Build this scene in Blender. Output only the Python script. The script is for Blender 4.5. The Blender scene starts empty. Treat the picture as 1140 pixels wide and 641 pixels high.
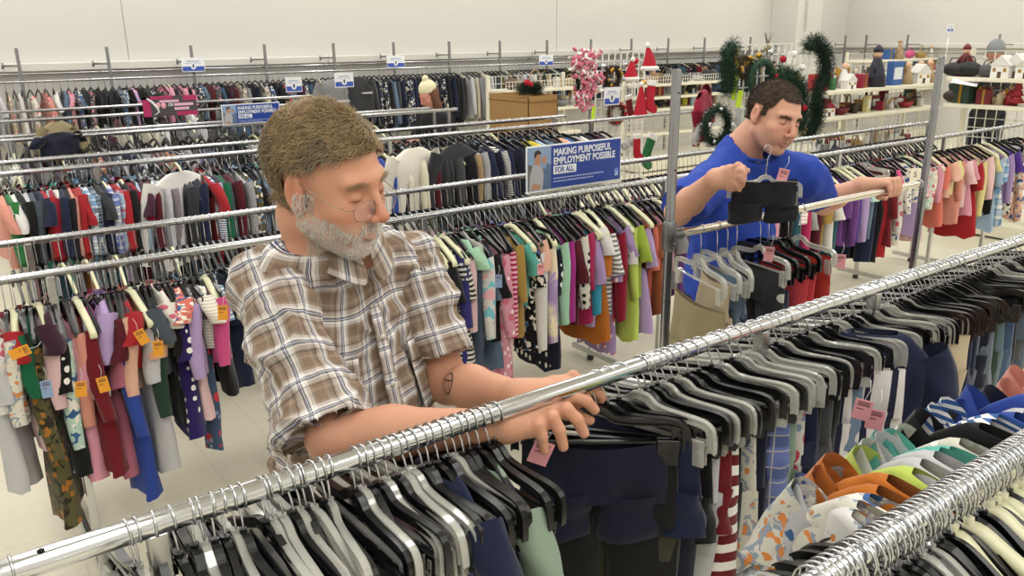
import bpy, math, random
import numpy as np
from mathutils import Vector, Matrix, noise
PI = math.pi
SC = bpy.context.scene
COL = SC.collection
random.seed(7)

# ---------------------------------------------------------------- camera frame
FPX, CX, CY, CAMH = 910.0, 570.0, 320.5, 1.88
def _ray(px, py): return np.array([(px-CX)/FPX, (py-CY)/FPX, 1.0])
_e1 = _ray(1880, 25); _e1 /= np.linalg.norm(_e1)
_e2 = _ray(-115, 48); _e2 -= _e2.dot(_e1)*_e1; _e2 /= np.linalg.norm(_e2)
_dn = np.cross(_e1, _e2)
if _dn[1] < 0: _dn = -_dn
RW = np.array([_e1, _e2, -_dn])
def atZ(px, py, Z):
    w = RW @ (_ray(px, py)*Z); return Vector((w[0], w[1], w[2]+CAMH))
def atH(px, py, h):
    r = RW @ _ray(px, py); t = (h-CAMH)/r[2]; return Vector((r[0]*t, r[1]*t, h))
def atY(px, py, Y):
    r = RW @ _ray(px, py); t = Y/r[1]; return Vector((r[0]*t, Y, r[2]*t+CAMH))
def atX(px, py, X):
    r = RW @ _ray(px, py); t = X/r[0]; return Vector((X, r[1]*t, r[2]*t+CAMH))
cam = bpy.data.cameras.new('camera'); camo = bpy.data.objects.new('camera', cam); COL.objects.link(camo)
cam.sensor_width = 36.0; cam.lens = 36.0*FPX/1140.0; cam.clip_start = 0.03; cam.clip_end = 100
M = Matrix.Identity(4)
for i in range(3):
    M[i][0] = RW[i, 0]; M[i][1] = -RW[i, 1]; M[i][2] = -RW[i, 2]
M[0][3], M[1][3], M[2][3] = 0, 0, CAMH
camo.matrix_world = M
SC.camera = camo
# ---------------------------------------------------------------- light
w = bpy.data.worlds.new('world'); SC.world = w; w.use_nodes = True
w.node_tree.nodes['Background'].inputs[0].default_value = (1, 0.98, 0.95, 1)
w.node_tree.nodes['Background'].inputs[1].default_value = 0.15
LIGHT_ROWS = [(-1.6, 0.3), (0.3, 0.3), (2.2, 0.3), (4.3, 0.3), (6.6, 0.3), (9.2, 0.3), (12.0, 0.3), (14.4, 0.3)]
CEIL = 4.3
for lx, lw in LIGHT_ROWS:
    for ly in (-1.2, 3.6, 7.9):
        ld = bpy.data.lights.new('fluorescent_light', 'AREA'); ld.shape = 'RECTANGLE'
        ld.size = 0.28; ld.size_y = 3.4; ld.energy = 32; ld.color = (1.0, 0.985, 0.955)
        lo = bpy.data.objects.new('fluorescent_light', ld); COL.objects.link(lo); lo.location = (lx, ly, CEIL-0.10)
SC.view_settings.view_transform = 'Standard'; SC.view_settings.look = 'None'
SC.view_settings.gamma = 1.0; SC.view_settings.use_curve_mapping = False
SC.view_settings.exposure = 0.2
SC.cycles.use_denoising = True
SC.cycles.max_bounces = 7; SC.cycles.diffuse_bounces = 3; SC.cycles.glossy_bounces = 4; SC.cycles.transmission_bounces = 5
SC.cycles.transparent_max_bounces = 40
SC.cycles.caustics_reflective = False; SC.cycles.caustics_refractive = False
SC.cycles.sample_clamp_indirect = 4.0

# ---------------------------------------------------------------- materials
def lin(c):
    return c/12.92 if c <= 0.04045 else ((c+0.055)/1.055)**2.4
def hx(s, a=1.0):
    s = s.lstrip('#'); return tuple(lin(int(s[i:i+2], 16)/255) for i in (0, 2, 4)) + (a,)
MATS = {}
def mat(name, col='#808080', rough=0.6, metal=0.0, **kw):
    if name in MATS: return MATS[name]
    m = bpy.data.materials.new(name); m.use_nodes = True
    b = m.node_tree.nodes['Principled BSDF']
    b.inputs['Base Color'].default_value = hx(col) if isinstance(col, str) else col
    b.inputs['Roughness'].default_value = rough; b.inputs['Metallic'].default_value = metal
    for k, v in kw.items():
        if k == 'bump': continue
        b.inputs[k.replace('_', ' ')].default_value = v
    if 'bump' in kw:
        sc, st = kw['bump']
        n = m.node_tree.nodes.new('ShaderNodeTexNoise'); n.inputs['Scale'].default_value = sc; n.inputs['Detail'].default_value = 4
        t = m.node_tree.nodes.new('ShaderNodeTexCoord'); bp = m.node_tree.nodes.new('ShaderNodeBump')
        bp.inputs['Strength'].default_value = st; bp.inputs['Distance'].default_value = 0.01
        m.node_tree.links.new(t.outputs['Object'], n.inputs['Vector']); m.node_tree.links.new(n.outputs['Fac'], bp.inputs['Height'])
        m.node_tree.links.new(bp.outputs['Normal'], b.inputs['Normal'])
    MATS[name] = m; return m
class G:
    """small node-graph helper"""
    def __init__(s, name, rough=0.9):
        s.m = bpy.data.materials.new(name); s.m.use_nodes = True; s.t = s.m.node_tree
        s.b = s.t.nodes['Principled BSDF']; s.b.inputs['Roughness'].default_value = rough
        s.b.inputs['Specular IOR Level'].default_value = 0.2
        s.c = s.t.nodes.new('ShaderNodeTexCoord'); MATS[name] = s.m
    def n(s, typ, **kw):
        x = s.t.nodes.new(typ)
        for k, v in kw.items(): setattr(x, k, v)
        return x
    def set(s, sock, v):
        if hasattr(v, 'is_output') or isinstance(v, bpy.types.NodeSocket): s.t.links.new(v, sock)
        else: sock.default_value = v
    def math(s, op, a, b=0.0, c=0.0):
        x = s.n('ShaderNodeMath', operation=op); s.set(x.inputs[0], a); s.set(x.inputs[1], b)
        if op in ('COMPARE', 'MULTIPLY_ADD', 'WRAP', 'SMOOTH_MIN'): s.set(x.inputs[2], c)
        return x.outputs[0]
    def mix(s, f, a, b):
        x = s.n('ShaderNodeMix', data_type='RGBA'); s.set(x.inputs[0], f)
        s.set(x.inputs[6], a); s.set(x.inputs[7], b); return x.outputs[2]
    def sep(s, v):
        x = s.n('ShaderNodeSeparateXYZ'); s.t.links.new(v, x.inputs[0]); return x.outputs
    def noise(s, scale, detail=2, vec=None):
        x = s.n('ShaderNodeTexNoise'); x.inputs['Scale'].default_value = scale; x.inputs['Detail'].default_value = detail
        s.t.links.new(vec or s.c.outputs['Object'], x.inputs['Vector']); return x
    def vor(s, scale, vec=None, feature='F1'):
        x = s.n('ShaderNodeTexVoronoi', feature=feature); x.inputs['Scale'].default_value = scale
        s.t.links.new(vec or s.c.outputs['Object'], x.inputs['Vector']); return x
    def ramp(s, f, stops, interp='CONSTANT'):
        x = s.n('ShaderNodeValToRGB'); x.color_ramp.interpolation = interp; el = x.color_ramp.elements
        while len(el) > 1: el.remove(el[-1])
        el[0].position = stops[0][0]; el[0].color = hx(stops[0][1])
        for p, c in stops[1:]:
            e = el.new(p); e.color = hx(c)
        s.t.links.new(f, x.inputs[0]); return x.outputs[0]
    def done(s, col, bump=None, dist=0.004, strength=0.5):
        s.set(s.b.inputs['Base Color'], col)
        if bump is not None:
            bp = s.n('ShaderNodeBump'); bp.inputs['Strength'].default_value = strength; bp.inputs['Distance'].default_value = dist
            s.t.links.new(bump, bp.inputs['Height']); s.t.links.new(bp.outputs['Normal'], s.b.inputs['Normal'])
        return s.m
def cloth(name, kind, c2='#f2f0ea', c3='#d08090', scale=1.0):
    """fabric whose ground colour is the object's own colour"""
    g = G(name); oi = g.n('ShaderNodeObjectInfo'); base = oi.outputs['Color']; o = g.c.outputs['Object']; x, y, z = g.sep(o)[:3]
    c2 = hx(c2); c3 = hx(c3)
    col = base
    if kind == 'hstripe':
        f = g.math('GREATER_THAN', g.math('FRACT', g.math('MULTIPLY', z, 55/scale)), 0.52); col = g.mix(f, base, c2)
    elif kind == 'vstripe':
        f = g.math('GREATER_THAN', g.math('FRACT', g.math('MULTIPLY', y, 28/scale)), 0.72); col = g.mix(f, base, c2)
    elif kind == 'dots':
        v = g.vor(28/scale); v.inputs['Randomness'].default_value = 0.35; col = g.mix(g.math('LESS_THAN', v.outputs['Distance'], 0.28), base, c2)
    elif kind == 'floral':
        v = g.vor(20/scale); col = g.mix(g.math('LESS_THAN', v.outputs['Distance'], 0.34), base, c3)
        v2 = g.vor(31/scale); col = g.mix(g.math('LESS_THAN', v2.outputs['Distance'], 0.26), col, c2)
    elif kind == 'leopard':
        nn = g.noise(60/scale, 1); f = g.math('GREATER_THAN', nn.outputs['Fac'], 0.52); col = g.mix(f, base, c2)
    elif kind == 'plaid':
        a = g.math('GREATER_THAN', g.math('FRACT', g.math('MULTIPLY', y, 16/scale)), 0.6)
        b = g.math('GREATER_THAN', g.math('FRACT', g.math('MULTIPLY', z, 16/scale)), 0.6)
        l1 = g.math('GREATER_THAN', g.math('FRACT', g.math('MULTIPLY', y, 32/scale)), 0.9)
        l2 = g.math('GREATER_THAN', g.math('FRACT', g.math('MULTIPLY', z, 32/scale)), 0.9)
        col = g.mix(g.math('MULTIPLY', g.math('ADD', a, b), 0.42), base, c2)
        col = g.mix(g.math('MULTIPLY', g.math('MAXIMUM', l1, l2), 0.7), col, c3)
    elif kind == 'tiedye':
        nn = g.noise(9/scale, 2); col = g.mix(g.math('SMOOTH_MIN', 1.0, g.math('MULTIPLY', g.math('SUBTRACT', nn.outputs['Fac'], 0.42), 7.0), 0.2), base, c2)
        n2 = g.noise(7/scale, 2); n2.inputs['Distortion'].default_value = 1.0
        col = g.mix(g.math('GREATER_THAN', n2.outputs['Fac'], 0.58), col, c3)
    elif kind == 'denim':
        nn = g.noise(180, 2); n2 = g.noise(7, 2)
        f = g.math('MULTIPLY', g.math('ADD', nn.outputs['Fac'], n2.outputs['Fac']), 0.22); col = g.mix(f, base, c2)
    elif kind == 'heather':
        nn = g.noise(120, 3); col = g.mix(g.math('MULTIPLY', nn.outputs['Fac'], 0.6), base, c2)
    elif kind == 'print':
        nn = g.noise(26/scale, 2); nn.inputs['Distortion'].default_value = 1.2
        f = g.math('GREATER_THAN', nn.outputs['Fac'], 0.57); col = g.mix(f, base, c2)
        n2 = g.noise(34/scale, 1); f2 = g.math('GREATER_THAN', n2.outputs['Fac'], 0.63); col = g.mix(f2, col, c3)
    nb = g.noise(7.5, 3)
    g.b.inputs['Sheen Weight'].default_value = 0.15
    return g.done(col, nb.outputs['Fac'], 0.02, 0.55)
CL = {}
def fab(k):
    if k in CL: return CL[k]
    defs = {
     'plain': ('plain',), 'stripe': ('hstripe',), 'stripe_dark': ('hstripe', '#20202a'), 'stripe_pink': ('hstripe', '#f0b8c4'), 'stripe_wide': ('hstripe', '#f2f0ea', '#000000', 2.2),
     'pinstripe': ('vstripe', '#f0eee8'), 'bold_vertical': ('vstripe', '#22243a', '#000000', 1.3), 'dots': ('dots',), 'dots_dark': ('dots', '#151518'), 'floral': ('floral', '#f6e6da', '#c86a7c'),
     'floral_dark': ('floral', '#7f8fa8', '#c0394a'), 'paisley': ('print', '#2c2a20', '#a06a28'), 'leopard': ('leopard', '#26241f'), 'cow': ('leopard', '#17130f', '#000000', 2.4),
     'plaid': ('plaid', '#f0efe8', '#20304f'), 'plaid_dark': ('plaid', '#1d2330', '#c8c4b8'), 'tie-dye': ('tiedye', '#f0e2c0', '#b8a0d0'),
     'star-print': ('print', '#7ec6d2', '#f0b4bc', 1.6), 'printed': ('print', '#efe9dc', '#3b5f8f'), 'denim': ('denim', '#9fb4cc'), 'heather': ('heather', '#c9c9c9'),
     'toy-print': ('print', '#8f9aa8', '#d8884a', 0.8), 'space-print': ('dots', '#c9c7be', '#000000', 1.7)}
    d = defs[k]; CL[k] = cloth('fabric_'+k, *d); return CL[k]

chrome = mat('chrome', '#d8dade', 0.13, 1.0)
chrome_worn = mat('chrome_worn', '#c8c9ca', 0.24, 1.0)
wire = mat('hook_wire', '#c6c8ca', 0.22, 1.0)
blackpl = mat('black_plastic', '#0d0d0f', 0.28)
clearpl = mat('clear_plastic', '#d6d5cc', 0.07, 0.0, Alpha=0.42, Specular_IOR_Level=1.0)
railgrey = mat('rail_steel', '#b2b3b5', 0.27, 1.0)
creampl = mat('cream_plastic', '#d8d6b2', 0.3)
whitepaint = mat('white_paint', '#e9e7df', 0.5)
shelfm = mat('shelf_enamel', '#e6e1cc', 0.45)

# ---------------------------------------------------------------- mesh helpers
class MB:
    def __init__(s): s.v = []; s.f = []; s.m = []; s.uv = None
    def add(s, vs, fs, mi=0):
        o = len(s.v); s.v.extend([tuple(p) for p in vs]); s.f.extend([tuple(i+o for i in q) for q in fs]); s.m.extend([mi]*len(fs)); return s
    def box(s, lo, hi, mi=0, mtx=None, bev=0.0):
        x0, y0, z0 = lo; x1, y1, z1 = hi
        if bev > 0:
            b = bev; vs = []
            for z, i in ((z0, b), (z0+b, 0), (z1-b, 0), (z1, b)):
                vs += [(x0+i+b, y0+i, z), (x1-i-b, y0+i, z), (x1-i, y0+i+b, z), (x1-i, y1-i-b, z), (x1-i-b, y1-i, z), (x0+i+b, y1-i, z), (x0+i, y1-i-b, z), (x0+i, y0+i+b, z)]
            fs = [tuple(range(7, -1, -1)), tuple(range(24, 32))]
            for r in range(3):
                for k in range(8): fs.append((r*8+k, r*8+(k+1) % 8, r*8+8+(k+1) % 8, r*8+8+k))
        else:
            vs = [(x0,y0,z0),(x1,y0,z0),(x1,y1,z0),(x0,y1,z0),(x0,y0,z1),(x1,y0,z1),(x1,y1,z1),(x0,y1,z1)]
            fs = [(3,2,1,0),(4,5,6,7),(0,1,5,4),(1,2,6,5),(2,3,7,6),(3,0,4,7)]
        if mtx is not None: vs = [mtx @ Vector(p) for p in vs]
        return s.add(vs, fs, mi)
    def tube(s, pts, r, n=8, mi=0, cap=True, sx=1.0, up=None):
        """tube along a polyline, r a number or a list, sx flattens it along the frame's first axis"""
        pts = [Vector(p) for p in pts]; k = len(pts); rs = r if isinstance(r, (list, tuple)) else [r]*k
        vs = []; fs = []; prev = None
        for i, p in enumerate(pts):
            d = (pts[min(i+1, k-1)] - pts[max(i-1, 0)]).normalized()
            if prev is None:
                a = Vector(up) if up else (Vector((0, 0, 1)) if abs(d.z) < 0.9 else Vector((1, 0, 0)))
                u = (a - d*a.dot(d)).normalized()
            else:
                u = (prev - d*prev.dot(d)).normalized()
            prev = u; v = d.cross(u)
            for j in range(n):
                t = 2*PI*j/n; vs.append(p + (u*math.cos(t)*sx + v*math.sin(t))*rs[i])
        for i in range(k-1):
            for j in range(n): fs.append((i*n+j, i*n+(j+1) % n, (i+1)*n+(j+1) % n, (i+1)*n+j))
        if cap: fs.append(tuple(range(n-1, -1, -1))); fs.append(tuple(range((k-1)*n, k*n)))
        return s.add(vs, fs, mi)
    def lathe(s, prof, n=16, c=(0, 0, 0), mi=0, cap=True):
        vs = []; fs = []
        for r, z in prof:
            for j in range(n): t = 2*PI*j/n; vs.append((c[0]+r*math.cos(t), c[1]+r*math.sin(t), c[2]+z))
        k = len(prof)
        for i in range(k-1):
            for j in range(n): fs.append((i*n+j, i*n+(j+1) % n, (i+1)*n+(j+1) % n, (i+1)*n+j))
        if cap: fs.append(tuple(range(n-1, -1, -1))); fs.append(tuple(range((k-1)*n, k*n)))
        return s.add(vs, fs, mi)
    def ball(s, c, r, n=12, mi=0, mtx=None):
        rx, ry, rz = r if isinstance(r, (tuple, list)) else (r, r, r); h = n//2; vs = []; fs = []
        for i in range(1, h):
            a = PI*i/h
            for j in range(n):
                t = 2*PI*j/n; vs.append(Vector((rx*math.sin(a)*math.cos(t), ry*math.sin(a)*math.sin(t), rz*math.cos(a))))
        vs += [Vector((0, 0, rz)), Vector((0, 0, -rz))]; T = len(vs)-2; B = T+1
        for i in range(h-2):
            for j in range(n): fs.append((i*n+j, (i+1)*n+j, (i+1)*n+(j+1) % n, i*n+(j+1) % n))
        for j in range(n): fs.append((T, j, (j+1) % n)); fs.append((B, (h-2)*n+(j+1) % n, (h-2)*n+j))
        if mtx is not None: vs = [mtx @ p for p in vs]
        return s.add([p+Vector(c) for p in vs], fs, mi)
    def prism(s, poly, y0, y1, mi=0, mtx=None):
        """outline in x,z extruded along y"""
        k = len(poly); vs = [(p[0], y0, p[1]) for p in poly] + [(p[0], y1, p[1]) for p in poly]
        fs = [tuple(range(k)), tuple(range(2*k-1, k-1, -1))] + [(i, i+k, (i+1) % k + k, (i+1) % k) for i in range(k)]
        if mtx is not None: vs = [mtx @ Vector(p) for p in vs]
        return s.add(vs, fs, mi)
    def mesh(s, name, mats, smooth=True, auto=None):
        me = bpy.data.meshes.new(name); me.from_pydata([tuple(p) for p in s.v], [], s.f)
        for m in (mats if isinstance(mats, (list, tuple)) else [mats]): me.materials.append(m)
        me.polygons.foreach_set('material_index', s.m)
        if smooth: me.polygons.foreach_set('use_smooth', [True]*len(s.f))
        me.update()
        if auto: me.set_sharp_from_angle(angle=math.radians(auto))
        return me
    def obj(s, name, mats, parent=None, smooth=True, auto=None, loc=None):
        return link(name, s.mesh(name, mats, smooth, auto), parent, loc)
def link(name, me, parent=None, loc=None):
    o = bpy.data.objects.new(name, me); COL.objects.link(o)
    if parent is not None: o.parent = parent
    if loc is not None: o.location = loc
    return o
USED = {}
def tag(o, label, cat, group=None):
    o['label'] = label; o['category'] = cat
    if group: o['group'] = group
    return o
def thing(name, label, cat, loc=(0, 0, 0), rz=0, group=None):
    o = link(name, None, None, loc); o.rotation_euler = (0, 0, rz); return tag(o, label, cat, group)
def struct(o): o['kind'] = 'structure'; return o
def dup(src, loc=None, rz=None):
    r = src.copy(); COL.objects.link(r)
    if loc is not None: r.location = loc
    if rz is not None: r.rotation_euler = (0, 0, rz)
    for ch in list(src.children):
        c = ch.copy(); COL.objects.link(c); c.parent = r
        for g in ch.children:
            d = g.copy(); COL.objects.link(d); d.parent = c
    return r
def flat(mb_obj_name, *a): pass
ORD = 'first second third fourth fifth sixth seventh eighth ninth tenth eleventh twelfth thirteenth fourteenth fifteenth sixteenth seventeenth eighteenth nineteenth'.split()
TEN = {20: 'twent', 30: 'thirt', 40: 'fort', 50: 'fift', 60: 'sixt', 70: 'sevent', 80: 'eight', 90: 'ninet'}
def ordinal(n):
    if n < 20: return ORD[n-1]
    if n >= 100: return 'hundred-and-' + ordinal(n-100) if n > 100 else 'hundredth'
    t, u = n//10*10, n % 10
    return TEN[t]+'ieth' if u == 0 else TEN[t]+'y-'+ORD[u-1]

# ---------------------------------------------------------------- the room
WX0, WX1, WY0, WY1 = -3.0, 15.7, -3.2, 10.02
wallm = mat('wall_paint', '#dad8d2', 0.8)
g = G('floor_vinyl', 0.38)
o = g.c.outputs['Object']; x, y, z = g.sep(o)[:3]
fx = g.math('FRACT', g.math('DIVIDE', g.math('ADD', x, 10.13), 0.305)); fy = g.math('FRACT', g.math('DIVIDE', g.math('ADD', y, 10.05), 0.305))
ln = g.math('MAXIMUM', g.math('LESS_THAN', fx, 0.008), g.math('LESS_THAN', fy, 0.008))
nn = g.noise(30, 4); n2 = g.noise(3, 3)
c = g.mix(nn.outputs['Fac'], hx('#eae5d2'), hx('#ddd6c0')); c = g.mix(g.math('MULTIPLY', n2.outputs['Fac'], 0.3), c, hx('#d6cdb2'))
c = g.mix(g.math('MULTIPLY', ln, 0.45), c, hx('#a39b86')); g.b.inputs['Specular IOR Level'].default_value = 0.35
floorm = g.done(c)
struct(MB().box((WX0, WY0, -0.1), (WX1, WY1, 0)).obj('floor', floorm, smooth=False))
struct(MB().box((WX0, WY0, CEIL), (WX1, WY1, CEIL+0.1)).obj('ceiling', mat('ceiling_tile', '#e4e2dc', 0.9), smooth=False))
struct(MB().box((WX0, WY1, 0), (WX1, WY1+0.15, CEIL)).obj('wall_back', wallm, smooth=False))
struct(MB().box((WX1, WY0, 0), (WX1+0.15, WY1+0.15, CEIL)).obj('wall_right', wallm, smooth=False))
struct(MB().box((WX0-0.15, WY0, 0), (WX0, WY1+0.15, CEIL)).obj('wall_left', wallm, smooth=False))
struct(MB().box((WX0, WY0-0.15, 0), (WX1, WY0, CEIL)).obj('wall_front', wallm, smooth=False))
# kick ledge on back and right wall, panel seams
struct(MB().box((WX0, WY1-0.10, 1.58), (WX1, WY1, 1.67), bev=0.01).obj('trim_1', mat('ledge_paint', '#dedbd3', 0.6), smooth=False))
struct(MB().box((WX1-0.10, WY0, 1.58), (WX1, WY1-0.10, 1.67), bev=0.01).obj('trim_2', MATS['ledge_paint'], smooth=False))
seamm = mat('seam', '#a9a69e', 0.8)
n_ = 3
for sx in (2.1, 8.15, 14.5):
    struct(MB().box((sx-0.004, WY1-0.003, 1.67), (sx+0.004, WY1, CEIL)).obj('trim_%d' % n_, seamm, smooth=False)); n_ += 1
for sx in (-1, 0.3, 2.8, 4.4, 6.0, 7.6, 9.2):
    struct(MB().box((sx-0.004, WY1-0.104, 1.58), (sx+0.004, WY1-0.1, 1.67)).obj('trim_%d' % n_, seamm, smooth=False)); n_ += 1
p = atY(880, 20, 9.6); q = atY(907, 20, 9.6)
struct(MB().box((p.x, 9.45, 0), (q.x, WY1, CEIL), bev=0.01).obj('column', wallm, smooth=False))
cd = MB(); cd.tube([(p.x+0.22, 9.42, 1.9), (p.x+0.22, 9.42, CEIL)], 0.015)
tag(cd.obj('conduit_pipe', whitepaint), 'thin white conduit running up the white wall column', 'pipe')
# ceiling light fixtures
for i, (lx, lw) in enumerate(LIGHT_ROWS):
    for j, ly in enumerate((-1.2, 3.6, 7.9)):
        t = thing('ceiling_light', 'long white fluorescent ceiling light above the shop floor', 'light', (lx, ly, CEIL), 0, 'fluorescent ceiling lights')
        MB().box((-0.17, -1.8, -0.07), (0.17, 1.8, 0)).obj('housing', whitepaint, t, smooth=False)
        MB().box((-0.13, -1.75, -0.09), (0.13, 1.75, -0.07)).obj('diffuser', mat('diffuser', '#ffffff', 0.5, Emission_Color=(1, 0.97, 0.92, 1), Emission_Strength=2.0), t, smooth=False)
# ---------------------------------------------------------------- racks
def rail_mesh(L, r, n=20):
    b = MB(); b.tube([(0, 0, 0), (L, 0, 0)], r, n); return b
def make_rack(label, rails, posts, r, h, group=None, feet=True, low=None, post_top=None, collars=(), sq=True, cross_h=None, base=True):
    """rails: (Y, x0, x1) at height h; posts: list of X"""
    Ys = [a[0] for a in rails]; x0 = min(a[1] for a in rails)
    t = thing('clothing_rack', label, 'clothing rack', (x0, min(Ys), 0), 0, group)
    ox, oy = x0, min(Ys)
    for Y, a, b_ in rails:
        b = MB(); b.tube([(a-ox, Y-oy, h), (b_-ox, Y-oy, h)], r, 24); b.obj('rail', chrome if Y < 1.5 else railgrey, t, auto=40)
        for e in (a, b_):
            c = MB(); c.tube([(e-ox-0.006, Y-oy, h), (e-ox+0.006, Y-oy, h)], r*1.08, 16); c.obj('end_cap', mat('cap_grey', '#8b8c8e', 0.35, 0.6), t, auto=40)
    for X in posts:
        for Y, a, b_ in rails:
            if X < a-0.05 or X > b_+0.05: continue
            b = MB(); w_ = 0.0125
            top = h - r*0.6
            b.box((X-ox-w_, Y-oy-w_, 0.03), (X-ox+w_, Y-oy+w_, top), bev=0.002)
            b.obj('post', chrome_worn, t, smooth=False)
            if feet:
                f = MB(); f.lathe([(0.012, 0.03), (0.02, 0.025), (0.022, 0.006), (0.018, 0.0)], 12, (X-ox, Y-oy, 0)); f.obj('foot', mat('foot_grey', '#3a3a3c', 0.5), t)
        if base:
            b = MB(); b.box((X-ox-0.012, min(Ys)-oy-0.16, 0.035), (X-ox+0.012, max(Ys)-oy+0.16, 0.065), bev=0.002); b.obj('base_bar', chrome_worn, t, smooth=False)
        if cross_h and len(rails) > 1:
            b = MB(); b.box((X-ox-0.0125, min(Ys)-oy, cross_h-0.02), (X-ox+0.0125, max(Ys)-oy, cross_h+0.02), bev=0.002); b.obj('crossbar', chrome, t, smooth=False)
    if low:
        b = MB(); b.box((low[1]-ox, low[0]-oy-0.014, low[2]-0.014), (low[3]-ox, low[0]-oy+0.014, low[2]+0.014), bev=0.002); b.obj('spine_bar', chrome, t, smooth=False)
    for X, Y in collars:
        b = MB(); b.tube([(X-ox-0.012, Y-oy, h), (X-ox+0.012, Y-oy, h)], r*1.12, 20); b.obj('joint_collar', chrome_worn, t, auto=40)
    return t
HF = 1.30; YF = 0.99; YN = 0.425; RF = 0.0158
front_rack = make_rack('nearest chrome double clothing rack, its long rail crossing in front of the plaid-shirted man',
    [(YF, -0.9, 3.6), (YN, -0.9, 3.6)], [0.16, 1.36, 1.78, 3.1], RF, HF, low=(0.715, 0.2, 1.0, 3.1), cross_h=1.0,
    collars=[(1.03, YF), (1.45, YF)])
hole = MB(); hole.tube([(0.035+0.9, YF-YN-0.004, HF+RF-0.0015), (0.035+0.9, YF-YN-0.004, HF+RF+0.0006)], 0.0042, 12)
hole.obj('screw_hole', mat('hole_black', '#060606', 0.9), front_rack)
HM = 1.30; YM = 1.66
def man_rack():
    t = thing('clothing_rack', 'tall chrome post and single rail rack that the man in the blue shirt holds', 'clothing rack', (1.79, YM, 0))
    b = MB(); b.tube([(0.0, 0, HM), (1.43, 0, HM)], 0.0128, 24); b.obj('rail', mat('brushed_nickel', '#cfc9bd', 0.22, 1.0), t, auto=40)
    b = MB(); b.tube([(1.415, 0, HM), (1.435, 0, HM)], 0.0155, 20); b.obj('end_cap', MATS['cap_grey'], t, auto=40)
    for k, X in enumerate((0.0, 1.56)):
        b = MB(); b.lathe([(0.0145, 0.06), (0.0145, 1.775), (0.012, 1.785)], 20, (X, 0 if k == 0 else 0.05, 0)); b.obj('post', mat('post_steel', '#9a9ca0', .16, 1.0), t, auto=40)
        b = MB(); b.box((X-0.013, -0.3, 0.03), (X+0.013, 0.3, 0.06), bev=0.002); b.obj('base_bar', chrome_worn, t, smooth=False)
        for s in (-0.28, 0.28):
            f = MB(); f.lathe([(0.02, 0.03), (0.024, 0.006), (0.02, 0)], 12, (X, s, 0)); f.obj('foot', MATS['foot_grey'], t)
    c = MB(); c.lathe([(0.017, HM-0.045), (0.022, HM-0.035), (0.022, HM+0.035), (0.017, HM+0.045)], 16)
    c.tube([(0.015, 0, HM), (0.05, 0, HM)], 0.0175, 14); c.tube([(0, -0.02, HM-0.02), (0, -0.032, HM-0.02)], 0.006, 8)
    c.obj('clamp', mat('cast_metal', '#77787a', 0.38, 1.0), t, auto=45)
    for z in (1.72, 1.5, 1.1, 0.9):
        c = MB(); c.tube([(-0.003, -0.0135, z), (-0.003, -0.0152, z)], 0.003, 8); c.obj('rivet', MATS['hole_black'], t)
    b = MB(); b.tube([(1.15, 0.05, 0.05), (1.56, 0.05, 0.55)], 0.008, 8); b.obj('brace', chrome_worn, t)
    return t
man_rack()
HL = 1.17
rackL = make_rack("long chrome double children's rack running behind both men", [(2.91, -0.6, 9.0), (3.46, -0.6, 6.75)], [0.28, 1.66, 3.09, 4.62, 5.9, 6.72], 0.0135, HL, cross_h=0.75)
rackB = make_rack('chrome double rack with its open end behind the blue slogan sign', [(4.40, -1.0, 4.95), (4.82, -1.0, 4.0)], [0.7, 2.3, 3.9], 0.0135, 1.30, cross_h=0.8)
rackC = make_rack('chrome double rack ending beside the woman in the cream hat', [(5.92, -1.2, 3.74), (6.16, -1.2, 3.62)], [0.5, 2.1, 3.66], 0.0135, 1.30, cross_h=0.8)
rackD = make_rack('farthest free-standing chrome double rack, in front of the wall rail', [(7.38, -1.2, 3.45), (8.38, -1.2, 4.2)], [0.6, 2.2, 3.4], 0.0135, 1.30, cross_h=0.8)
# wall-mounted rail with uprights
YW = 9.70; HW = 1.495
t = thing('wall_clothing_rail', 'thin chrome hanging rail along the back wall with slotted uprights', 'clothing rail', (-2.5, YW, 0))
b = MB(); b.tube([(0, 0, HW), (17.6, 0, HW)], 0.013, 10); b.obj('rail', chrome_worn, t)
b = MB(); b.tube([(0, 0.16, HW+0.07), (17.6, 0.16, HW+0.07)], 0.009, 8); b.obj('rear_rail', chrome_worn, t)
ups = [atY(px, 50, YW).x for px in (17, 118, 212, 294, 371, 438, 500, 556.5, 609, 658, 703, 744, 784.5)] + [12.3, 13.3, 14.3, 15.2]
for X in [-2.2, -1.3, -0.4, 0.35] + ups:
    b = MB(); b.box((X+2.5-0.015, -0.01, 0.02), (X+2.5+0.015, 0.012, 1.82)); b.obj('upright', mat('upright_grey', '#8f8f90', 0.4, 0.7), t, smooth=False)
    b = MB(); b.tube([(X+2.5, 0, 1.65), (X+2.5-0.13, 0.12, 1.65)], 0.009, 6); b.tube([(X+2.5-0.13, 0.12, 1.62), (X+2.5-0.13, 0.12, 1.68)], 0.012, 6); b.obj('wall_bracket', MATS['upright_grey'], t)
XW = 15.42
t = thing('wall_clothing_rail', 'thin chrome hanging rail along the right wall at the far end', 'clothing rail', (XW, 2, 0))
b = MB(); b.tube([(0, 0, HW), (0, 7.5, HW)], 0.013, 10); b.obj('rail', chrome_worn, t)
for py_ in (964, 1010, 1112):
    Y = atX(py_, 48, XW).y - 2
    b = MB(); b.box((-0.012, Y-0.015, 0.02), (0.012, Y+0.015, 1.82)); b.obj('upright', MATS['upright_grey'], t, smooth=False)
    b = MB(); b.tube([(0, Y, 1.65), (0.1, Y-0.2, 1.65)], 0.009, 6); b.obj('wall_bracket', MATS['upright_grey'], t)

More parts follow.
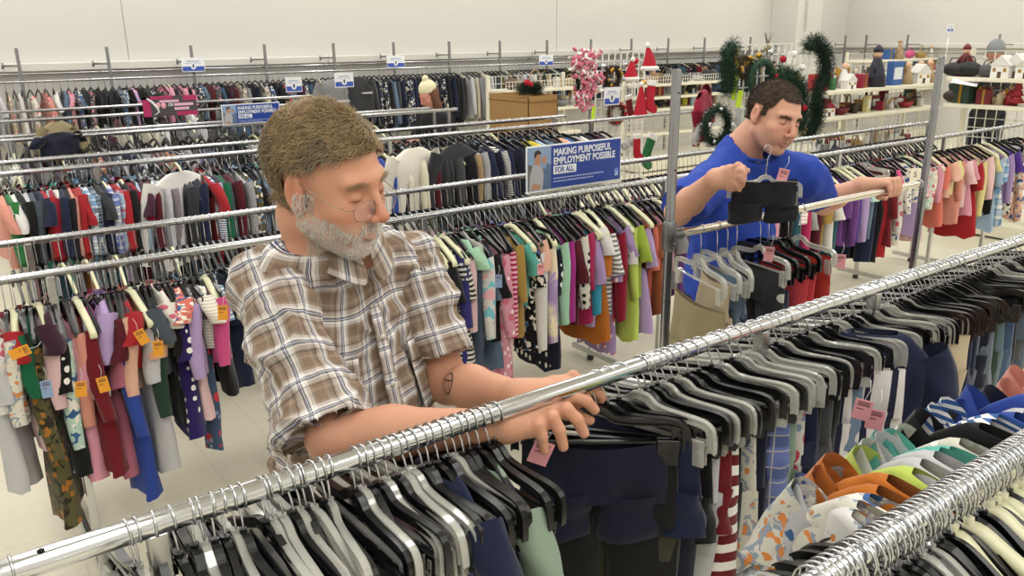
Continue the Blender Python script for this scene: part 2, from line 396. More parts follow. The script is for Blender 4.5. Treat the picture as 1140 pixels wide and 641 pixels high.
# ---------------------------------------------------------------- hangers
def sweep(b, path, w, h, off=0.0, mi=0):
    """rectangle of width w (x) and height h swept along a path in the y,z plane"""
    P = [Vector((0, p[0], p[1])) for p in path]; k = len(P); vs = []
    for i, p in enumerate(P):
        d = (P[min(i+1, k-1)]-P[max(i-1, 0)]).normalized(); n = Vector((0, -d.z, d.y)); c = p + n*off
        for sx, sn in ((-1, -1), (1, -1), (1, 1), (-1, 1)): vs.append(c + Vector((sx*w/2, 0, 0)) + n*(sn*h/2))
    fs = []
    for i in range(k-1):
        for j in range(4): fs.append((i*4+j, i*4+(j+1) % 4, i*4+4+(j+1) % 4, i*4+4+j))
    fs += [(3, 2, 1, 0), tuple(range(4*k-4, 4*k))]
    b.add(vs, fs, mi)
def smooth_path(pts, n=4):
    out = []; P = [pts[0]] + list(pts) + [pts[-1]]
    for i in range(1, len(P)-2):
        for k in range(n):
            t = k/n; a, b_, c, d = P[i-1], P[i], P[i+1], P[i+2]
            out.append(tuple(0.5*((2*b_[j]) + (-a[j]+c[j])*t + (2*a[j]-5*b_[j]+4*c[j]-d[j])*t*t + (-a[j]+3*b_[j]-3*c[j]+d[j])*t**3) for j in range(len(b_))))
    out.append(tuple(pts[-1])); return out
def hook_pts(R, drop=0.062, n=12):
    pts = []
    for i in range(n+1):
        a = math.radians(212 - i*(242/n)); pts.append((0, R*math.cos(a), R*math.sin(a)))
    e = pts[-1]
    pts += [(0, e[1]*0.80, e[2]-0.010), (0, e[1]*0.25, e[2]-0.022), (0, -0.001, -drop*0.72), (0, 0, -drop)]
    return pts
def arm_clip(s, half=0.145):
    return smooth_path([(0, -0.060), (s*0.014, -0.061), (s*0.030, -0.074), (s*0.050, -0.079), (s*half*0.5, -0.081), (s*half*0.84, -0.084), (s*half*0.97, -0.093), (s*half, -0.115), (s*half, -0.137)], 3)
def clip_hanger_body(m, half=0.145):
    b = MB()
    for s in (-1, 1):
        p = arm_clip(s, half)
        sweep(b, p, 0.011, 0.003, 0.006*-s); sweep(b, p, 0.011, 0.003, 0.006*s); sweep(b, p, 0.003, 0.012)
    sweep(b, [(-half*0.93, -0.122), (half*0.93, -0.122)], 0.008, 0.005)
    b.tube([(0, 0, -0.048), (0, 0, -0.066)], 0.0055, 8)
    return b.mesh('clip_hanger_body', m, False)
def clip_mesh(m):
    b = MB()
    b.box((-0.0085, -0.011, -0.045), (-0.003, 0.011, 0.006), bev=0.001); b.box((0.003, -0.011, -0.045), (0.0085, 0.011, 0.006), bev=0.001)
    b.box((-0.003, -0.008, -0.012), (0.003, 0.008, -0.004)); b.tube([(-0.0095, 0, -0.018), (0.0095, 0, -0.018)], 0.003, 6)
    return b.mesh('hanger_clip', m, False)
def top_hanger_body(m, half=0.145, slope=0.055):
    b = MB()
    for s in (-1, 1):
        p = smooth_path([(0, -0.062), (s*0.02, -0.063), (s*0.045, -0.075), (s*half*0.6, -0.075-slope*0.45), (s*half*0.9, -0.075-slope*0.85), (s*half, -0.079-slope*1.05)], 3)
        sweep(b, p, 0.010, 0.003, 0.0065*-s); sweep(b, p, 0.010, 0.003, 0.0065*s); sweep(b, p, 0.0035, 0.013)
    b.tube([(0, 0, -0.05), (0, 0, -0.068)], 0.006, 8)
    return b.mesh('top_hanger_body', m, False)
def wide_hanger_body(m, half=0.15):
    b = MB()
    for s in (-1, 1):
        p = smooth_path([(0, -0.062), (s*0.018, -0.062), (s*0.05, -0.078), (s*half*0.7, -0.105), (s*half, -0.135), (s*half*1.02, -0.15)], 3)
        sweep(b, p, 0.020, 0.016)
    b.tube([(0, 0, -0.045), (0, 0, -0.066)], 0.0075, 8)
    return b.mesh('wide_hanger_body', m, True)
HOOKF = MB(); HOOKF.tube(hook_pts(RF+0.0022), 0.0017, 6); HOOKF = HOOKF.mesh('hook', wire)
HOOKS = MB(); HOOKS.tube(hook_pts(0.0152, 0.108, 8), 0.0016, 5); HOOKS = HOOKS.mesh('hook_small', wire)
HB = {'black_clip': clip_hanger_body(blackpl), 'clear_clip': clip_hanger_body(clearpl), 'black_top': top_hanger_body(blackpl), 'cream_top': wide_hanger_body(creampl), 'clear_top': top_hanger_body(clearpl)}
CLIPS = {'black_clip': clip_mesh(blackpl), 'clear_clip': clip_mesh(clearpl), 'metal': clip_mesh(mat('clip_metal', '#b9babb', 0.25, 1.0))}
HPROTO = {}
HNAME = {'black_clip': 'black plastic clip hanger', 'clear_clip': 'clear plastic clip hanger', 'black_top': 'black plastic hanger', 'cream_top': 'cream plastic hanger', 'clear_top': 'clear plastic hanger'}
def hanger(kind, X, Y, h, rz=0.0, lean=0.0, label=None, group=None, hook=None, clipy=0.135, tilt=0.0):
    key = (kind, hook is None)
    hk = hook or HOOKF
    if key not in HPROTO:
        t = thing('clothes_hanger', '', 'hanger', (X, Y, h))
        dz_ = -.044 if hook is not None else 0.0
        link('hanger_body', HB[kind], t, (0, 0, dz_)); link('hook', hk, t)
        if kind.endswith('clip'):
            for s in (-1, 1): link('clip', CLIPS[kind], t, (0, s*clipy*0.9, -0.122+dz_))
        HPROTO[key] = t; r = t
    else: r = dup(HPROTO[key], (X, Y, h))
    r.rotation_euler = (tilt, lean, rz)
    tag(r, label or HNAME[kind], 'hanger', group); return r

# ---------------------------------------------------------------- garments
GM = {}
def ring_loft(b, rings, n, mi=0, close=True):
    vs = [p for r in rings for p in r]; fs = []
    for i in range(len(rings)-1):
        for j in range(n if close else n-1): fs.append((i*n+j, i*n+(j+1) % n, (i+1)*n+(j+1) % n, (i+1)*n+j))
    b.add(vs, fs, mi)
def torso_mb(W, L, flare=0.0, waist=0.0, hi=False, seed=0, thick=0.02, neck=0.045, z0=-0.062, lo=0):
    """upper garment body hanging from z0 down, W half width at the shoulder"""
    rnd = random.Random(seed); b = MB(); n = 28 if hi else (12 if lo else 18)
    ph = [rnd.uniform(0, 6.28) for _ in range(6)]; A = thick*(0.35 if not lo else 0.25); rings = []
    zs = [0, 0.012, 0.03, 0.055, 0.085] + [0.085+(L-0.085)*k/(12 if hi else (3 if lo else 7)) for k in range(1, (13 if hi else (4 if lo else 8)))]
    for q, d in enumerate(zs):
        t = d/L
        if d < 0.085: w_ = neck + (W-neck)*(d/0.085)**0.75
        else: w_ = W*(0.97 - waist*math.sin(min(1, (t-0.1)*2.2)*PI) + flare*max(0, t-0.25))
        th = thick*(0.45+0.9*min(1, d/0.12)) * (1+flare*t*0.9); ring = []
        for j in range(n):
            a = 2*PI*j/n; c, s_ = math.cos(a), math.sin(a)
            y = w_*(abs(c)**0.8)*(1 if c >= 0 else -1)
            xx = th*(abs(s_)**0.7)*(1 if s_ >= 0 else -1)
            u = y/W
            fold = A*min(1, d/0.15)*(math.sin(u*4.1+ph[0]+t*1.5)+0.7*math.sin(u*9+ph[1]-t)+(0.9+flare*1.5)*t*math.sin(u*13+ph[2])) + 0.3*A*math.sin(d*30+ph[4]+u*3)
            zz = z0 - d - (0.012*math.sin(u*5+ph[3]) if q == len(zs)-1 else 0)
            if q == 0: zz -= 0.012*(1 if s_ < 0 else 0.2)
            ring.append((xx+fold, y, zz))
        rings.append(ring)
    ring_loft(b, rings, n); return b
def sleeve_mb(W, s, ln, r0=0.045, r1=0.032, seed=0, hi=False, z0=-0.062, lo=0, ang=None):
    rnd = random.Random(seed*3+s); b = MB(); n = 14 if hi else (7 if lo else 10); k = 10 if hi else (3 if lo else 6)
    ph = rnd.uniform(0, 6); ang = rnd.uniform(0.12, 0.34) if ang is None else ang; rings = []
    for i in range(k+1):
        t = i/k; d = ln*t
        cy = s*(W*0.93 + math.sin(ang)*d*(1-0.35*t)); cz = z0 - 0.10 - math.cos(ang)*d + (0.035*(1-t)**2); r = r0+(r1-r0)*t
        cx = 0.012*math.sin(t*3+ph)
        if i == 0: cy = s*W*0.84
        ring = []
        for j in range(n):
            a = 2*PI*j/n
            rr = r*(1+0.13*math.sin(3*a+ph+t*5))
            ring.append((cx+rr*(0.72 if W < .18 else 0.46)*math.cos(a), cy+s*rr*math.sin(a)*0.9, cz + (0.035*math.sin(a) if i == 0 else -0.008*math.sin(a)*s)))
        rings.append(ring)
    ring_loft(b, rings, n)
    return b
def leg_mb(y0, L0, L1, w0, w1, seed=0, hi=False, z0=-0.16, lo=0):
    rnd = random.Random(seed); b = MB(); n = 16 if hi else (8 if lo else 12); k = 12 if hi else (3 if lo else 7); ph = rnd.uniform(0, 6); rings = []
    for i in range(k+1):
        t = i/k; r = w0+(w1-w0)*t; ring = []
        for j in range(n):
            a = 2*PI*j/n; rr = r*(1+0.08*math.sin(3*a+ph+t*4))
            ring.append((0.020*(1+0.4*t)*math.cos(a)*(1+0.12*math.sin(t*4+ph)) + 0.007*math.sin(a*2+ph+t*2)+0.003*math.sin(t*9+ph), y0*(1+0.10*t)+rr*math.sin(a), z0-L0-(L1-L0)*t + 0.005*math.sin(a*2)))
        rings.append(ring)
    ring_loft(b, rings, n); return b
def hip_mb(W, L, seed=0, hi=False, z0=-0.135, lo=0):
    rnd = random.Random(seed); b = MB(); n = 28 if hi else (12 if lo else 18); ph = rnd.uniform(0, 6); rings = []; k = 8 if hi else 4
    for i in range(k+1):
        t = i/k; ring = []
        for j in range(n):
            a = 2*PI*j/n; c, s_ = math.cos(a), math.sin(a)
            y = W*(1+0.06*t)*(abs(c)**0.8)*(1 if c > 0 else -1); th = 0.010+0.014*t
            ring.append((th*s_ + 0.006*t*math.sin(y*60+ph)+0.004*math.sin(y*24+ph+t*3), y, z0-L*t-0.012*(1-abs(c))*(1 if i == 0 else 0)))
        rings.append(ring)
    ring_loft(b, rings, n); return b
KINDS_ = ('tee', 'long', 'tank', 'dress', 'longdress', 'jacket', 'pants', 'shorts', 'skirt', 'romper')
def garment_meshes(kind, size, var, hi, lo):
    """returns [(part name, mesh)], first the body"""
    key = (kind, size, var, hi, lo)
    if key in GM: return GM[key]
    W = {'kid': 0.125, 'youth': 0.155, 'adult': 0.20}[size]; L = {'kid': 0.36, 'youth': 0.46, 'adult': 0.62}[size]; S = {'kid': 0.27, 'youth': 0.36, 'adult': 0.48}[size]
    sd = var*17+sum(map(ord, kind)); r0 = {'kid': 0.044, 'youth': 0.05, 'adult': 0.06}[size]; out = []
    kw = dict(hi=hi, lo=lo, seed=sd)
    def two(ln, r1, ang=None): return [('sleeve', sleeve_mb(W, s, ln, r0, r1, sd+s, hi, lo=lo, ang=ang)) for s in (-1, 1)]
    if kind == 'tee': out = [('body', torso_mb(W, L, 0.05, **kw))] + two(S*0.42, r0*0.95, 0.5)
    elif kind == 'tank': out = [('body', torso_mb(W*0.85, L, 0.05, **kw))]
    elif kind == 'long': out = [('body', torso_mb(W, L, 0.05, **kw))] + two(S, r0*0.62)
    elif kind == 'jacket': out = [('body', torso_mb(W*1.04, L*1.02, 0.05, thick=0.03, **kw))] + two(S*1.02, r0*0.75)
    elif kind == 'dress': out = [('body', torso_mb(W*0.95, L*1.25, 0.55, waist=0.1, **kw))] + two(S*0.35, r0*0.9, 0.45)
    elif kind == 'longdress': out = [('body', torso_mb(W*0.95, L*1.45, 0.45, **kw))] + two(S*0.9, r0*0.6)
    elif kind == 'skirt': out = [('body', torso_mb(W*0.85, L*0.8, 0.9, neck=0.08, z0=-0.13, **kw))]
    elif kind in ('pants', 'shorts'):
        b = hip_mb(W*0.95, 0.13 if size == 'kid' else 0.18, sd, hi, lo=lo); out = [('waist', b)]
        LL = (L*1.15 if kind == 'pants' else L*0.52)
        for s in (-1, 1): out.append(('leg', leg_mb(s*W*0.5, 0.09, LL, W*0.52, W*0.42 if kind == 'pants' else W*0.5, sd+s, hi, lo=lo)))
    elif kind == 'romper':
        out = [('body', torso_mb(W, L*0.9, -0.05, **kw))] + two(S*0.95, r0*0.65)
        for s in (-1, 1): out.append(('leg', leg_mb(s*W*0.5, L*0.72, L*1.5, W*0.5, W*0.36, sd+s, hi, z0=-0.12, lo=lo)))
    if lo:
        b = MB()
        for nm, q in out: b.add(q.v, q.f)
        out = [('body', b)]
    res = [(nm, q.mesh(kind+'_'+nm, fab('plain'))) for nm, q in out]
    GM[key] = res; return res
GNAME = {'tee': 't_shirt', 'long': 'long_sleeved_shirt', 'tank': 'sleeveless_shirt', 'dress': 'dress', 'longdress': 'long_sleeved_dress', 'jacket': 'jacket', 'pants': 'trousers', 'shorts': 'shorts', 'skirt': 'skirt', 'romper': 'romper_suit'}
GWORD = {'tee': 'T-shirt', 'long': 'long-sleeved top', 'tank': 'sleeveless top', 'dress': 'dress', 'longdress': 'long dress', 'jacket': 'jacket', 'pants': 'trousers', 'shorts': 'shorts', 'skirt': 'skirt', 'romper': 'romper'}
GCAT = {'tee': 'shirt', 'long': 'shirt', 'tank': 'top', 'dress': 'dress', 'longdress': 'dress', 'jacket': 'jacket', 'pants': 'trousers', 'shorts': 'shorts', 'skirt': 'skirt', 'romper': 'romper'}
def garment(kind, size, colour, pattern, X, Y, h, rz=0.0, sl=1.0, hi=False, lo=0, var=None, lean=0.0, tilt=0.0, tilty=0.0, sw=1.0):
    var = random.randrange(3) if var is None else var
    ms = garment_meshes(kind, size, var, hi, lo); m = fab(pattern); col = hx(colour) if isinstance(colour, str) else colour
    root = None
    for i, (nm, me) in enumerate(ms):
        o = bpy.data.objects.new(GNAME[kind] if i == 0 else nm, me); COL.objects.link(o); o.color = col
        o.material_slots[0].link = 'OBJECT'; o.material_slots[0].material = m
        if root is None:
            root = o; o.location = (X, Y, h); o.rotation_euler = (tilt, lean, rz); o.scale = (1, sw, sl)
        else: o.parent = root
    return root
PAL = {}
for ln_ in '''black #141416|off-black #1c1b20|charcoal #35363a|dark grey #4c4d50|grey #8a8b8c|light grey #b4b4b2|white #e6e4de|off-white #dcd8c8|cream #e3dcc0|ivory #e8e2d2|beige #c7b491|tan #b4946a
mustard #b08a3c|brown #5b4432|dark brown #3a2b22|rust #a5572c|orange #d0701e|apricot #f0b184|peach #efb59a|coral #e8725f|salmon #e79683|light pink #eec3c4|pink #e597ab|dusty rose #b8637a|raspberry #c2255c|hot pink #df4a8b|magenta #b0228a
red #b71f28|crimson #9d1230|dark red #7c1622|maroon #5e1724|plum #4a2139|dark plum #3a1a2c|purple #6b3a86|violet #52319a|lilac #b89ad0|lavender #a98bc0|periwinkle #6e7fc8|indigo #34307f|navy #1c2444|dark navy #161a30|royal blue #2847a8|blue #3163b0|sky blue #7fb0dc|light blue #a8c6e0|denim blue #3f5878|steel blue #5f7890|turquoise #2f9fc4|teal #2a5a68|aqua #5cbfae|mint #a9dcb8|pale mint #bfe0d0|sage #8fa68e|emerald #136b45|green #2f7d3c|forest #23402f|lime #9fb935|yellow-green #c5dc5a|yellow #e6d33c|pale yellow #ecdf94|olive #5f5a33|khaki #9a8c64|violet-navy #2c1c66|silver grey #c3c2c6|slate #46525c'''.replace('\n', '|').split('|'):
    k_, v_ = ln_.rsplit(' ', 1)
    rgb_ = [int(v_[i:i+2], 16)/255 for i in (1, 3, 5)]; g0_ = sum(rgb_)/3
    PAL[k_] = '#%02x%02x%02x' % tuple(int(255*max(0, min(1, (g0_+(c_-g0_)*.86)*.95))) for c_ in rgb_)
TAKEN = set()
def uniq(base, alts):
    for a in [base] + alts:
        if a not in TAKEN: TAKEN.add(a); return a
    return alts[-1]
PATW = {'plain': '', 'stripe': 'striped', 'stripe_dark': 'dark-striped', 'stripe_pink': 'pink-striped', 'stripe_wide': 'broad-striped', 'pinstripe': 'pinstriped', 'bold_vertical': 'bold-striped', 'dots': 'polka-dot', 'dots_dark': 'black-spotted', 'floral': 'floral', 'floral_dark': 'dark floral',
        'paisley': 'paisley', 'leopard': 'speckled', 'cow': 'cow-print', 'plaid': 'plaid', 'plaid_dark': 'dark plaid', 'tie-dye': 'tie-dye', 'star-print': 'star-print', 'printed': 'printed', 'denim': 'denim', 'heather': 'heathered', 'toy-print': 'toy-print', 'space-print': 'planet-print'}
HSTUFF = {'v': MB()}
def row(entries, Y, h, size, where, hang='black_top', hangers=True, lo=0, hi=False, jit=0.10, group=None, yoff=0.0, hgroup=None):
    """entries: (X, colour name, pattern, kind[, length scale[, size]]) sorted by X; puts each garment and its hanger on the rail"""
    res = []; n = len(entries); drop = .074 if hangers else .055; drop = .165 if abs(Y-3.46) < .01 else drop
    for i, e in enumerate(entries):
        X, cn, pat, kind = e[:4]; sl = e[4] if len(e) > 4 and e[4] else random.uniform(0.85, 1.15); sz = e[5] if len(e) > 5 else size
        rz = random.uniform(-jit, jit); tilty = random.uniform(-0.05, 0.05)
        o = garment(kind, sz, PAL[cn], pat, X, Y+yoff+random.uniform(-0.01, 0.01), h-drop, rz, sl, hi, lo, tilt=tilty)
        base = ' '.join((cn + ' ' + PATW[pat]).split()) + ' ' + GWORD[kind]
        pv = entries[i-1][1] if i else None; nx = entries[i+1][1] if i < n-1 else None
        short = where
        if pv and nx:
            l1 = '%s %s %s' % (base, ('between %s and %s pieces on' % (pv, nx)) if pv != nx else 'between two %s pieces on' % pv, short)
        else: l1 = '%s at the end of %s' % (base, short)
        l2 = '%s, %s garment from left end of %s' % (base, ordinal(i+1), short)
        l2b = '%s, %s from left on %s' % (base, ordinal(i+1), short)
        lab = l1 if l1 not in TAKEN and len(l1.split()) <= 16 else (l2 if len(l2.split()) <= 16 else l2b)
        TAKEN.add(lab); tag(o, lab, GCAT[kind], group or 'garments on '+where)
        res.append(o)
        if hangers:
            hk = hang if isinstance(hang, str) else random.choice(hang)
            if kind in ('pants', 'shorts', 'skirt'): hk = 'black_clip' if hk.startswith('black') else 'clear_clip'
            lb = '%s holding the %s, %s along %s' % (HNAME[hk], base.split(' ')[0]+' '+GWORD[kind], ordinal(i+1), short)
            if len(lb.split()) > 16: lb = '%s, %s along %s' % (HNAME[hk], ordinal(i+1), short)
            hh = hanger(hk, X, Y, h, rz, 0, lb, hgroup or 'hangers on '+where, HOOKS, tilt=tilty)
    return res
def stuff_hangers(Xs, Y, h, half=0.19, name='clothes_hangers', label='rows of black and clear hangers', m=None):
    b = MB()
    for X in Xs:
        rz = random.uniform(-0.12, 0.12); mt = Matrix.Translation((X, Y, h)) @ Matrix.Rotation(rz, 4, 'Z')
        bb = MB(); dd = .045 if h < 1.2 else .02; bb.tube(hook_pts(0.0155, 0.062+dd, 6), 0.0018, 4, 1)
        mi = 0 if random.random() < 0.92 else 2
        for s in (-1, 1): sweep(bb, [(0, -0.062-dd), (s*0.04, -0.072-dd), (s*half*0.6, -0.105-dd), (s*half, -0.15-dd)], 0.010, 0.014, 0, mi)
        o_ = len(b.v); b.v += [mt @ Vector(p) for p in bb.v]; b.f += [tuple(i+o_ for i in f) for f in bb.f]; b.m += bb.m
    o = b.obj(name, [blackpl, wire, creampl], smooth=False); tag(o, label, 'hangers'); o['kind'] = 'stuff'; return o
# ---------------------------------------------------------------- garments on each rail
def pxrow(lst, Y, h, size, where, pym, hang, group, yview=-0.1, jit=0.10, hi=False, lo=0, hgroup=None, minl=0.5, maxl=2.2, hangers=True):
    """lst: (pixel x of the garment's middle, colour, pattern, kind, pixel y of its bottom[, size])"""
    out = []
    for e in lst:
        px, cn, pat, kind, bot = e[:5]; sz = e[5] if len(e) > 5 else size
        P = atY(px, pym, Y+yview); B = atY(px, bot, Y+yview)
        ms = garment_meshes(kind, sz, 0, hi, lo); zmin = min(v.co.z for nm, me in ms for v in me.vertices)
        sl = max(minl, min(maxl, (h-.074-B.z)/-zmin)); out.append((P.x, cn, pat, kind, sl, sz))
    out.sort(key=lambda a: a[0])
    return row(out, Y, h, size, where, hang, hangers, lo, hi, jit, group, 0.0, hgroup)
L1a = [(2,'silver grey','heather','dress',552),(10,'white','floral','long',455),(24,'ivory','toy-print','long',468),(33,'red','plain','tee',430),(36,'light pink','plain','pants',505),(44,'emerald','plain','longdress',478),
 (52,'olive','paisley','longdress',588),(62,'light pink','plain','long',450),(70,'dark plum','plain','tee',420),(72,'black','dots','dress',535),(80,'pale mint','printed','long',498),(90,'pink','plain','dress',535),(97,'salmon','plain','long',470),
 (104,'dark red','plain','longdress',530),(110,'off-white','plain','tee',505),(113,'magenta','plain','tank',415),(126,'dusty rose','plain','dress',533),(133,'lilac','plain','long',392),(140,'maroon','plain','tee',440),(147,'royal blue','plain','longdress',557),
 (153,'peach','plain','long',435),(158,'red','plain','tee',410),(166,'silver grey','plain','dress',530),(172,'apricot','plain','tee',436),(182,'forest','plain','long',460),(188,'slate','plain','tee',415),(197,'ivory','floral','tee',368),
 (204,'off-black','plain','dress',470),(210,'violet-navy','dots','dress',483),(217,'coral','printed','tee',365),(222,'lilac','plain','long',416),(228,'light pink','plain','pants',466),(236,'denim blue','floral_dark','pants',505),(243,'cream','stripe','tee',385),(250,'hot pink','plain','long',402),(258,'black','plain','pants',440)]
pxrow(L1a, 2.91, HL, 'kid', "nearest children's rail, left stretch", 420, ['black_top','black_top','black_top','black_top','black_top','cream_top'], "children's clothes on the left stretch", jit=0.16)
L1h = [(268,'dark red','plain','tee',400),(280,'navy','plain','long',420),(292,'pink','plain','tee',410)]
L1b = [(455,'navy','plain','pants',400),(466,'maroon','printed','dress',388),(474,'periwinkle','plain','tank',380),(480,'navy','plain','long',388),(490,'turquoise','plain','long',402),(500,'black','plain','tee',380),(503,'silver grey','leopard','dress',425),(509,'off-white','stripe_dark','dress',410),(515,'indigo','plain','longdress',410),
 (521,'light pink','plain','long',368),(527,'mint','plain','tee',322),(532,'navy','denim','pants',412),(540,'white','star-print','long',375),(546,'black','plain','tee',380),(551,'denim blue','denim','dress',412),(556,'pink','floral','longdress',428),(562,'light pink','plain','long',385),(568,'raspberry','stripe_pink','long',374),
 (575,'mustard','plain','longdress',372),(584,'aqua','plain','tee',340),(590,'black','printed','dress',392),(597,'peach','plain','tee',332),(600,'white','plain','long',388),(607,'navy','plain','pants',385),(611,'lilac','tie-dye','long',380),(616,'dark navy','dots','dress',415),(622,'mint','plain','long',360),
 (629,'magenta','plain','long',357),(634,'black','plain','tank',350),(638,'maroon','plain','tee',360),(643,'off-white','dots_dark','long',342),(649,'raspberry','plain','longdress',360),(655,'turquoise','plain','long',350),(660,'lilac','plain','tee',362),(664,'orange','plain','dress',383),(669,'white','plain','tee',312),(675,'grey','stripe','tee',350),
 (681,'lavender','floral','dress',395),(686,'crimson','plain','long',356),(692,'lavender','plain','tee',318),(696,'white','plain','tee',330),(701,'yellow-green','plain','longdress',378),(706,'lime','plain','tee',330),(712,'lilac','plain','dress',372),(718,'maroon','plain','dress',368),(724,'coral','plain','tee',345),(730,'rust','plain','dress',350),(736,'pink','plain','long',340)]
pxrow(L1b, 2.91, HL, 'kid', "nearest children's rail, middle stretch", 330, ['black_top','black_top','black_top','cream_top'], "children's clothes on the middle stretch", jit=0.14)
L1c = [(745,'grey','plain','tee',320),(752,'purple','plain','long',330),(846,'black','plain','tee',290),(853,'pink','plain','long',300),(860,'lilac','plain','tee',290),(867,'hot pink','plain','tee',270),(874,'black','plain','long',290),(881,'teal','plain','long',290),(888,'light pink','stripe','tee',280),(895,'raspberry','plain','long',295),(902,'grey','heather','tee',290),
 (910,'maroon','plain','long',285),(917,'mustard','plain','tee',280),(924,'white','plain','tee',278),(931,'teal','plain','long',285),(938,'purple','plain','tee',276),(944,'purple','plain','long',272),(950,'violet','plain','long',268),(957,'lilac','plain','long',268),(963,'steel blue','plain','long',265),(968,'pale mint','plain','tee',250),(973,'navy','plain','pants',290),
 (978,'off-black','plain','pants',290),(983,'red','plain','pants',285),(988,'dark red','plain','longdress',272),(993,'hot pink','plain','tee',225),(998,'white','floral','long',256),(1003,'ivory','printed','romper',272),(1009,'ivory','printed','long',225),(1015,'lilac','plain','dress',262),(1020,'light pink','floral','dress',268),(1027,'pale mint','floral','romper',262),(1033,'ivory','floral','long',232),
 (1040,'pink','plain','long',224),(1046,'coral','plain','dress',252),(1052,'peach','plain','tee',222),(1058,'pale yellow','plain','tee',218),(1064,'salmon','plain','longdress',248),(1069,'light pink','plain','tee',230),(1074,'pink','plain','dress',240),(1079,'red','plain','dress',264),(1084,'pale yellow','plain','long',240),(1089,'light pink','plain','long',222),(1094,'black','plain','long',238),(1099,'pale yellow','plain','tee',210),
 (1104,'light blue','denim','dress',256),(1109,'sky blue','plaid','dress',252),(1114,'lavender','plain','long',226),(1119,'violet','plain','tee',215),(1123,'ivory','cow','pants',238),(1128,'peach','printed','long',245),(1133,'silver grey','heather','tee',218),(1138,'light pink','plain','dress',220),(1143,'hot pink','plain','tee',210),(1150,'white','plain','long',230),(1157,'navy','plain','tee',215)]
pxrow(L1c, 2.91, HL, 'kid', "nearest children's rail, right stretch", 215, ['black_top','black_top','black_top','black_top','cream_top'], "children's clothes on the right stretch", jit=0.22)
rnd = random.Random(11)
def auto(x0, x1, step, cols, pats, kinds, slr=(0.85, 1.15)):
    out = []; x = x0
    while x < x1:
        c = rnd.choice(cols)
        if out and out[-1][1] == c: c = rnd.choice(cols)
        out.append((x, c, rnd.choice(pats), rnd.choice(kinds), rnd.uniform(*slr))); x += step*rnd.uniform(0.75, 1.3)
    return out
KIDC = ['navy','pink','light pink','black','white','denim blue','red','lilac','grey','teal','hot pink','cream','purple','sky blue','charcoal','maroon','mint','coral','dark grey','periwinkle']
PP = ['plain']*6+['stripe','floral','heather','printed']
row(auto(0.22, 1.62, 0.042, KIDC, PP, ['tee','long','dress','pants'], (0.8, 1.1)), 3.46, HL, 'kid', "second children's rail, left", 'black_top', False, 1, group="clothes on second children's rail")
row(auto(1.70, 4.0, 0.062, KIDC, PP, ['tee','long','dress'], (0.8, 1.1)), 3.46, HL, 'kid', "second children's rail, centre", 'black_top', False, 1, group="clothes on second children's rail")
row(auto(4.1, 6.7, 0.075, KIDC, PP, ['tee','long','dress'], (0.8, 1.1)), 3.46, HL, 'kid', "second children's rail, far end", 'black_top', False, 1, group="clothes on second children's rail")
# rack B: grown-up shirts, front rail (colours read along the rail) and rear rail
R3a = [(2,'salmon','plain','tee',268),(9,'green','plain','long',270),(16,'white','plain','tee',270),(22,'black','plain','long',262),(29,'silver grey','plain','tank',258),(37,'slate','plain','tee',252),(44,'navy','plain','tee',250),(49,'red','plain','tee',250),(55,'grey','heather','tank',245),(60,'crimson','plain','tee',248),(65,'white','plain','tank',246),(71,'navy','plain','tee',248),(78,'off-black','plain','long',246),(81,'salmon','plain','tee',246),(86,'red','plain','tee',244),(92,'red','plain','tee',244),(99,'sky blue','plaid','long',246),(106,'steel blue','plaid_dark','long',246),(113,'charcoal','plain','tee',244),(119,'navy','plain','long',242),
 (125,'periwinkle','plaid','long',244),(131,'red','plain','tee',240),(137,'light blue','floral','long',256),(144,'black','plain','tee',244),(151,'crimson','plain','tee',244),(157,'light blue','plain','long',240),(163,'plum','plain','tee',240),(170,'maroon','plain','tee',244),(176,'light blue','stripe','long',240),(183,'silver grey','plain','long',240),(189,'plum','heather','long',238),(198,'silver grey','plain','tee',252),(207,'charcoal','plain','long',240),(214,'dark grey','plain','long',236),(221,'navy','plain','long',236),(227,'navy','plain','tee',234),(234,'red','plain','tee',246),(240,'blue','stripe','long',236),(246,'slate','plain','long',234),(252,'emerald','plain','long',250),(258,'maroon','plain','long',236),(264,'plum','plain','long',238),(271,'grey','heather','long',240),(279,'olive','printed','long',228),(286,'black','plain','tee',226),(293,'steel blue','denim','long',226),(300,'silver grey','plain','long',226),(308,'navy','plain','tee',224),(316,'aqua','plain','long',222)]
R3a = [(a, b_, c_, 'long' if d == 'tee' and i % 2 else d, 286 if e > 200 else e) for i, (a, b_, c_, d, e) in enumerate(R3a)]
pxrow(R3a, 4.40, 1.30, 'adult', 'adult shirt rail, left stretch', 215, ['cream_top','clear_top','black_top'], 'shirts on the adult rail, left', lo=0, yview=-0.15, hangers=False)
R3b = [(432,'royal blue','plain','long',235),(440,'off-black','plain','tee',232),(447,'cream','plain','tee',220),(457,'ivory','plain','jacket',240),(467,'cream','plain','long',235),(476,'maroon','plain','long',222),(486,'charcoal','plain','long',226),(496,'charcoal','plain','jacket',230),(506,'dark grey','plain','long',224),(516,'off-black','plain','long',222),(524,'tan','plain','long',212),(532,'grey','heather','long',212),(541,'navy','plain','jacket',214),(549,'dark navy','plain','long',212),(557,'off-black','stripe','jacket',212),(565,'navy','plain','jacket',212),(573,'dark navy','plain','long',208),(581,'navy','plain','long',208),(591,'off-black','plain','tee',200),(600,'yellow','plain','long',190),(608,'light blue','plain','long',190),(617,'steel blue','plain','long',188),(625,'charcoal','plain','long',186),(633,'peach','plain','tee',180),(640,'blue','plain','tee',180),(648,'off-black','plain','long',180),(656,'white','plain','tee',180),(664,'navy','plain','long',180),(672,'plum','plain','tee',180)]
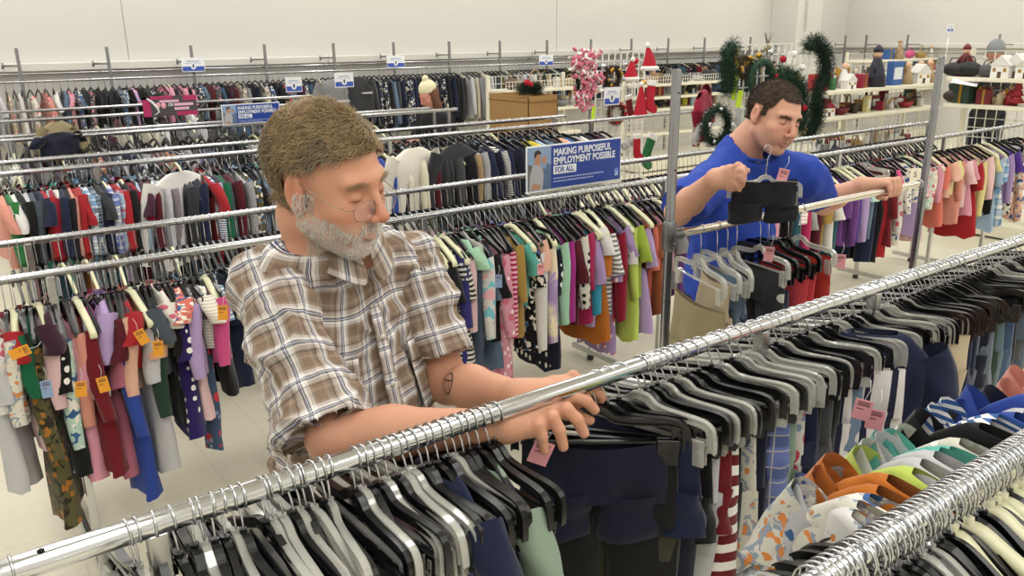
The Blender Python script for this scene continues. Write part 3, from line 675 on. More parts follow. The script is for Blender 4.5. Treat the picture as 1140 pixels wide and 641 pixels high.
R3b = [(a, b_, c_, 'long' if d == 'tee' and i % 2 else d, e+22) for i, (a, b_, c_, d, e) in enumerate(R3b)]
pxrow(R3b, 4.40, 1.30, 'adult', 'adult shirt rail, middle stretch', 180, ['cream_top','clear_top','black_top'], 'shirts on the adult rail, middle', lo=0, yview=-0.15, hangers=False)
DK = ['navy','black','charcoal','dark grey','off-black','dark navy','maroon','denim blue','grey','white','plum','slate','light blue','off-black','silver grey']
MX = ['navy','denim blue','sky blue','white','black','charcoal','light blue','steel blue','cream','grey','maroon','aqua','orange','red','lilac']
row(auto(0.35, 2.3, 0.05, MX, ['plain'], ['long','tee'], (0.9, 1.05)), 4.82, 1.30, 'adult', 'rear rail behind the adult shirts', 'black_top', False, 1, group='shirts on the rear adult rail')
row(auto(2.35, 3.95, 0.075, DK, ['plain'], ['long','tee'], (0.9, 1.05)), 4.82, 1.30, 'adult', 'rear rail behind the adult jackets', 'black_top', False, 1, group='shirts on the rear adult rail')
row(auto(0.5, 3.05, 0.060, MX+DK, ['plain','plain','denim','plaid','stripe'], ['long','tee','jacket','pants'], (0.8, 1.1)), 5.92, 1.30, 'adult', 'third rack, front rail', 'black_top', False, 1, group='clothes on the third rack')
row(auto(0.5, 2.9, 0.080, DK+['yellow','khaki','cream','olive'], ['plain','plain','plaid'], ['long','tee','pants'], (0.8, 1.1)), 6.16, 1.30, 'adult', 'third rack, rear rail', 'black_top', False, 1, group='clothes on the third rack')
row(auto(0.6, 3.4, 0.090, DK+['cream','khaki','white','light blue'], ['plain'], ['long','pants'], (0.8, 1.1)), 7.38, 1.30, 'adult', 'fourth rack, front rail', 'black_top', False, 1, group='clothes on the fourth rack')
row(auto(0.9, 2.9, 0.11, DK+['khaki','cream'], ['plain'], ['long','pants'], (0.8, 1.0)), 8.38, 1.30, 'adult', 'fourth rack, rear rail', 'black_top', False, 1, group='clothes on the fourth rack')
# wall rail
WA = ['black','white','plum','lilac','charcoal','navy','steel blue','off-black','dark red','pink','black','black','charcoal','maroon','dark grey','off-black','denim blue','grey']
WB = ['black','off-black','navy','charcoal','dark grey','dark navy','maroon','charcoal','slate','black','plum','denim blue','beige','grey']
WC = ['charcoal','dark grey','off-black','navy','charcoal','black','maroon','dark navy','steel blue','dark grey']
WD = ['black','dark red','teal','navy','pink','charcoal','tan','denim blue','peach','white','brown']
row(auto(0.55, 1.25, 0.10, ['off-white','beige','white','salmon','silver grey'], ['plain','floral'], ['tank','tee'], (0.75, 0.9)), YW, HW, 'adult', 'wall rail, far left', 'clear_top', False, 1, group='tops at the left end of the wall rail')
row(auto(1.3, 3.0, 0.062, WA, ['plain','plain','plain','floral','printed'], ['long','tee','dress'], (0.62, 0.80)), YW, HW, 'adult', 'wall rail, left of the slogan signs', 'clear_top', False, 1, jit=0.15, group='clothes on the wall rail, left')
row(auto(3.02, 4.9, 0.058, WB, ['plain','plain','plain','floral_dark','printed'], ['long','dress','jacket'], (0.85, 1.0)), YW, HW, 'adult', 'wall rail, behind the plaid man', 'clear_top', False, 1, jit=0.15, group='clothes on the wall rail, middle')
row(auto(4.95, 6.1, 0.068, WC, ['plain','plain','printed'], ['jacket','long'], (0.95, 1.1)), YW, HW, 'adult', 'wall rail, left of the cream hat', 'clear_top', False, 1, jit=0.1, group='coats on the wall rail')
row(auto(6.15, 7.6, 0.075, ['grey','silver grey','light blue','charcoal','black','cream','dark grey','beige','olive'], ['plain','heather'], ['jacket','long'], (0.85, 1.0)), YW, HW, 'adult', 'wall rail, right of the cream hat', 'clear_top', False, 1, jit=0.15, group='pale coats on the wall rail')
row(auto(7.65, 13.0, 0.12, WD+WB, ['plain'], ['jacket','long'], (0.6, 0.8)), YW, HW, 'adult', 'wall rail above the shelves', 'clear_top', False, 1, jit=0.2, group='clothes on the wall rail, far right')
# hangers of the rear rails
Xs = []
stuff_hangers([0.22+0.027*k for k in range(54)]+[1.7+.038*k for k in range(61)]+[4.1+.048*k for k in range(54)], 3.46, HL, 0.14, 'clothes_hangers', "closely packed black hangers along the second children's rail")
stuff_hangers([0.3+0.042*k for k in range(36)]+[2.25+.065*k for k in range(28)], 4.40, 1.30, 0.19, 'clothes_hangers', 'closely packed hangers along the adult shirt rail')
stuff_hangers([0.5+0.06*k for k in range(43)], 5.92, 1.30, 0.2, 'clothes_hangers', 'closely packed hangers along the third rack front rail')
stuff_hangers([0.5+0.08*k for k in range(31)], 6.16, 1.30, 0.2, 'clothes_hangers', 'closely packed hangers along the third rack rear rail')
stuff_hangers([0.35+0.055*k for k in range(65)], 4.82, 1.30, 0.2, 'clothes_hangers', 'closely packed hangers on the rear rail behind the adult shirts')
stuff_hangers([0.6+0.09*k for k in range(31)], 7.38, 1.30, 0.2, 'clothes_hangers', 'hangers along the fourth rack front rail')
stuff_hangers([0.5+0.07*k for k in range(178)], YW, HW, 0.2, 'clothes_hangers', 'small hangers along the back wall rail')
# ---------------------------------------------------------------- people: smooth implicit bodies meshed by surface nets
V = lambda *a: np.array(a, dtype=np.float32)
def smin(a, b, k):
    h = np.clip(0.5+0.5*(b-a)/k, 0, 1); return b+(a-b)*h-k*h*(1-h)
def d_cap(P, a, b, ra, rb):
    a = np.asarray(a, np.float32); b = np.asarray(b, np.float32); ab = b-a
    t = np.clip(((P-a)@ab)/max(1e-9, ab@ab), 0, 1); q = P-a-t[:, None]*ab
    return np.sqrt((q*q).sum(1)) - (ra+(rb-ra)*t)
def d_ell(P, c, r):
    q = (P-np.asarray(c, np.float32)); r = np.asarray(r, np.float32)
    k0 = np.sqrt(((q/r)**2).sum(1)); k1 = np.sqrt(((q/(r*r))**2).sum(1)); return k0*(k0-1)/np.maximum(k1, 1e-6)
def d_loft(P, o, ax, prof, rnd=0.03):
    """elliptic stack: ax rows = right, forward, up; prof = [(z, half width, half depth, shift forward)]"""
    L = (P-np.asarray(o, np.float32)) @ np.asarray(ax, np.float32).T
    z = L[:, 2]; Z = [p[0] for p in prof]
    a = np.interp(z, Z, [p[1] for p in prof]); b = np.interp(z, Z, [p[2] for p in prof]); s = np.interp(z, Z, [p[3] for p in prof])
    y = L[:, 1]-s; q = np.sqrt((L[:, 0]/a)**2+(y/b)**2); d = (q-1)*np.minimum(a, b)
    dz = np.maximum(Z[0]-z, z-Z[-1]); return -smin(-d, -dz, rnd)
def surf(fn, lo, hi, h):
    lo = np.array(lo, float); hi = np.array(hi, float); n = np.ceil((hi-lo)/h).astype(int)+1
    xs = [lo[i]+h*np.arange(n[i]) for i in range(3)]
    Gd = np.stack(np.meshgrid(*xs, indexing='ij'), -1).reshape(-1, 3).astype(np.float32)
    D = np.concatenate([fn(Gd[i:i+400000]) for i in range(0, len(Gd), 400000)]).reshape(n)
    S = D < 0; c = np.zeros([m-1 for m in n], np.int8)
    def sh(A, i, j, k): return A[i:A.shape[0]-1+i, j:A.shape[1]-1+j, k:A.shape[2]-1+k]
    acc = np.zeros(c.shape+(3,), np.float32); cnt = np.zeros(c.shape, np.float32)
    cs = [(i, j, k) for i in (0, 1) for j in (0, 1) for k in (0, 1)]
    for a in cs:
        for ax in range(3):
            if a[ax]: continue
            b = list(a); b[ax] = 1
            sa, sb = sh(S, *a), sh(S, *b); m = sa != sb
            da, db = sh(D, *a)[m], sh(D, *b)[m]; t = da/(da-db)
            p = np.tile(np.array(a, np.float32), (len(t), 1)); p[:, ax] += t
            acc[m] += p; cnt[m] += 1
    act = cnt > 0; idx = -np.ones(c.shape, np.int64); idx[act] = np.arange(act.sum())
    co = np.argwhere(act) + acc[act]/cnt[act][:, None]; verts = co*h+lo
    faces = []
    for ax in range(3):
        o1, o2 = [(1, 2), (2, 0), (0, 1)][ax]
        sl0 = [slice(None)]*3; sl1 = [slice(None)]*3; sl0[ax] = slice(0, -1); sl1[ax] = slice(1, None)
        A, B = S[tuple(sl0)], S[tuple(sl1)]; m = A != B
        e = np.argwhere(m); e = e[(e[:, o1] > 0) & (e[:, o2] > 0) & (e[:, o1] < n[o1]-1) & (e[:, o2] < n[o2]-1)]
        if not len(e): continue
        def cell(d1, d2):
            q = e.copy(); q[:, o1] -= d1; q[:, o2] -= d2; return idx[q[:, 0], q[:, 1], q[:, 2]]
        q = np.stack([cell(1, 1), cell(0, 1), cell(0, 0), cell(1, 0)], 1)
        ins = A[m[...]] if False else A[e[:, 0], e[:, 1], e[:, 2]]
        q[~ins] = q[~ins][:, ::-1]; faces.append(q)
    return verts, np.concatenate(faces)
def npmesh(name, verts, faces, mats, smooth=True, normals=None):
    me = bpy.data.meshes.new(name); me.vertices.add(len(verts)); me.vertices.foreach_set('co', verts.astype(np.float32).ravel())
    me.loops.add(faces.size); me.loops.foreach_set('vertex_index', faces.astype(np.int32).ravel())
    me.polygons.add(len(faces)); k = faces.shape[1]
    me.polygons.foreach_set('loop_start', np.arange(0, faces.size, k, dtype=np.int32)); me.polygons.foreach_set('loop_total', np.full(len(faces), k, np.int32))
    for m in mats: me.materials.append(m)
    me.update(calc_edges=True)
    if smooth: me.polygons.foreach_set('use_smooth', [True]*len(faces))
    me.validate()
    if normals is not None: me.normals_split_custom_set_from_vertices([tuple(n_) for n_ in normals])
    return me
def grad_normals(fn, v, e=.0015):
    v = v.astype(np.float32); g_ = np.stack([fn(v+np.eye(3, dtype=np.float32)[i]*e)-fn(v-np.eye(3, dtype=np.float32)[i]*e) for i in range(3)], 1)
    return g_/(np.linalg.norm(g_, axis=1)[:, None]+1e-9)
def merge(parts):
    vs = []; fs = []; o = 0
    for v, f in parts: vs.append(v); fs.append(f+o); o += len(v)
    return np.concatenate(vs), np.concatenate(fs)
def add_color(me, cols, name='skin_tone'):
    a = me.color_attributes.new(name, 'FLOAT_COLOR', 'POINT'); a.data.foreach_set('color', np.concatenate([cols, np.ones((len(cols), 1))], 1).astype(np.float32).ravel())
def frame_from(yaw, pit, rol):
    f = np.array([math.cos(yaw)*math.cos(pit), math.sin(yaw)*math.cos(pit), math.sin(pit)])
    r = np.cross(f, [0, 0, 1.]); r /= np.linalg.norm(r); u = np.cross(r, f)
    r2 = r*math.cos(rol)+u*math.sin(rol); u2 = -r*math.sin(rol)+u*math.cos(rol); return np.array([r2, f, u2])   # rows: his right, forward, up
def head_fn(P, opt):
    """P in head space (x his right, y forward, z up)"""
    X = P.copy(); X[:, 0] = np.abs(X[:, 0]); wd = opt.get('wide', 1.0); X[:, 0] /= wd
    d = d_ell(X, (0, -0.018, 0.035), (0.074, 0.097, 0.086))
    d = smin(d, d_ell(X, (0, 0.022, -0.02), (0.060, 0.070, 0.090)), 0.03)
    d = smin(d, d_cap(X, (0.052, 0.0, -0.055), (0.018, 0.060, -0.098), 0.020, 0.017), 0.025)
    d = smin(d, d_ell(X, (0, 0.066, -0.098), (0.024, 0.019, 0.018)), 0.015)
    d = smin(d, d_ell(X, (0.038, 0.058, -0.028), (0.024, 0.022, 0.022)), 0.02)      # cheek
    d = smin(d, d_ell(X, (0.028, 0.066, -0.055), (0.020, 0.020, 0.024)), 0.02)
    d = smin(d, d_cap(X, (0, 0.084, 0.026), (0.042, 0.070, 0.024), 0.011, 0.009), 0.014)   # brow
    d = -smin(-d, d_ell(X, (0.031, 0.096, 0.004), (0.017, 0.016, 0.011)), 0.012)    # socket
    d = smin(d, d_ell(X, (0.031, 0.0735, 0.001), (0.0135, 0.0130, 0.0105)), 0.004)  # lids over the eyeball
    d = smin(d, d_cap(X, (0, 0.086, 0.014), (0, 0.111, -0.030), 0.0068, 0.0088), 0.010)   # nose
    d = smin(d, d_ell(X, (0, 0.110, -0.033), (0.0100, 0.0105, 0.0095)), 0.008)
    d = smin(d, d_ell(X, (0.0115, 0.100, -0.037), (0.0070, 0.010, 0.007)), 0.006)
    d = -smin(-d, -(-d_ell(X, (0.007, 0.108, -0.0465), (0.0045, 0.006, 0.004))), 0.003)
    d = smin(d, d_cap(X, (0, 0.0925, -0.061), (0.018, 0.0855, -0.066), 0.0062, 0.0035), 0.005)   # lips
    d = smin(d, d_cap(X, (0, 0.0905, -0.0745), (0.016, 0.0845, -0.071), 0.0068, 0.0035), 0.005)
    d = -smin(-d, d_cap(X, (0, 0.101, -0.0675), (0.024, 0.0905, -0.0685), 0.0022, 0.0016), 0.003)
    # ears
    e = d_ell(X, (0.078, -0.010, 0.000), (0.009, 0.019, 0.031)); e = smin(e, d_ell(X, (0.076, -0.003, -0.026), (0.007, 0.010, 0.012)), 0.008)
    e = -smin(-e, d_ell(X, (0.088, -0.007, 0.002), (0.007, 0.010, 0.018)), 0.004)
    d = smin(d, e, 0.006)
    return d*0.9
def hand_caps(W, d, nrm, fingers, thumb, s=1.0, right=True):
    """fingers: list of (knuckle, tip) world points; returns capsules for palm and fingers"""
    C = []; W = np.array(W, float); nrm = np.array(nrm, float); nrm /= np.linalg.norm(nrm); rs = [0.0106, 0.0109, 0.0104, 0.0094]
    for i, (k, t) in enumerate(fingers):
        k = np.array(k, float); t = np.array(t, float); C.append((W, k, 0.021*s, 0.0150*s, 0.018))
        L = 0.088*s if i < 3 else 0.07*s; ch = np.linalg.norm(t-k); bulge = math.sqrt(max(0.0, L*L-ch*ch))*0.48
        m1 = k+(t-k)*0.42+nrm*bulge; m2 = k+(t-k)*0.76+nrm*bulge*0.72
        r = rs[i]*s; C += [(k, m1, r*1.22, r*1.08, 0.006), (m1, m2, r*1.10, r*0.98, 0.004), (m2, t, r*0.98, r*0.86, 0.004)]
    for i in range(len(fingers)-1):
        C.append((fingers[i][0], fingers[i+1][0], 0.0155*s, 0.0150*s, 0.014))
    tb, tm, tt = [np.array(q, float) for q in thumb]
    C += [(W, tb, 0.018*s, 0.015*s, 0.014), (tb, tm, 0.0135*s, 0.011*s, 0.008), (tm, tt, 0.011*s, 0.0092*s, 0.005)]
    return C
def caps_fn(C, base_k=0.006):
    def f(P, d=None):
        for a, b, ra, rb, k in C:
            lo = np.minimum(a, b)-max(ra, rb)-0.05; hi = np.maximum(a, b)+max(ra, rb)+0.05
            q = d_cap(P, a, b, ra, rb); d = q if d is None else smin(d, q, k)
        return d
    return f
def skin_mat(name, tattoo=None, base='#c98f74'):
    g = G(name, 0.52); at = g.n('ShaderNodeVertexColor', layer_name='skin_tone'); nn = g.noise(45, 4); n2 = g.noise(9, 3)
    c = g.mix(g.math('MULTIPLY', nn.outputs['Fac'], 0.22), at.outputs['Color'], hx('#a8604c')); c = g.mix(g.math('MULTIPLY', n2.outputs['Fac'], 0.12), c, hx('#e8c0a4'))
    if tattoo is not None:
        ctr, ax1, ax2 = tattoo
        o_ = g.c.outputs['Object']
        vm = g.n('ShaderNodeVectorMath', operation='SUBTRACT'); g.t.links.new(o_, vm.inputs[0]); vm.inputs[1].default_value = ctr
        def dot(ax):
            q = g.n('ShaderNodeVectorMath', operation='DOT_PRODUCT'); g.t.links.new(vm.outputs[0], q.inputs[0]); q.inputs[1].default_value = ax; return q.outputs['Value']
        u, v_ = dot(ax1), dot(ax2)
        ln = g.n('ShaderNodeVectorMath', operation='LENGTH'); g.t.links.new(vm.outputs[0], ln.inputs[0])
        r = g.math('SQRT', g.math('ADD', g.math('MULTIPLY', u, u), g.math('MULTIPLY', v_, v_)))
        near = g.math('LESS_THAN', ln.outputs['Value'], 0.045)
        ringm = g.math('COMPARE', r, 0.0205, 0.0020)
        inside = g.math('LESS_THAN', r, 0.0205)
        bars = g.math('MAXIMUM', g.math('COMPARE', v_, 0.006, 0.0017), g.math('MULTIPLY', g.math('COMPARE', g.math('ABSOLUTE', g.math('ADD', u, g.math('MULTIPLY', v_, 0.4))), 0.0075, 0.0016), g.math('LESS_THAN', v_, 0.006)))
        m_ = g.math('MULTIPLY', g.math('MAXIMUM', ringm, g.math('MULTIPLY', inside, bars)), near)
        c = g.mix(g.math('MULTIPLY', m_, 0.85), c, hx('#2b2a30'))
    g.b.inputs['Subsurface Weight'].default_value = 0.12; g.b.inputs['Subsurface Radius'].default_value = (0.02, 0.008, 0.004); g.b.inputs['Subsurface Scale'].default_value = 0.3
    g.b.inputs['Specular IOR Level'].default_value = 0.35
    return g.done(c, g.noise(260, 3).outputs['Fac'], 0.001, 0.25)
def face_colors(v, Rh, hc, s, base, blush, lip, beard_tint=None, sh_amt=0.0, wide=1.0):
    L = ((v-np.array(hc)) @ Rh.T)/s; col = np.tile(np.array(hx(base)[:3]), (len(v), 1))
    def blob(c, r, colr, amt, mirror=True):
        q = L.copy()
        if mirror: q[:, 0] = np.abs(q[:, 0])
        w_ = np.exp(-(((q-np.array(c))/np.array(r))**2).sum(1))*amt; return w_[:, None], np.array(hx(colr)[:3])
    for c, r, cc, a in [((0.035, 0.07, -0.03), (0.025, 0.03, 0.02), blush, 0.55), ((0, 0.115, -0.033), (0.02, 0.03, 0.016), blush, 0.7), ((0.08, -0.01, 0), (0.012, 0.03, 0.035), blush, 0.6),
                        ((0.031, 0.085, -0.004), (0.018, 0.02, 0.009), blush, 0.35)]:
        w_, cc = blob(c, r, cc, a); col = col*(1-w_)+cc*w_
    w_, cc = blob((0, 0.095, -0.0675), (0.024, 0.02, 0.0075), lip, 1.1); w_ = np.clip(w_, 0, 0.85); col = col*(1-w_)+cc*w_
    if beard_tint:  # beard's own tone blended into the jaw and chin skin
        q = L; m_ = np.clip((-0.038-q[:, 2]+0.25*np.clip(0.03-q[:, 1], 0, 1))/0.02, 0, 1)*np.clip((q[:, 2]+0.16)/0.03, 0, 1)*np.clip((q[:, 1]+0.02)/0.03, 0, 1)
        m_ = (m_*sh_amt)[:, None]; col = col*(1-m_)+np.array(hx(beard_tint)[:3])*m_
    near = (np.linalg.norm(L, axis=1) < 0.2)[:, None]
    return np.where(near, col, np.array(hx(base)[:3]))
def strands(pts, nrm, flow, ln, r, seg=4, curl=0.4, jit=0.35, seed=1, lift=0.25, colsel=None, wave=0.0):
    """thin tapered hair strands, three-sided"""
    rng = np.random.default_rng(seed); n = len(pts); p = pts.copy(); f = flow+rng.normal(size=flow.shape)*jit; f /= np.linalg.norm(f, axis=1)[:, None]
    ph = rng.uniform(0, 6.28, n); L = ln*(rng.uniform(0.65, 1.2, n)); rows = []; side = np.cross(f, nrm); side /= np.linalg.norm(side, axis=1)[:, None]+1e-9
    for k in range(seg+1):
        t = k/seg; rr = r*(1-0.75*t)
        for j in range(3):
            a = 2*PI*j/3; rows.append(p + side*(rr*math.cos(a)) + nrm*(rr*math.sin(a)))
        d = f*(1-lift*(1-t)) + nrm*lift*(1-t)*1.2 - nrm*curl*t + side*(wave*np.sin(ph+t*5))[:, None]
        d /= np.linalg.norm(d, axis=1)[:, None]; p = p + d*(L/seg)[:, None]
    A = np.stack(rows, 1); vs = A.reshape(-1, 3); m = 3*(seg+1); fs = []
    base = (np.arange(n)*m)[:, None]
    for k in range(seg):
        for j in range(3):
            fs.append(base+np.array([k*3+j, k*3+(j+1) % 3, k*3+3+(j+1) % 3, k*3+3+j]))
    return vs, np.concatenate(fs)
def hair_mat(name, c1, c2, c3=None, rough=0.45):
    g = G(name, rough); nn = g.noise(55, 3); n2 = g.noise(14, 2)
    c = g.mix(g.math('MULTIPLY', nn.outputs['Fac'], 1.0), hx(c1), hx(c2))
    if c3: c = g.mix(g.math('GREATER_THAN', n2.outputs['Fac'], 0.56), c, hx(c3))
    g.b.inputs['Specular IOR Level'].default_value = 0.4
    return g.done(c)
def sample_surface(verts, faces, mask, n, seed):
    rng = np.random.default_rng(seed); cen = verts[faces].mean(1); a = verts[faces[:, 1]]-verts[faces[:, 0]]; b = verts[faces[:, 3]]-verts[faces[:, 0]]
    nr = np.cross(a, b); ar = np.linalg.norm(nr, axis=1); ok = mask(cen) & (ar > 0); idx = np.where(ok)[0]
    c = rng.choice(idx, n, p=ar[idx]/ar[idx].sum()); u = rng.random((n, 1)); w_ = rng.random((n, 1))
    return verts[faces[c, 0]]+a[c]*u+b[c]*w_, nr[c]/ar[c][:, None]
def npn(v): v = np.array(v, float); return v/np.linalg.norm(v)
def arr(v): return np.array(tuple(v), float)

plaidg = G('plaid_shirt_cloth', 0.85)
uvn = plaidg.n('ShaderNodeUVMap'); uvn.uv_map = 'cloth'
ux, uy, uz = plaidg.sep(uvn.outputs[0])[:3]
STR = [(0, '#85715f'), (0.22, '#9a8a7a'), (0.30, '#ddd8d3'), (0.38, '#f4f2f0'), (0.47, '#2e2c3c'), (0.485, '#e8e8ec'), (0.505, '#3d4a78'), (0.52, '#eeeef0'), (0.54, '#26262e'), (0.555, '#d5d0cb'), (0.60, '#c4bcb6'), (0.70, '#9c8e80'), (0.76, '#201f24'), (0.772, '#8a7767'), (0.86, '#a09080'), (0.95, '#85715f')]
ca = plaidg.ramp(plaidg.math('FRACT', plaidg.math('MULTIPLY', ux, 1/0.062)), STR)
cb = plaidg.ramp(plaidg.math('FRACT', plaidg.math('MULTIPLY', uy, 1/0.062)), STR)
cc_ = plaidg.mix(0.5, ca, cb)
for u_ in (ux, uy):
    f_ = plaidg.math('FRACT', plaidg.math('MULTIPLY', u_, 1/0.062))
    for p0_, w_, c_, a_ in ((.47, .014, '#1e2030', .8), (.515, .012, '#2c3f7a', .75), (.493, .008, '#f4f4f6', .7), (.545, .010, '#15151c', .8), (.76, .010, '#1c1a1e', .65), (.41, .010, '#f6f4f2', .6), (.60, .008, '#f6f4f2', .55)):
        cc_ = plaidg.mix(plaidg.math('MULTIPLY', plaidg.math('COMPARE', f_, p0_, w_), a_), cc_, hx(c_))
plaidm = plaidg.done(cc_, plaidg.noise(900, 2).outputs['Fac'], 0.0006, 0.3)
def set_uv(me, uv):
    l = me.uv_layers.new(name='cloth'); vi = np.empty(len(me.loops), np.int32); me.loops.foreach_get('vertex_index', vi)
    l.data.foreach_set('uv', uv[vi].astype(np.float32).ravel())
def vnoise(v, sc, seed=0.0, oct_=3):
    return np.array([noise.fractal(Vector((p[0]*sc[0]+seed, p[1]*sc[1], p[2]*sc[2])), 0.8, 2.0, oct_) for p in v])
def normals_of(verts, faces):
    a = verts[faces[:, 2]]-verts[faces[:, 0]]; b = verts[faces[:, 3]]-verts[faces[:, 1]]; fn = np.cross(a, b); n = np.zeros_like(verts)
    for j in range(4): np.add.at(n, faces[:, j], fn)
    return n/(np.linalg.norm(n, axis=1)[:, None]+1e-12)
def shirt_piece(fn, lo, hi, h, uvf, name, m, parent, amp=0.006, seed=0, sc=(9, 9, 9), keep=None, folds=None):
    v, f = surf(fn, lo, hi, h); nr = normals_of(v, f)
    q = vnoise(v, sc, seed); rid = 0.5-np.abs(q)*1.8; disp = amp*rid + amp*0.5*vnoise(v, (sc[0]*2.7, sc[1]*2.7, sc[2]*2.7), seed+5, 2)
    if folds is not None: disp = disp + folds(v)
    uv = uvf(v); v = v+nr*disp[:, None]
    if keep is not None:
        cen = v[f].mean(1); f = f[keep(cen)]; used = np.unique(f); mp = -np.ones(len(v), int); mp[used] = np.arange(len(used)); v = v[used]; uv = uv[used]; f = mp[f]
    me = npmesh(name, v, f, [m]); set_uv(me, uv); o = link(name, me, parent)
    sm = o.modifiers.new('cloth_thickness', 'SOLIDIFY'); sm.thickness = 0.0018; sm.offset = -1
    return o
def axes_of(a, b, ref=(0, 0, 1)):
    z = npn(np.array(b)-np.array(a)); x = np.cross(np.array(ref, float), z); x = npn(x) if np.linalg.norm(x) > 1e-3 else npn(np.cross((1, 0, 0), z)); y = np.cross(z, x); return np.array([x, y, z])

# ================= the man in the plaid shirt
HEADS = 1.04
HC = (0.583, 1.345, 1.640); RH = frame_from(math.radians(-63.7), math.radians(-11), math.radians(-5.5))
def hp(x, y, z, s=HEADS, R_=RH, c=HC): return np.array(c) + (np.array([x, y, z])*s) @ R_
J = dict(RS=V(.462, 1.385, 1.452), RE=V(.470, 1.155, 1.255), RW=V(.712, 1.005, 1.262), LS=V(.792, 1.452, 1.425), LE=V(.800, 1.33, 1.20), LW=V(.80, 1.085, 1.262))
NB = V(.622, 1.425, 1.515)
rk = [arr(atY(px, py, Y)) for px, py, Y in [(619, 449, 1.000), (613, 458, .988), (603, 467, .980), (592, 474, .978)]]
rt = [arr(atY(px, py, Y)) for px, py, Y in [(662, 456, .975), (650, 482, .950), (627, 497, .948), (606, 501, .958)]]
RHAND = hand_caps(J['RW'], None, (-.1, -.25, .95), list(zip(rk, rt)), [rk[0]+V(-.035, .03, -.01), rk[0]+V(.0, .045, -.03), rk[0]+V(.035, .035, -.045)])
lk = [J['LW']+V(.075, dy, .008-abs(dy+.04)*.15) for dy in (-.075, -.052, -.028, -.006)]
lt = [k+V(.055, -.012, -.030) for k in lk]
LHAND = hand_caps(J['LW'], None, (.0, .0, 1), list(zip(lk, lt)), [J['LW']+V(.03, -.055, -.015), J['LW']+V(.06, -.085, -.025), J['LW']+V(.09, -.09, -.04)])
arms = [(J['RS'], J['RE'], .048, .040, .02), (J['RE'], J['RE']+(J['RW']-J['RE'])*.35, .041, .043, .02), (J['RE']+(J['RW']-J['RE'])*.35, J['RW'], .043, .0265, .02),
        (J['LS'], J['LE'], .046, .040, .02), (J['LE'], J['LE']+(J['LW']-J['LE'])*.35, .040, .042, .02), (J['LE']+(J['LW']-J['LE'])*.35, J['LW'], .042, .0265, .02)]
neckc = [(NB, arr(hp(0, -.045, -.075)), .064, .060, .03), (NB+V(0, .02, -.09), NB+V(0, .01, -.01), .070, .060, .03), (J['RS'], NB, .05, .055, .03), (J['LS'], NB, .05, .055, .03)]
RT = frame_from(math.radians(-80), 0, 0)
TO = (.628, 1.455, 0.0)
def body1(P, parts=('head', 'arms', 'hands', 'torso')):
    d = None
    if 'torso' in parts: d = d_loft(P, TO, RT, [(.80, .130, .105, 0), (.95, .14, .11, .01), (1.10, .135, .11, .03), (1.25, .135, .10, .005), (1.38, .13, .08, 0), (1.45, .10, .06, 0)], .04)
    C = list(neckc) if 'head' in parts else []
    if 'arms' in parts: C += arms
    if 'hands' in parts: C += RHAND+LHAND
    for a, b, ra, rb, k in C:
        q = d_cap(P, a, b, ra, rb); d = q if d is None else smin(d, q, k)
    if 'head' in parts:
        L = ((P-np.array(HC, np.float32)) @ RH.T.astype(np.float32))/HEADS; q = head_fn(L, {})*HEADS; d = smin(d, q, .018)
    return d
parts_ = []
hb = [hp(x_, y_, z_) for x_ in (-.1, .1) for y_ in (-.13, .14) for z_ in (-.13, .13)]; hlo = np.min(hb, 0); hhi = np.max(hb, 0)
parts_.append(surf(lambda P: body1(P, ('head',)), hlo, hhi, .0026))
parts_.append(surf(lambda P: body1(P, ('head', 'torso')), (.40, 1.24, 1.36), (.84, 1.58, hlo[2]+.004), .007))
hall = rk+rt+[np.array(J['RW'])]; parts_.append(surf(lambda P: body1(P, ('hands', 'arms')), np.min(hall, 0)-.035, np.max(hall, 0)+(.05, .08, .05), .0026))
xcut = float(np.min(hall, 0)[0]-.035)+.002
parts_.append(surf(lambda P: body1(P, ('hands', 'arms')), (.38, .93, 1.17), (xcut+.014, 1.45, 1.52), .0055))
parts_.append(surf(lambda P: body1(P, ('hands', 'arms')), (xcut-.004, 1.070, 1.10), (.96, 1.52, 1.50), .0055))
leg = [((.56, 1.47, .92), (.53, 1.44, .50), .095, .062, .02), ((.53, 1.44, .50), (.53, 1.47, .09), .062, .042, .02), ((.72, 1.47, .92), (.76, 1.46, .50), .095, .062, .02), ((.76, 1.46, .50), (.76, 1.49, .09), .062, .042, .02)]
bv, bf = merge(parts_)
tat = atY(487, 425, 1.2)
LE_, LW_ = J['LE'], J['LW']; fa = npn(LW_-LE_)
tc = np.array(LE_)*0.72+np.array(LW_)*0.28
vdir = npn(np.array([0, 0, CAMH])-tc); vdir = npn(vdir-fa*vdir.dot(fa)); tc = tc+vdir*0.041
tax = np.cross(vdir, fa)
skin1 = skin_mat('skin_tanned', (tuple(tc), tuple(fa), tuple(tax)))
me = npmesh('person_body', bv, bf, [skin1], normals=grad_normals(lambda P: body1(P, ('head', 'arms', 'hands', 'torso')), bv)); add_color(me, face_colors(bv, RH, HC, HEADS, '#d39c7f', '#c0705c', '#a8584c', '#d8c6b6', .55))
man1 = link('person', me); tag(man1, 'person with wavy grey-brown hair, white beard, glasses and brown plaid shirt sorting hangers', 'person')
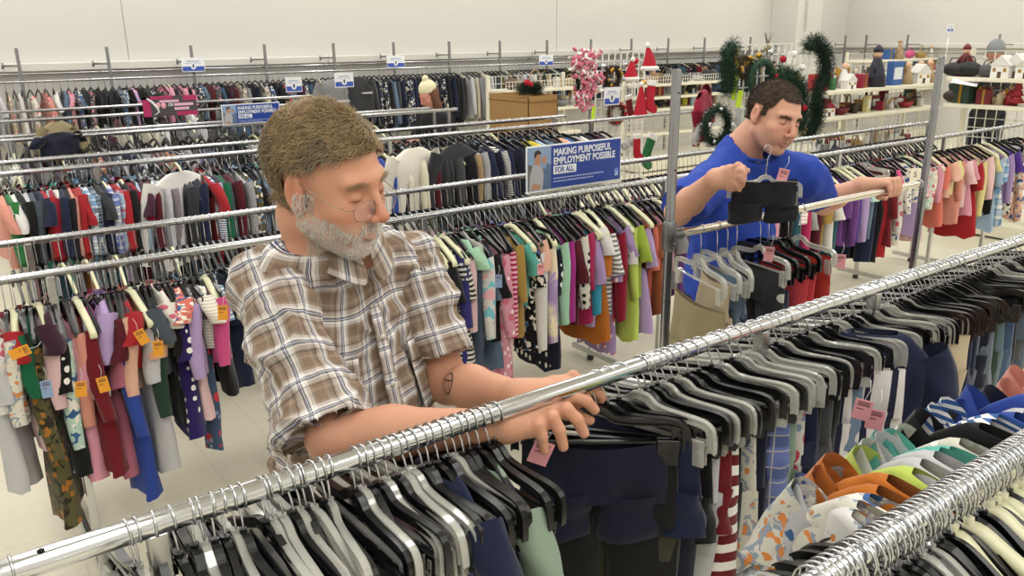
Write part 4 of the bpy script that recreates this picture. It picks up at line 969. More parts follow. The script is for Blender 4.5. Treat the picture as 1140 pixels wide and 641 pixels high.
# hair
hv, hf = parts_[0]; Lh = lambda c: ((c-np.array(HC)) @ RH.T)/HEADS
def scalp(c):
    q = Lh(c); x_, y_, z_ = np.abs(q[:, 0]), q[:, 1], q[:, 2]
    front = 0.066 - 0.35*np.clip(x_-.03, 0, 1) ; line = np.where(y_ > 0.045, front, np.where(y_ > 0.0, 0.066-(0.045-y_)*1.0, np.where(y_ > -.03, .024+y_*0.3, -0.030-(-.03-y_)*0.25)))
    return (z_ > line) & ~((x_ > .066) & (y_ > -.040) & (y_ < .02) & (z_ < .040))
cap_f = hf[scalp(hv[hf].mean(1))]; used = np.unique(cap_f); mp = -np.ones(len(hv), int); mp[used] = np.arange(len(used))
nr = normals_of(hv, hf)[used]; nz = vnoise(hv[used], (28, 28, 28), 3)
capv = hv[used]+nr*(0.007+0.005*nz)[:, None]
hairm = hair_mat('hair_greybrown', '#6f593d', '#cdb48a', '#94836a')
hair = link('hair', npmesh('hair_cap', capv, mp[cap_f], [mat('hair_under', '#66543a', .8)]), man1)
def flow_field(pts, nrm, L, back=(0, -1, -.15), seedn=0):
    sw = vnoise(pts, (16, 16, 16), 9+seedn, 2); sw2 = vnoise(pts, (16, 16, 16), 40+seedn, 2)
    f = np.tile(np.array(back), (len(pts), 1)); f[:, 0] += sw*2.2 + np.sign(L[:, 0])*.15; f[:, 1] += sw2*1.4; f[:, 2] -= np.clip(np.abs(L[:, 0])/.07, 0, 1)*.9
    f = f @ RH; f -= nrm*(f*nrm).sum(1)[:, None]; return f/(np.linalg.norm(f, axis=1)[:, None]+1e-9)
p_, n_r = sample_surface(hv, hf, scalp, 9000, 5); p_ = p_+n_r*.006
sv, sf = strands(p_, n_r, flow_field(p_, n_r, Lh(p_)), .026, .0011, 5, .45, .22, 2, .42, wave=.7)
link('hair_strands', npmesh('hair_strands', sv, sf, [hairm]), hair)
def beardm(c):
    q = Lh(c); x_, y_, z_ = np.abs(q[:, 0]), q[:, 1], q[:, 2]
    jaw = (z_ < -.040-.0*x_) & (z_ > -.135) & (y_ > -.012) & (z_ < -.030-.55*np.clip(y_-.03, 0, 1)+.0) ; jaw &= ~((x_ < .022) & (z_ > -.079) & (z_ < -.060) & (y_ > .07))
    jaw &= ~((z_ > -.052) & (x_ < .014)) ; side = (y_ < .022) & (y_ > -.008) & (z_ < .002) & (z_ > -.1)
    mous = (z_ < -.046) & (z_ > -.062) & (x_ < .026) & (y_ > .06)
    return jaw | side | mous
beardmat = hair_mat('beard_white', '#d8cebd', '#ffffff', '#efe8dc', .6)
p_, n_r = sample_surface(hv, hf, beardm, 5200, 6); Lb = Lh(p_)
fl = np.tile(np.array([0, .25, -1.0]), (len(p_), 1)); fl[:, 0] += Lb[:, 0]*6; fl = fl @ RH; fl -= n_r*(fl*n_r).sum(1)[:, None]; fl /= np.linalg.norm(fl, axis=1)[:, None]
sv, sf = strands(p_, n_r, fl, .0085, .0006, 3, .3, .35, 7, .35)
link('beard', npmesh('beard', sv, sf, [beardmat]), man1)
def browm(c):
    q = Lh(c); x_, y_, z_ = np.abs(q[:, 0]), q[:, 1], q[:, 2]; return (x_ > .012) & (x_ < .048) & (y_ > .05) & (z_ > .018-.1*np.abs(x_-.03)) & (z_ < .028-.12*np.abs(x_-.03))
p_, n_r = sample_surface(hv, hf, browm, 230, 8); Lb = Lh(p_); fl = np.stack([np.sign(Lb[:, 0]), np.zeros(len(Lb)), .25*np.ones(len(Lb))], 1) @ RH
sv, sf = strands(p_, n_r, fl, .010, .0005, 3, .2, .3, 9, .4)
link('brow_hair', npmesh('eyebrows', sv, sf, [hair_mat('brow_brown', '#93795a', '#bfa98a')]), man1)
b = MB()
for s in (-1, 1):
    pts = [hp(s*(.031+.0125*math.cos(a)), .0725+.0125*math.sin(a)*1.02, -.0045+.0015*math.sin(a)) for a in [math.radians(q) for q in range(10, 171, 16)]]
    b.tube(pts, .0008, 5)
b.obj('lash_hair', mat('lash_dark', '#3b2a22', .7), man1)
# shirt
def torso_uv(v):
    L = (v-np.array(TO)) @ RT.T; th = np.arctan2(L[:, 0], L[:, 1]); return np.stack([th*.165+.01*np.sin(L[:, 2]*14), L[:, 2]+.012*np.sin(th*3)], 1)
on_c = np.array(NB)+np.array([.02, -.145, -.125])
def shirt_torso(P):
    d = d_loft(P, TO, RT, [(.78, .178, .150, 0), (.95, .186, .160, .02), (1.10, .176, .158, .038), (1.25, .174, .140, .01), (1.36, .168, .122, 0), (1.455, .150, .095, -.005)], .045)
    for a, b_, ra, rb, k in [(J['RS'], NB+V(0, 0, -.005), .062, .064, .03), (J['LS'], NB+V(0, 0, -.005), .060, .064, .03)]: d = smin(d, d_cap(P, a, b_, ra, rb), k)
    hole = d_cap(P, NB+V(0, -.004, .010), arr(hp(0, -.03, -.07)), .064, .080); hole = np.minimum(hole, d_cap(P, NB+V(0, -.05, -.01), on_c+np.array([0, 0, .0]), .034, .012)); return -smin(-d, hole, .008)
def tfolds(v):
    L = (v-np.array(TO)) @ RT.T; a = np.arctan2(L[:, 0], L[:, 1])
    w1 = vnoise(v, (5, 5, 5), 21, 2)*3; w2 = vnoise(v, (4, 4, 9), 33, 2)*3
    return (.0075*(1-2*np.abs(np.sin(a*2.5+L[:, 2]*13+w1)))*np.clip((1.46-L[:, 2])*6, 0, 1) + .006*(1-2*np.abs(np.sin(a*4-L[:, 2]*17+w2))))*1.05
shirt = shirt_piece(shirt_torso, (.38, 1.22, .80), (.88, 1.68, 1.56), .0085, torso_uv, 'shirt', plaidm, man1, .006, 1, (8, 8, 11), folds=tfolds)
def sleeve_fn(S, E, t1, r0, r1, off=(0, 0, 0)):
    A = np.array(S, np.float32); B = A+(np.array(E, np.float32)-A)*t1; ax = axes_of(A, B)
    def f(P):
        L = (P-A) @ ax.T.astype(np.float32); ln = np.linalg.norm(B-A)
        r = np.interp(L[:, 2], [-.08, 0, ln], [r0*.9, r0, r1]); d = np.sqrt((L[:, 0]*.97)**2+(L[:, 1]*.9)**2)-r
        d = np.maximum(d, L[:, 2]-ln); cap = d_cap(P, A-(B-A)*.05, A+(B-A)*.3, r0, r0); d2 = np.where(L[:, 2] < 0, cap, d)
        return d2
    def uv(v):
        L = (v-A) @ ax.T; return np.stack([np.arctan2(L[:, 1], L[:, 0])*.075, L[:, 2]+.0], 1)
    def keep(c):
        L = (c-A) @ ax.T; return L[:, 2] < np.linalg.norm(B-A)-.004
    def folds(v):
        L = (v-A) @ ax.T; a = np.arctan2(L[:, 1], L[:, 0]); w1 = vnoise(v, (7, 7, 7), 12, 2)*2.5; return .0095*(1-2*np.abs(np.sin(L[:, 2]*21+1.3*np.sin(a+1)+a*.5+w1)))*np.clip(L[:, 2]*9+.5, 0.3, 1) + .003*np.sin(a*3+L[:, 2]*12+w1)
    return f, uv, keep, folds, A, B
for S, E, t1, r0, r1, sd in [(J['RS']+V(.004, 0, 0), J['RE']+V(-.004, 0, -.01), .96, .066, .078, 11), (J['LS'], J['LE'], .80, .066, .070, 23)]:
    f, uv, keep, folds, A, B = sleeve_fn(S, E, t1, r0, r1)
    lo = np.minimum(A, B)-.13; hi = np.maximum(A, B)+.13
    sl_ = shirt_piece(f, lo, hi, .0055, uv, 'sleeve', plaidm, shirt, .006, sd, (13, 13, 13), keep, folds)
# collar: two folded leaves round the neck
def collar_piece(pts_top, pts_out, name='collar'):
    b = MB(); n = len(pts_top); vs = [tuple(p) for p in pts_top]+[tuple(p) for p in pts_out]
    fs = [(i, i+1, n+i+1, n+i) for i in range(n-1)]; b.add(vs, fs); me = b.mesh(name, plaidm)
    u = []; acc = 0
    for i in range(n):
        if i: acc += np.linalg.norm(np.array(pts_top[i])-np.array(pts_top[i-1]))
        u.append(acc)
    set_uv(me, np.array([(a, 0.03) for a in u]+[(a, 0.03+.055) for a in u])); o = link(name, me, shirt)
    m_ = o.modifiers.new('fold_thickness', 'SOLIDIFY'); m_.thickness = .003; m2 = o.modifiers.new('soften', 'SUBSURF'); m2.levels = 2; m2.render_levels = 2
    return o
cz = NB+V(0, .0, .036)
for s in (1, -1):
    top = []; out = []
    for k in range(9):
        a = math.radians(180-k*22*1.0); x_ = s*math.sin(a); y_ = math.cos(a)      # from nape to throat
        fr = k/8; R1 = .073+.008*fr; dirw = (np.array([x_, y_*1.05, 0])) @ RT
        top.append(np.array(cz)+dirw*R1+np.array([0, 0, .028-.075*fr**1.6])); wv = .040+.030*fr**2
        out.append(np.array(cz)+dirw*(R1+.014+.022*fr**1.5)+np.array([0, 0, .028-.075*fr**1.6-wv]))
    collar_piece(top, out)
# placket, pockets and buttons sit on the chest
def on_torso(th, z, off=.004):
    w_ = np.array([math.sin(th), math.cos(th), 0.0]) @ RT; o_ = np.array([TO[0], TO[1], z]); lo_, hi_ = 0.0, .35
    for _ in range(24):
        m_ = (lo_+hi_)/2; d = shirt_torso((o_+w_*m_)[None].astype(np.float32))[0]
        if d < 0: lo_ = m_
        else: hi_ = m_
    return o_+w_*(lo_+off+.004)
def patch(th0, th1, z0_, z1_, name, off, nx=6, nz=10, flap=0):
    b = MB(); vs = []; uv = []
    for j in range(nz+1):
        for i in range(nx+1):
            th = th0+(th1-th0)*i/nx; z = z0_+(z1_-z0_)*j/nz - (flap*(1-abs(2*i/nx-1)) if j == 0 else 0); vs.append(tuple(on_torso(th, z, off))); uv.append((th*.165+.031, z+.017))
    b.add(vs, [(j*(nx+1)+i, j*(nx+1)+i+1, (j+1)*(nx+1)+i+1, (j+1)*(nx+1)+i) for j in range(nz) for i in range(nx)])
    me = b.mesh(name, plaidm); set_uv(me, np.array(uv)); o = link(name, me, shirt); m_ = o.modifiers.new('thick', 'SOLIDIFY'); m_.thickness = .002; return o
patch(-.09, .09, .86, 1.40, 'placket', .004, 3, 24)
patch(.42, 1.02, 1.17, 1.305, 'pocket', .003); patch(.40, 1.04, 1.275, 1.315, 'pocket_flap', .008, 8, 3, .012)
patch(-1.02, -.42, 1.17, 1.305, 'pocket', .003); patch(-1.04, -.40, 1.275, 1.315, 'pocket_flap', .008, 8, 3, .012)
for z in (.95, 1.05, 1.15, 1.25, 1.34):
    b = MB(); p0 = on_torso(0, z, .007); b.tube([p0, p0+RT[1]*.003], .0055, 10); b.obj('button', mat('button_pearl', '#dcd6c6', .3), shirt)
# trousers, shoes (behind the rack)
def trous(P):
    d = d_loft(P, (.64, 1.465, 0), RT, [(.80, .168, .128, 0), (.95, .172, .130, 0), (1.0, .168, .125, 0)], .03)
    for a, b_, ra, rb, k in leg: d = smin(d, d_cap(P, a, b_, ra, rb+.015), .03)
    return d
v, f = surf(trous, (.38, 1.28, .05), (.92, 1.66, 1.02), .014)
link('trousers', npmesh('trousers', v, f, [mat('jeans_dark', '#2c3444', .9)]), man1)
def shoe(c, yaw, parent, m):
    mt = Matrix.Translation(Vector(c)) @ Matrix.Rotation(yaw, 4, 'Z'); b = MB()
    prof = [(-.10, .036, .09), (-.05, .040, .085), (.0, .040, .075), (.06, .044, .055), (.12, .044, .045), (.165, .030, .035)]
    rings = []
    for x_, w_, h_ in prof: rings.append([mt @ Vector((x_, w_*math.cos(a), .012+max(0, h_*.5+h_*.5*math.sin(a)))) for a in [2*PI*j/12 for j in range(12)]])
    ring_loft(b, rings, 12); b.add(rings[0], [tuple(range(12))]); b.add(rings[-1], [tuple(range(11, -1, -1))])
    b.obj('shoe', m, parent)
shoe((.53, 1.44, 0), math.radians(-85), man1, mat('shoe_dark', '#26211e', .5)); shoe((.76, 1.46, 0), math.radians(-75), man1, MATS['shoe_dark'])
# glasses
gl = thing('eyeglasses', 'thin silver wire-framed eyeglasses worn low by the bearded man', 'glasses', tuple(HC))
HCv = np.array(HC); fm = mat('wire_frame', '#9b8f80', .25, 1.0)
def gp(x_, y_, z_): return hp(x_, y_, z_)-HCv
gz = -.016; gy = .102
lensm = mat('lens_glass', '#f4f6f6', .03, 0, Alpha=.10, Specular_IOR_Level=1.0)
for s in (-1, 1):
    ring = []
    for k in range(24):
        a = 2*PI*k/24; ca_, sa_ = math.cos(a), math.sin(a); ring.append(gp(s*(.033+.025*(abs(ca_)**.85)*(1 if ca_ > 0 else -1)), gy-.006*abs(ca_)*(1 if ca_ > 0 else .2), gz+.0175*(abs(sa_)**.85)*(1 if sa_ > 0 else -1)))
    b = MB(); b.tube(ring+[ring[0]], .0007, 5); b.obj('rim', fm, gl)
    b = MB(); b.add(ring+[sum(ring)/24], [(k, (k+1) % 24, 24) for k in range(24)]); b.obj('lens', lensm, gl)
    b = MB(); b.tube([gp(s*.058, gy-.006, gz+.006), gp(s*.066, gy-.012, gz+.006), gp(s*.0745, .06, gz+.012), gp(s*.080, .02, .012), gp(s*.082, -.008, .022), gp(s*.082, -.022, .010)], .0009, 6); b.obj('temple', fm, gl)
    b = MB(); b.tube([gp(s*.011, gy-.002, gz+.002), gp(s*.009, gy-.004, gz-.008)], .0017, 6); b.obj('nose_pad', lensm, gl)
b = MB(); b.tube([gp(-.008, gy+.002, gz+.004), gp(0, gy+.006, gz+.008), gp(.008, gy+.002, gz+.004)], .0009, 6); b.obj('bridge', fm, gl)
# ================= the man in the blue T-shirt
HC2 = (2.456, 1.812, 1.598); RH2 = frame_from(math.radians(-101), math.radians(-12), math.radians(11))
def hp2(x, y, z): return hp(x, y, z, 1.0, RH2, HC2)
K = dict(RS=V(*atZ(790, 203, 2.92)), RE=V(*atZ(755, 236, 2.72)), RW=V(*atY(797, 199, 1.60)), LS=V(*atZ(897, 196, 3.02)), LE=V(*atZ(916, 226, 3.22)), LW=V(*atY(972, 213, 1.72)))
NB2 = V(2.435, 1.925, 1.482)
RT2 = frame_from(math.radians(-78), 0, 0); TO2 = (2.43, 1.955, 0)
ra_ = RW @ _ray(1, 1)
def wp(px, py, Y): return arr(atY(px, py, Y))
k2 = [wp(812, 190, 1.56), wp(816, 195, 1.55), wp(817, 201, 1.55), wp(815, 207, 1.56)]
t2 = [wp(829, 193, 1.53), wp(828, 200, 1.52), wp(826, 206, 1.52), wp(823, 211, 1.53)]
R2H = hand_caps(K['RW'], None, (-.5, -.6, .6), list(zip(k2, t2)), [wp(806, 190, 1.60), wp(818, 187, 1.60), wp(832, 190, 1.585)], 1.0)
hx2 = wp(990, 208, YM)[0]
k3 = [np.array([hx2-.028+.021*i, YM+.014, HM+.024]) for i in (3, 2, 1, 0)]
t3 = [np.array([hx2-.028+.021*i, YM-.021, HM-.016]) for i in (3, 2, 1, 0)]
K['LW'] = V(hx2-.075, YM+.075, HM+.018)
L2H = hand_caps(K['LW'], None, (0, -.4, 1), list(zip(k3, t3)), [np.array([hx2-.035, YM+.03, HM+.0]), np.array([hx2-.045, YM+.012, HM-.022]), np.array([hx2-.040, YM-.012, HM-.026])], 1.0)
arms2 = [(K['RS'], K['RE'], .052, .042, .02), (K['RE'], K['RE']+(K['RW']-K['RE'])*.35, .043, .043, .02), (K['RE']+(K['RW']-K['RE'])*.35, K['RW'], .043, .028, .02),
         (K['LS'], K['LE'], .052, .043, .02), (K['LE'], K['LE']+(K['LW']-K['LE'])*.35, .043, .043, .02), (K['LE']+(K['LW']-K['LE'])*.35, K['LW'], .043, .028, .02)]
neck2 = [(NB2, arr(hp2(0, -.045, -.06)), .064, .062, .03), (NB2+V(0, .01, -.09), NB2+V(0, 0, -.03), .065, .062, .03), (K['RS'], NB2+V(0, 0, -.06), .04, .04, .03), (K['LS'], NB2+V(0, 0, -.06), .04, .04, .03)]
def body2(P, parts):
    d = None; C = list(neck2) if 'head' in parts else []
    if 'arms' in parts: C += arms2
    if 'hands' in parts: C += R2H+L2H
    for a, b, ra, rb, k in C:
        q = d_cap(P, a, b, ra, rb); d = q if d is None else smin(d, q, k)
    if 'head' in parts:
        L = ((P-np.array(HC2, np.float32)) @ RH2.T.astype(np.float32)); q = head_fn(L, {'wide': 1.04}); d = smin(d, q, .018)
    return d
pp = []
hb = [hp2(x_, y_, z_) for x_ in (-.1, .1) for y_ in (-.125, .135) for z_ in (-.125, .13)]; lo2 = np.min(hb, 0); hi2 = np.max(hb, 0)
pp.append(surf(lambda P: body2(P, ('head',)), lo2, hi2, .0031)); hv2, hf2 = pp[0]
pp.append(surf(lambda P: body2(P, ('head',)), (2.15, 1.72, 1.30), (2.75, 2.05, lo2[2]+.006), .009))
pp.append(surf(lambda P: body2(P, ('arms', 'hands')), np.min([K['RS'], K['RE'], K['RW']]+t2, 0)-.07, np.max([K['RS'], K['RE'], K['RW']]+t2, 0)+.07, .0045))
pp.append(surf(lambda P: body2(P, ('arms', 'hands')), np.min([K['LS'], K['LE'], K['LW']]+t3, 0)-.07, np.max([K['LS'], K['LE'], K['LW']]+t3, 0)+.07, .0045))
bv2, bf2 = merge(pp); me = npmesh('person_body', bv2, bf2, [skin_mat('skin_fair')], normals=grad_normals(lambda P: body2(P, ('head', 'arms', 'hands')), bv2)); add_color(me, face_colors(bv2, RH2, HC2, 1.0, '#d8a58c', '#c97f6c', '#a85a52', '#8f7768', .30))
man2 = link('person', me); tag(man2, 'person with short brown hair and blue T-shirt holding a clear hanger of dark shorts', 'person')
L2 = lambda c: ((c-np.array(HC2)) @ RH2.T)
def scalp2(c):
    q = L2(c); x_, y_, z_ = np.abs(q[:, 0]), q[:, 1], q[:, 2]
    line = np.where(y_ > 0.030, .068+.45*np.clip(x_-.030, 0, .014)-2.0*np.clip(x_-.046, 0, 1), np.where(y_ > 0.0, 0.030, np.where(y_ > -.03, .022, -0.036-.2*np.clip(x_-.03, 0, 1)*-1)))
    side = (x_ > .058) & (y_ > 0.0) & (y_ < .030) & (z_ > -.004+.3*np.clip(y_,0,1)) & (z_ < .08)
    return ((z_ > line) | side) & ~((x_ > .0745) & (y_ > -.033) & (y_ < .012) & (z_ < .034))
cf = hf2[scalp2(hv2[hf2].mean(1))]; used = np.unique(cf); mp = -np.ones(len(hv2), int); mp[used] = np.arange(len(used)); nr = normals_of(hv2, hf2)[used]
hm2 = hair_mat('hair_darkbrown', '#2a1d17', '#54402f', None, .6)
h2 = link('hair', npmesh('hair_cap', hv2[used]+nr*.0035, mp[cf], [hm2]), man2)
p_, n_r = sample_surface(hv2, hf2, scalp2, 7000, 15); p_ = p_+n_r*.002
sv, sf = strands(p_, n_r, (lambda f: f/np.linalg.norm(f, axis=1)[:, None])(np.tile(np.array([0, .5, -.5]) @ RH2, (len(p_), 1))), .009, .0009, 2, .2, .5, 3, 1.0)
link('hair_strands', npmesh('hair_strands', sv, sf, [hm2]), h2)
def brow2(c):
    q = L2(c); x_, y_, z_ = np.abs(q[:, 0]), q[:, 1], q[:, 2]; return (x_ > .010) & (x_ < .050) & (y_ > .05) & (z_ > .016-.1*np.abs(x_-.03)) & (z_ < .026-.1*np.abs(x_-.03))
p_, n_r = sample_surface(hv2, hf2, brow2, 260, 8); Lb = L2(p_); fl = np.stack([np.sign(Lb[:, 0]), np.zeros(len(Lb)), .2*np.ones(len(Lb))], 1) @ RH2
sv, sf = strands(p_, n_r, fl, .009, .0007, 3, .2, .3, 9, .4); link('brow_hair', npmesh('brow_hair', sv, sf, [hm2]), man2)
b = MB()
for s in (-1, 1):
    b.tube([hp2(s*(.031+.0125*math.cos(a)), .0725+.0125*math.sin(a)*1.02, -.003+.0025*math.sin(a)) for a in [math.radians(q) for q in range(10, 171, 16)]], .0011, 5)
b.obj('lash_hair', mat('lash_black', '#241a17', .7), man2)
bluem = mat('blue_cotton', '#1f41a4', .85, bump=(11, .6))
def tee(P):
    d = d_loft(P, TO2, RT2, [(.86, .195, .150, .01), (1.0, .195, .160, .02), (1.12, .190, .150, .02), (1.25, .195, .135, .01), (1.33, .19, .115, 0), (1.40, .15, .09, -.005)], .045)
    for a, b_, ra, rb, k in [(K['RS'], NB2+V(0, 0, -.03), .070, .082, .03), (K['LS'], NB2+V(0, 0, -.03), .070, .082, .03)]: d = smin(d, d_cap(P, a, b_, ra, rb), k)
    for A, E, t1 in ((K['RS'], K['RE'], .86), (K['LS'], K['LE'], .62)):
        q = d_cap(P, A, A+(E-A)*t1, .076, .080); ax = npn(E-A).astype(np.float32); q = np.maximum(q, (P-A) @ ax - np.linalg.norm(E-A)*t1); d = smin(d, q, .025)
    hole = d_cap(P, NB2+V(0, -.010, -.002), arr(hp2(0, -.02, -.09)), .066, .085); return -smin(-d, hole, .006)
v, f = surf(tee, (1.90, 1.55, .84), (2.90, 2.22, 1.56), .0105); nr = normals_of(v, f)
rid = (1-2*np.abs(vnoise(v, (6, 6, 4), 4, 3)))*.010+vnoise(v, (14, 14, 10), 8, 2)*.004; v = v+nr*(rid-.005)[:, None]
o = link('t_shirt', npmesh('t_shirt', v, f, [bluem]), man2)
rb_ = MB(); rb_.tube([arr(NB2)+np.array([0, -.026, -.004])+np.array([.078*math.cos(a), .078*math.sin(a), .030*math.sin(a)]) for a in [2*PI*k/24 for k in range(25)]], .0055, 6); rb_.obj('neckband', bluem, o)
def trous2(P):
    d = d_loft(P, TO2, RT2, [(.80, .175, .135, .01), (.90, .180, .140, .01), (.96, .175, .135, .01)], .03)
    for a, b_, ra, rb, k in [((2.33, 1.96, .88), (2.31, 1.94, .48), .10, .075, 0), ((2.31, 1.94, .48), (2.31, 1.98, .08), .075, .065, 0), ((2.52, 1.94, .88), (2.56, 1.92, .48), .10, .075, 0), ((2.56, 1.92, .48), (2.56, 1.96, .08), .075, .065, 0)]: d = smin(d, d_cap(P, a, b_, ra, rb), .03)
    return d
v, f = surf(trous2, (2.1, 1.72, .04), (2.8, 2.2, .98), .015); link('trousers', npmesh('trousers', v, f, [mat('trouser_navy', '#161a28', .9)]), man2)
shoe((2.31, 1.94, 0), math.radians(-85), man2, MATS['shoe_dark']); shoe((2.56, 1.92, 0), math.radians(-72), man2, MATS['shoe_dark'])

# ================= shoppers further back
def far_person(label, base, hc, yaw, hat, hatm, hair_m, coat, coatm, skin='#c99078', beard=None, lean=0.15, arm_px=None, height=1.62):
    R_ = frame_from(math.radians(yaw), math.radians(-22), 0); RB = frame_from(math.radians(yaw), 0, 0); hc = np.array(hc, float)
    fw = RB[1]; rt_ = RB[0]; nb = hc-fw*.07-np.array([0, 0, .17]); pel = nb-fw*lean-np.array([0, 0, .50]); pel[2] = max(pel[2], .85)
    S1 = nb+rt_*.17-np.array([0, 0, .05]); S2 = nb-rt_*.17-np.array([0, 0, .05]); E1 = S1+fw*.12-np.array([0, 0, .24])+rt_*.04; E2 = S2+fw*.12-np.array([0, 0, .24])-rt_*.04
    W1 = E1+fw*.22+np.array([0, 0, .03])-rt_*.05; W2 = E2+fw*.22+np.array([0, 0, .05])+rt_*.05
    def hands_c(W, s):
        ks = [W+fw*.075+rt_*s*q for q in (-.027, -.009, .009, .026)]; ts = [k_+fw*(.05+.01*(i in (1, 2)))-np.array([0, 0, .03]) for i, k_ in enumerate(ks)]
        return hand_caps(W, None, (0, 0, 1), list(zip(ks, ts)), [W+fw*.03-rt_*s*.03, W+fw*.06-rt_*s*.05, W+fw*.09-rt_*s*.052], .95)
    def head_(P):
        L = ((P-hc.astype(np.float32)) @ R_.T.astype(np.float32)); d = head_fn(L, {}); return smin(d, d_cap(P, nb, hc-np.array([0, 0, .05]), .055, .052), .02)
    def hd(P):
        d = None
        for a, b_, ra, rb, k in hands_c(W1, 1)+hands_c(W2, -1)+[(E1, W1, .035, .027, .02), (E2, W2, .035, .027, .02)]:
            q = d_cap(P, a, b_, ra, rb); d = q if d is None else smin(d, q, k)
        return d
    def allf(P):
        d = smin(head_(P), hd(P), .01)
        for a, b_, ra, rb in [(nb, S1, .05, .05), (nb, S2, .05, .05), (S1, E1, .05, .04), (S2, E2, .05, .04)]: d = smin(d, d_cap(P, a, b_, ra, rb), .03)
        return d
    ext = np.array([W1, W2, hc, S1, S2]); v, f = surf(allf, ext.min(0)-.17, ext.max(0)+.17, .0068); me = npmesh('person_body', v, f, [skin_mat('skin_far_%d' % len(MATS))]); add_color(me, face_colors(v, R_, hc, 1, skin, '#b96a5c', '#98504a', beard, .9 if beard else 0))
    o = link('person', me); tag(o, label, 'person')
    def coatf(P):
        d = d_cap(P, pel, nb-np.array([0, 0, .1]), .155, .150)
        for a, b_, ra, rb in [(S1, S2, .075, .075), (S1, E1, .068, .06), (E1, E1+(W1-E1)*.85, .058, .048), (S2, E2, .068, .06), (E2, E2+(W2-E2)*.85, .058, .048), (nb-np.array([0, 0, .04]), nb, .08, .07)]: d = smin(d, d_cap(P, a, b_, ra, rb), .03)
        return d
    v, f = surf(coatf, np.min([pel, S1, S2, W1, W2, E1, E2], 0)-.20, np.max([pel, S1, S2, W1, W2, nb], 0)+.20, .014); nr = normals_of(v, f); v = v+nr*(vnoise(v, (9, 9, 6), 2, 2)*.01)[:, None]
    link(coat, npmesh(coat, v, f, [coatm]), o)
    def legs(P):
        d = None
        for s in (-1, 1):
            hp_ = pel+rt_*s*.09; fo = np.array([hp_[0], hp_[1], .08])+rt_*s*.02
            q = d_cap(P, hp_, fo, .095, .055); d = q if d is None else smin(d, q, .03)
        return d
    v, f = surf(legs, np.array([pel[0]-.28, pel[1]-.28, .02]), pel+np.array([.28, .28, .14]), .018); link('trousers', npmesh('trousers', v, f, [MATS['trouser_navy']]), o)
    for s in (-1, 1):
        fo = pel+rt_*s*.11; shoe((fo[0], fo[1], 0), math.radians(yaw), o, MATS['shoe_dark'])
    def tp(x_, y_, z_): return hc+(np.array([x_, y_, z_]) @ R_)
    if hair_m:
        v, f = surf(lambda P: smin(d_ell((P-hc.astype(np.float32)) @ R_.T.astype(np.float32), (0, -.03, .02), (.086, .095, .10)), smin(d_ell((P-hc.astype(np.float32)) @ R_.T.astype(np.float32), (.065, -.02, -.10), (.035, .055, .11)), d_ell((P-hc.astype(np.float32)) @ R_.T.astype(np.float32), (-.065, -.02, -.10), (.035, .055, .11)), .02), .03), hc-.26, hc+.18, .008)
        nr = normals_of(v, f); v = v+nr*(vnoise(v, (30, 30, 6), 2, 2)*.008)[:, None]; link('hair', npmesh('hair', v, f, [hair_m]), o)
    def hatf(P):
        L = (P-hc.astype(np.float32)) @ R_.T.astype(np.float32)
        if hat == 'pom':
            d = d_ell(L, (0, -.02, .070), (.080, .096, .092)); d = np.maximum(d, .022-L[:, 2]); d = smin(d, d_cap(L, (-.0, -.02, .04), (0, -.02, .055), .098, .092), .01) if False else d
            d = smin(d, d_ell(L, (0, -.035, .175), (.032, .032, .030)), .012); return d
        d = d_ell(L, (0, -.02, .060), (.086, .108, .088)); return np.maximum(d, .020-L[:, 2]+.1*L[:, 1])
    v, f = surf(hatf, hc-.16, hc+.32, .006); nr = normals_of(v, f); v = v+nr*(.003*np.sin(np.arctan2(v[:, 1]-hc[1], v[:, 0]-hc[0])*34))[:, None]
    link('knitted_hat', npmesh('knitted_hat', v, f, [hatm]), o)
    return o
wc = atZ(477, 107, 8.3)
far_person('person in a cream bobble hat and black sweatshirt browsing behind the racks', None, tuple(wc), 186, 'pom', mat('cream_wool', '#e6e0bd', .95), hair_mat('hair_auburn', '#4a2c1e', '#7a4e36', None, .6), 'sweatshirt', mat('black_cotton', '#15151a', .9), '#cf8f7c')
rc = atZ(1108, 60, 8.9)
far_person('person in a grey beanie and dark jacket with a beard at the shelves', None, tuple(rc), 200, 'beanie', mat('grey_wool', '#8b8d90', .95), None, 'dark_jacket', mat('charcoal_cloth', '#2a2b2f', .9), '#b5816a', '#3a2a22')

PAL['olive drab'] = '#3a3a2c'
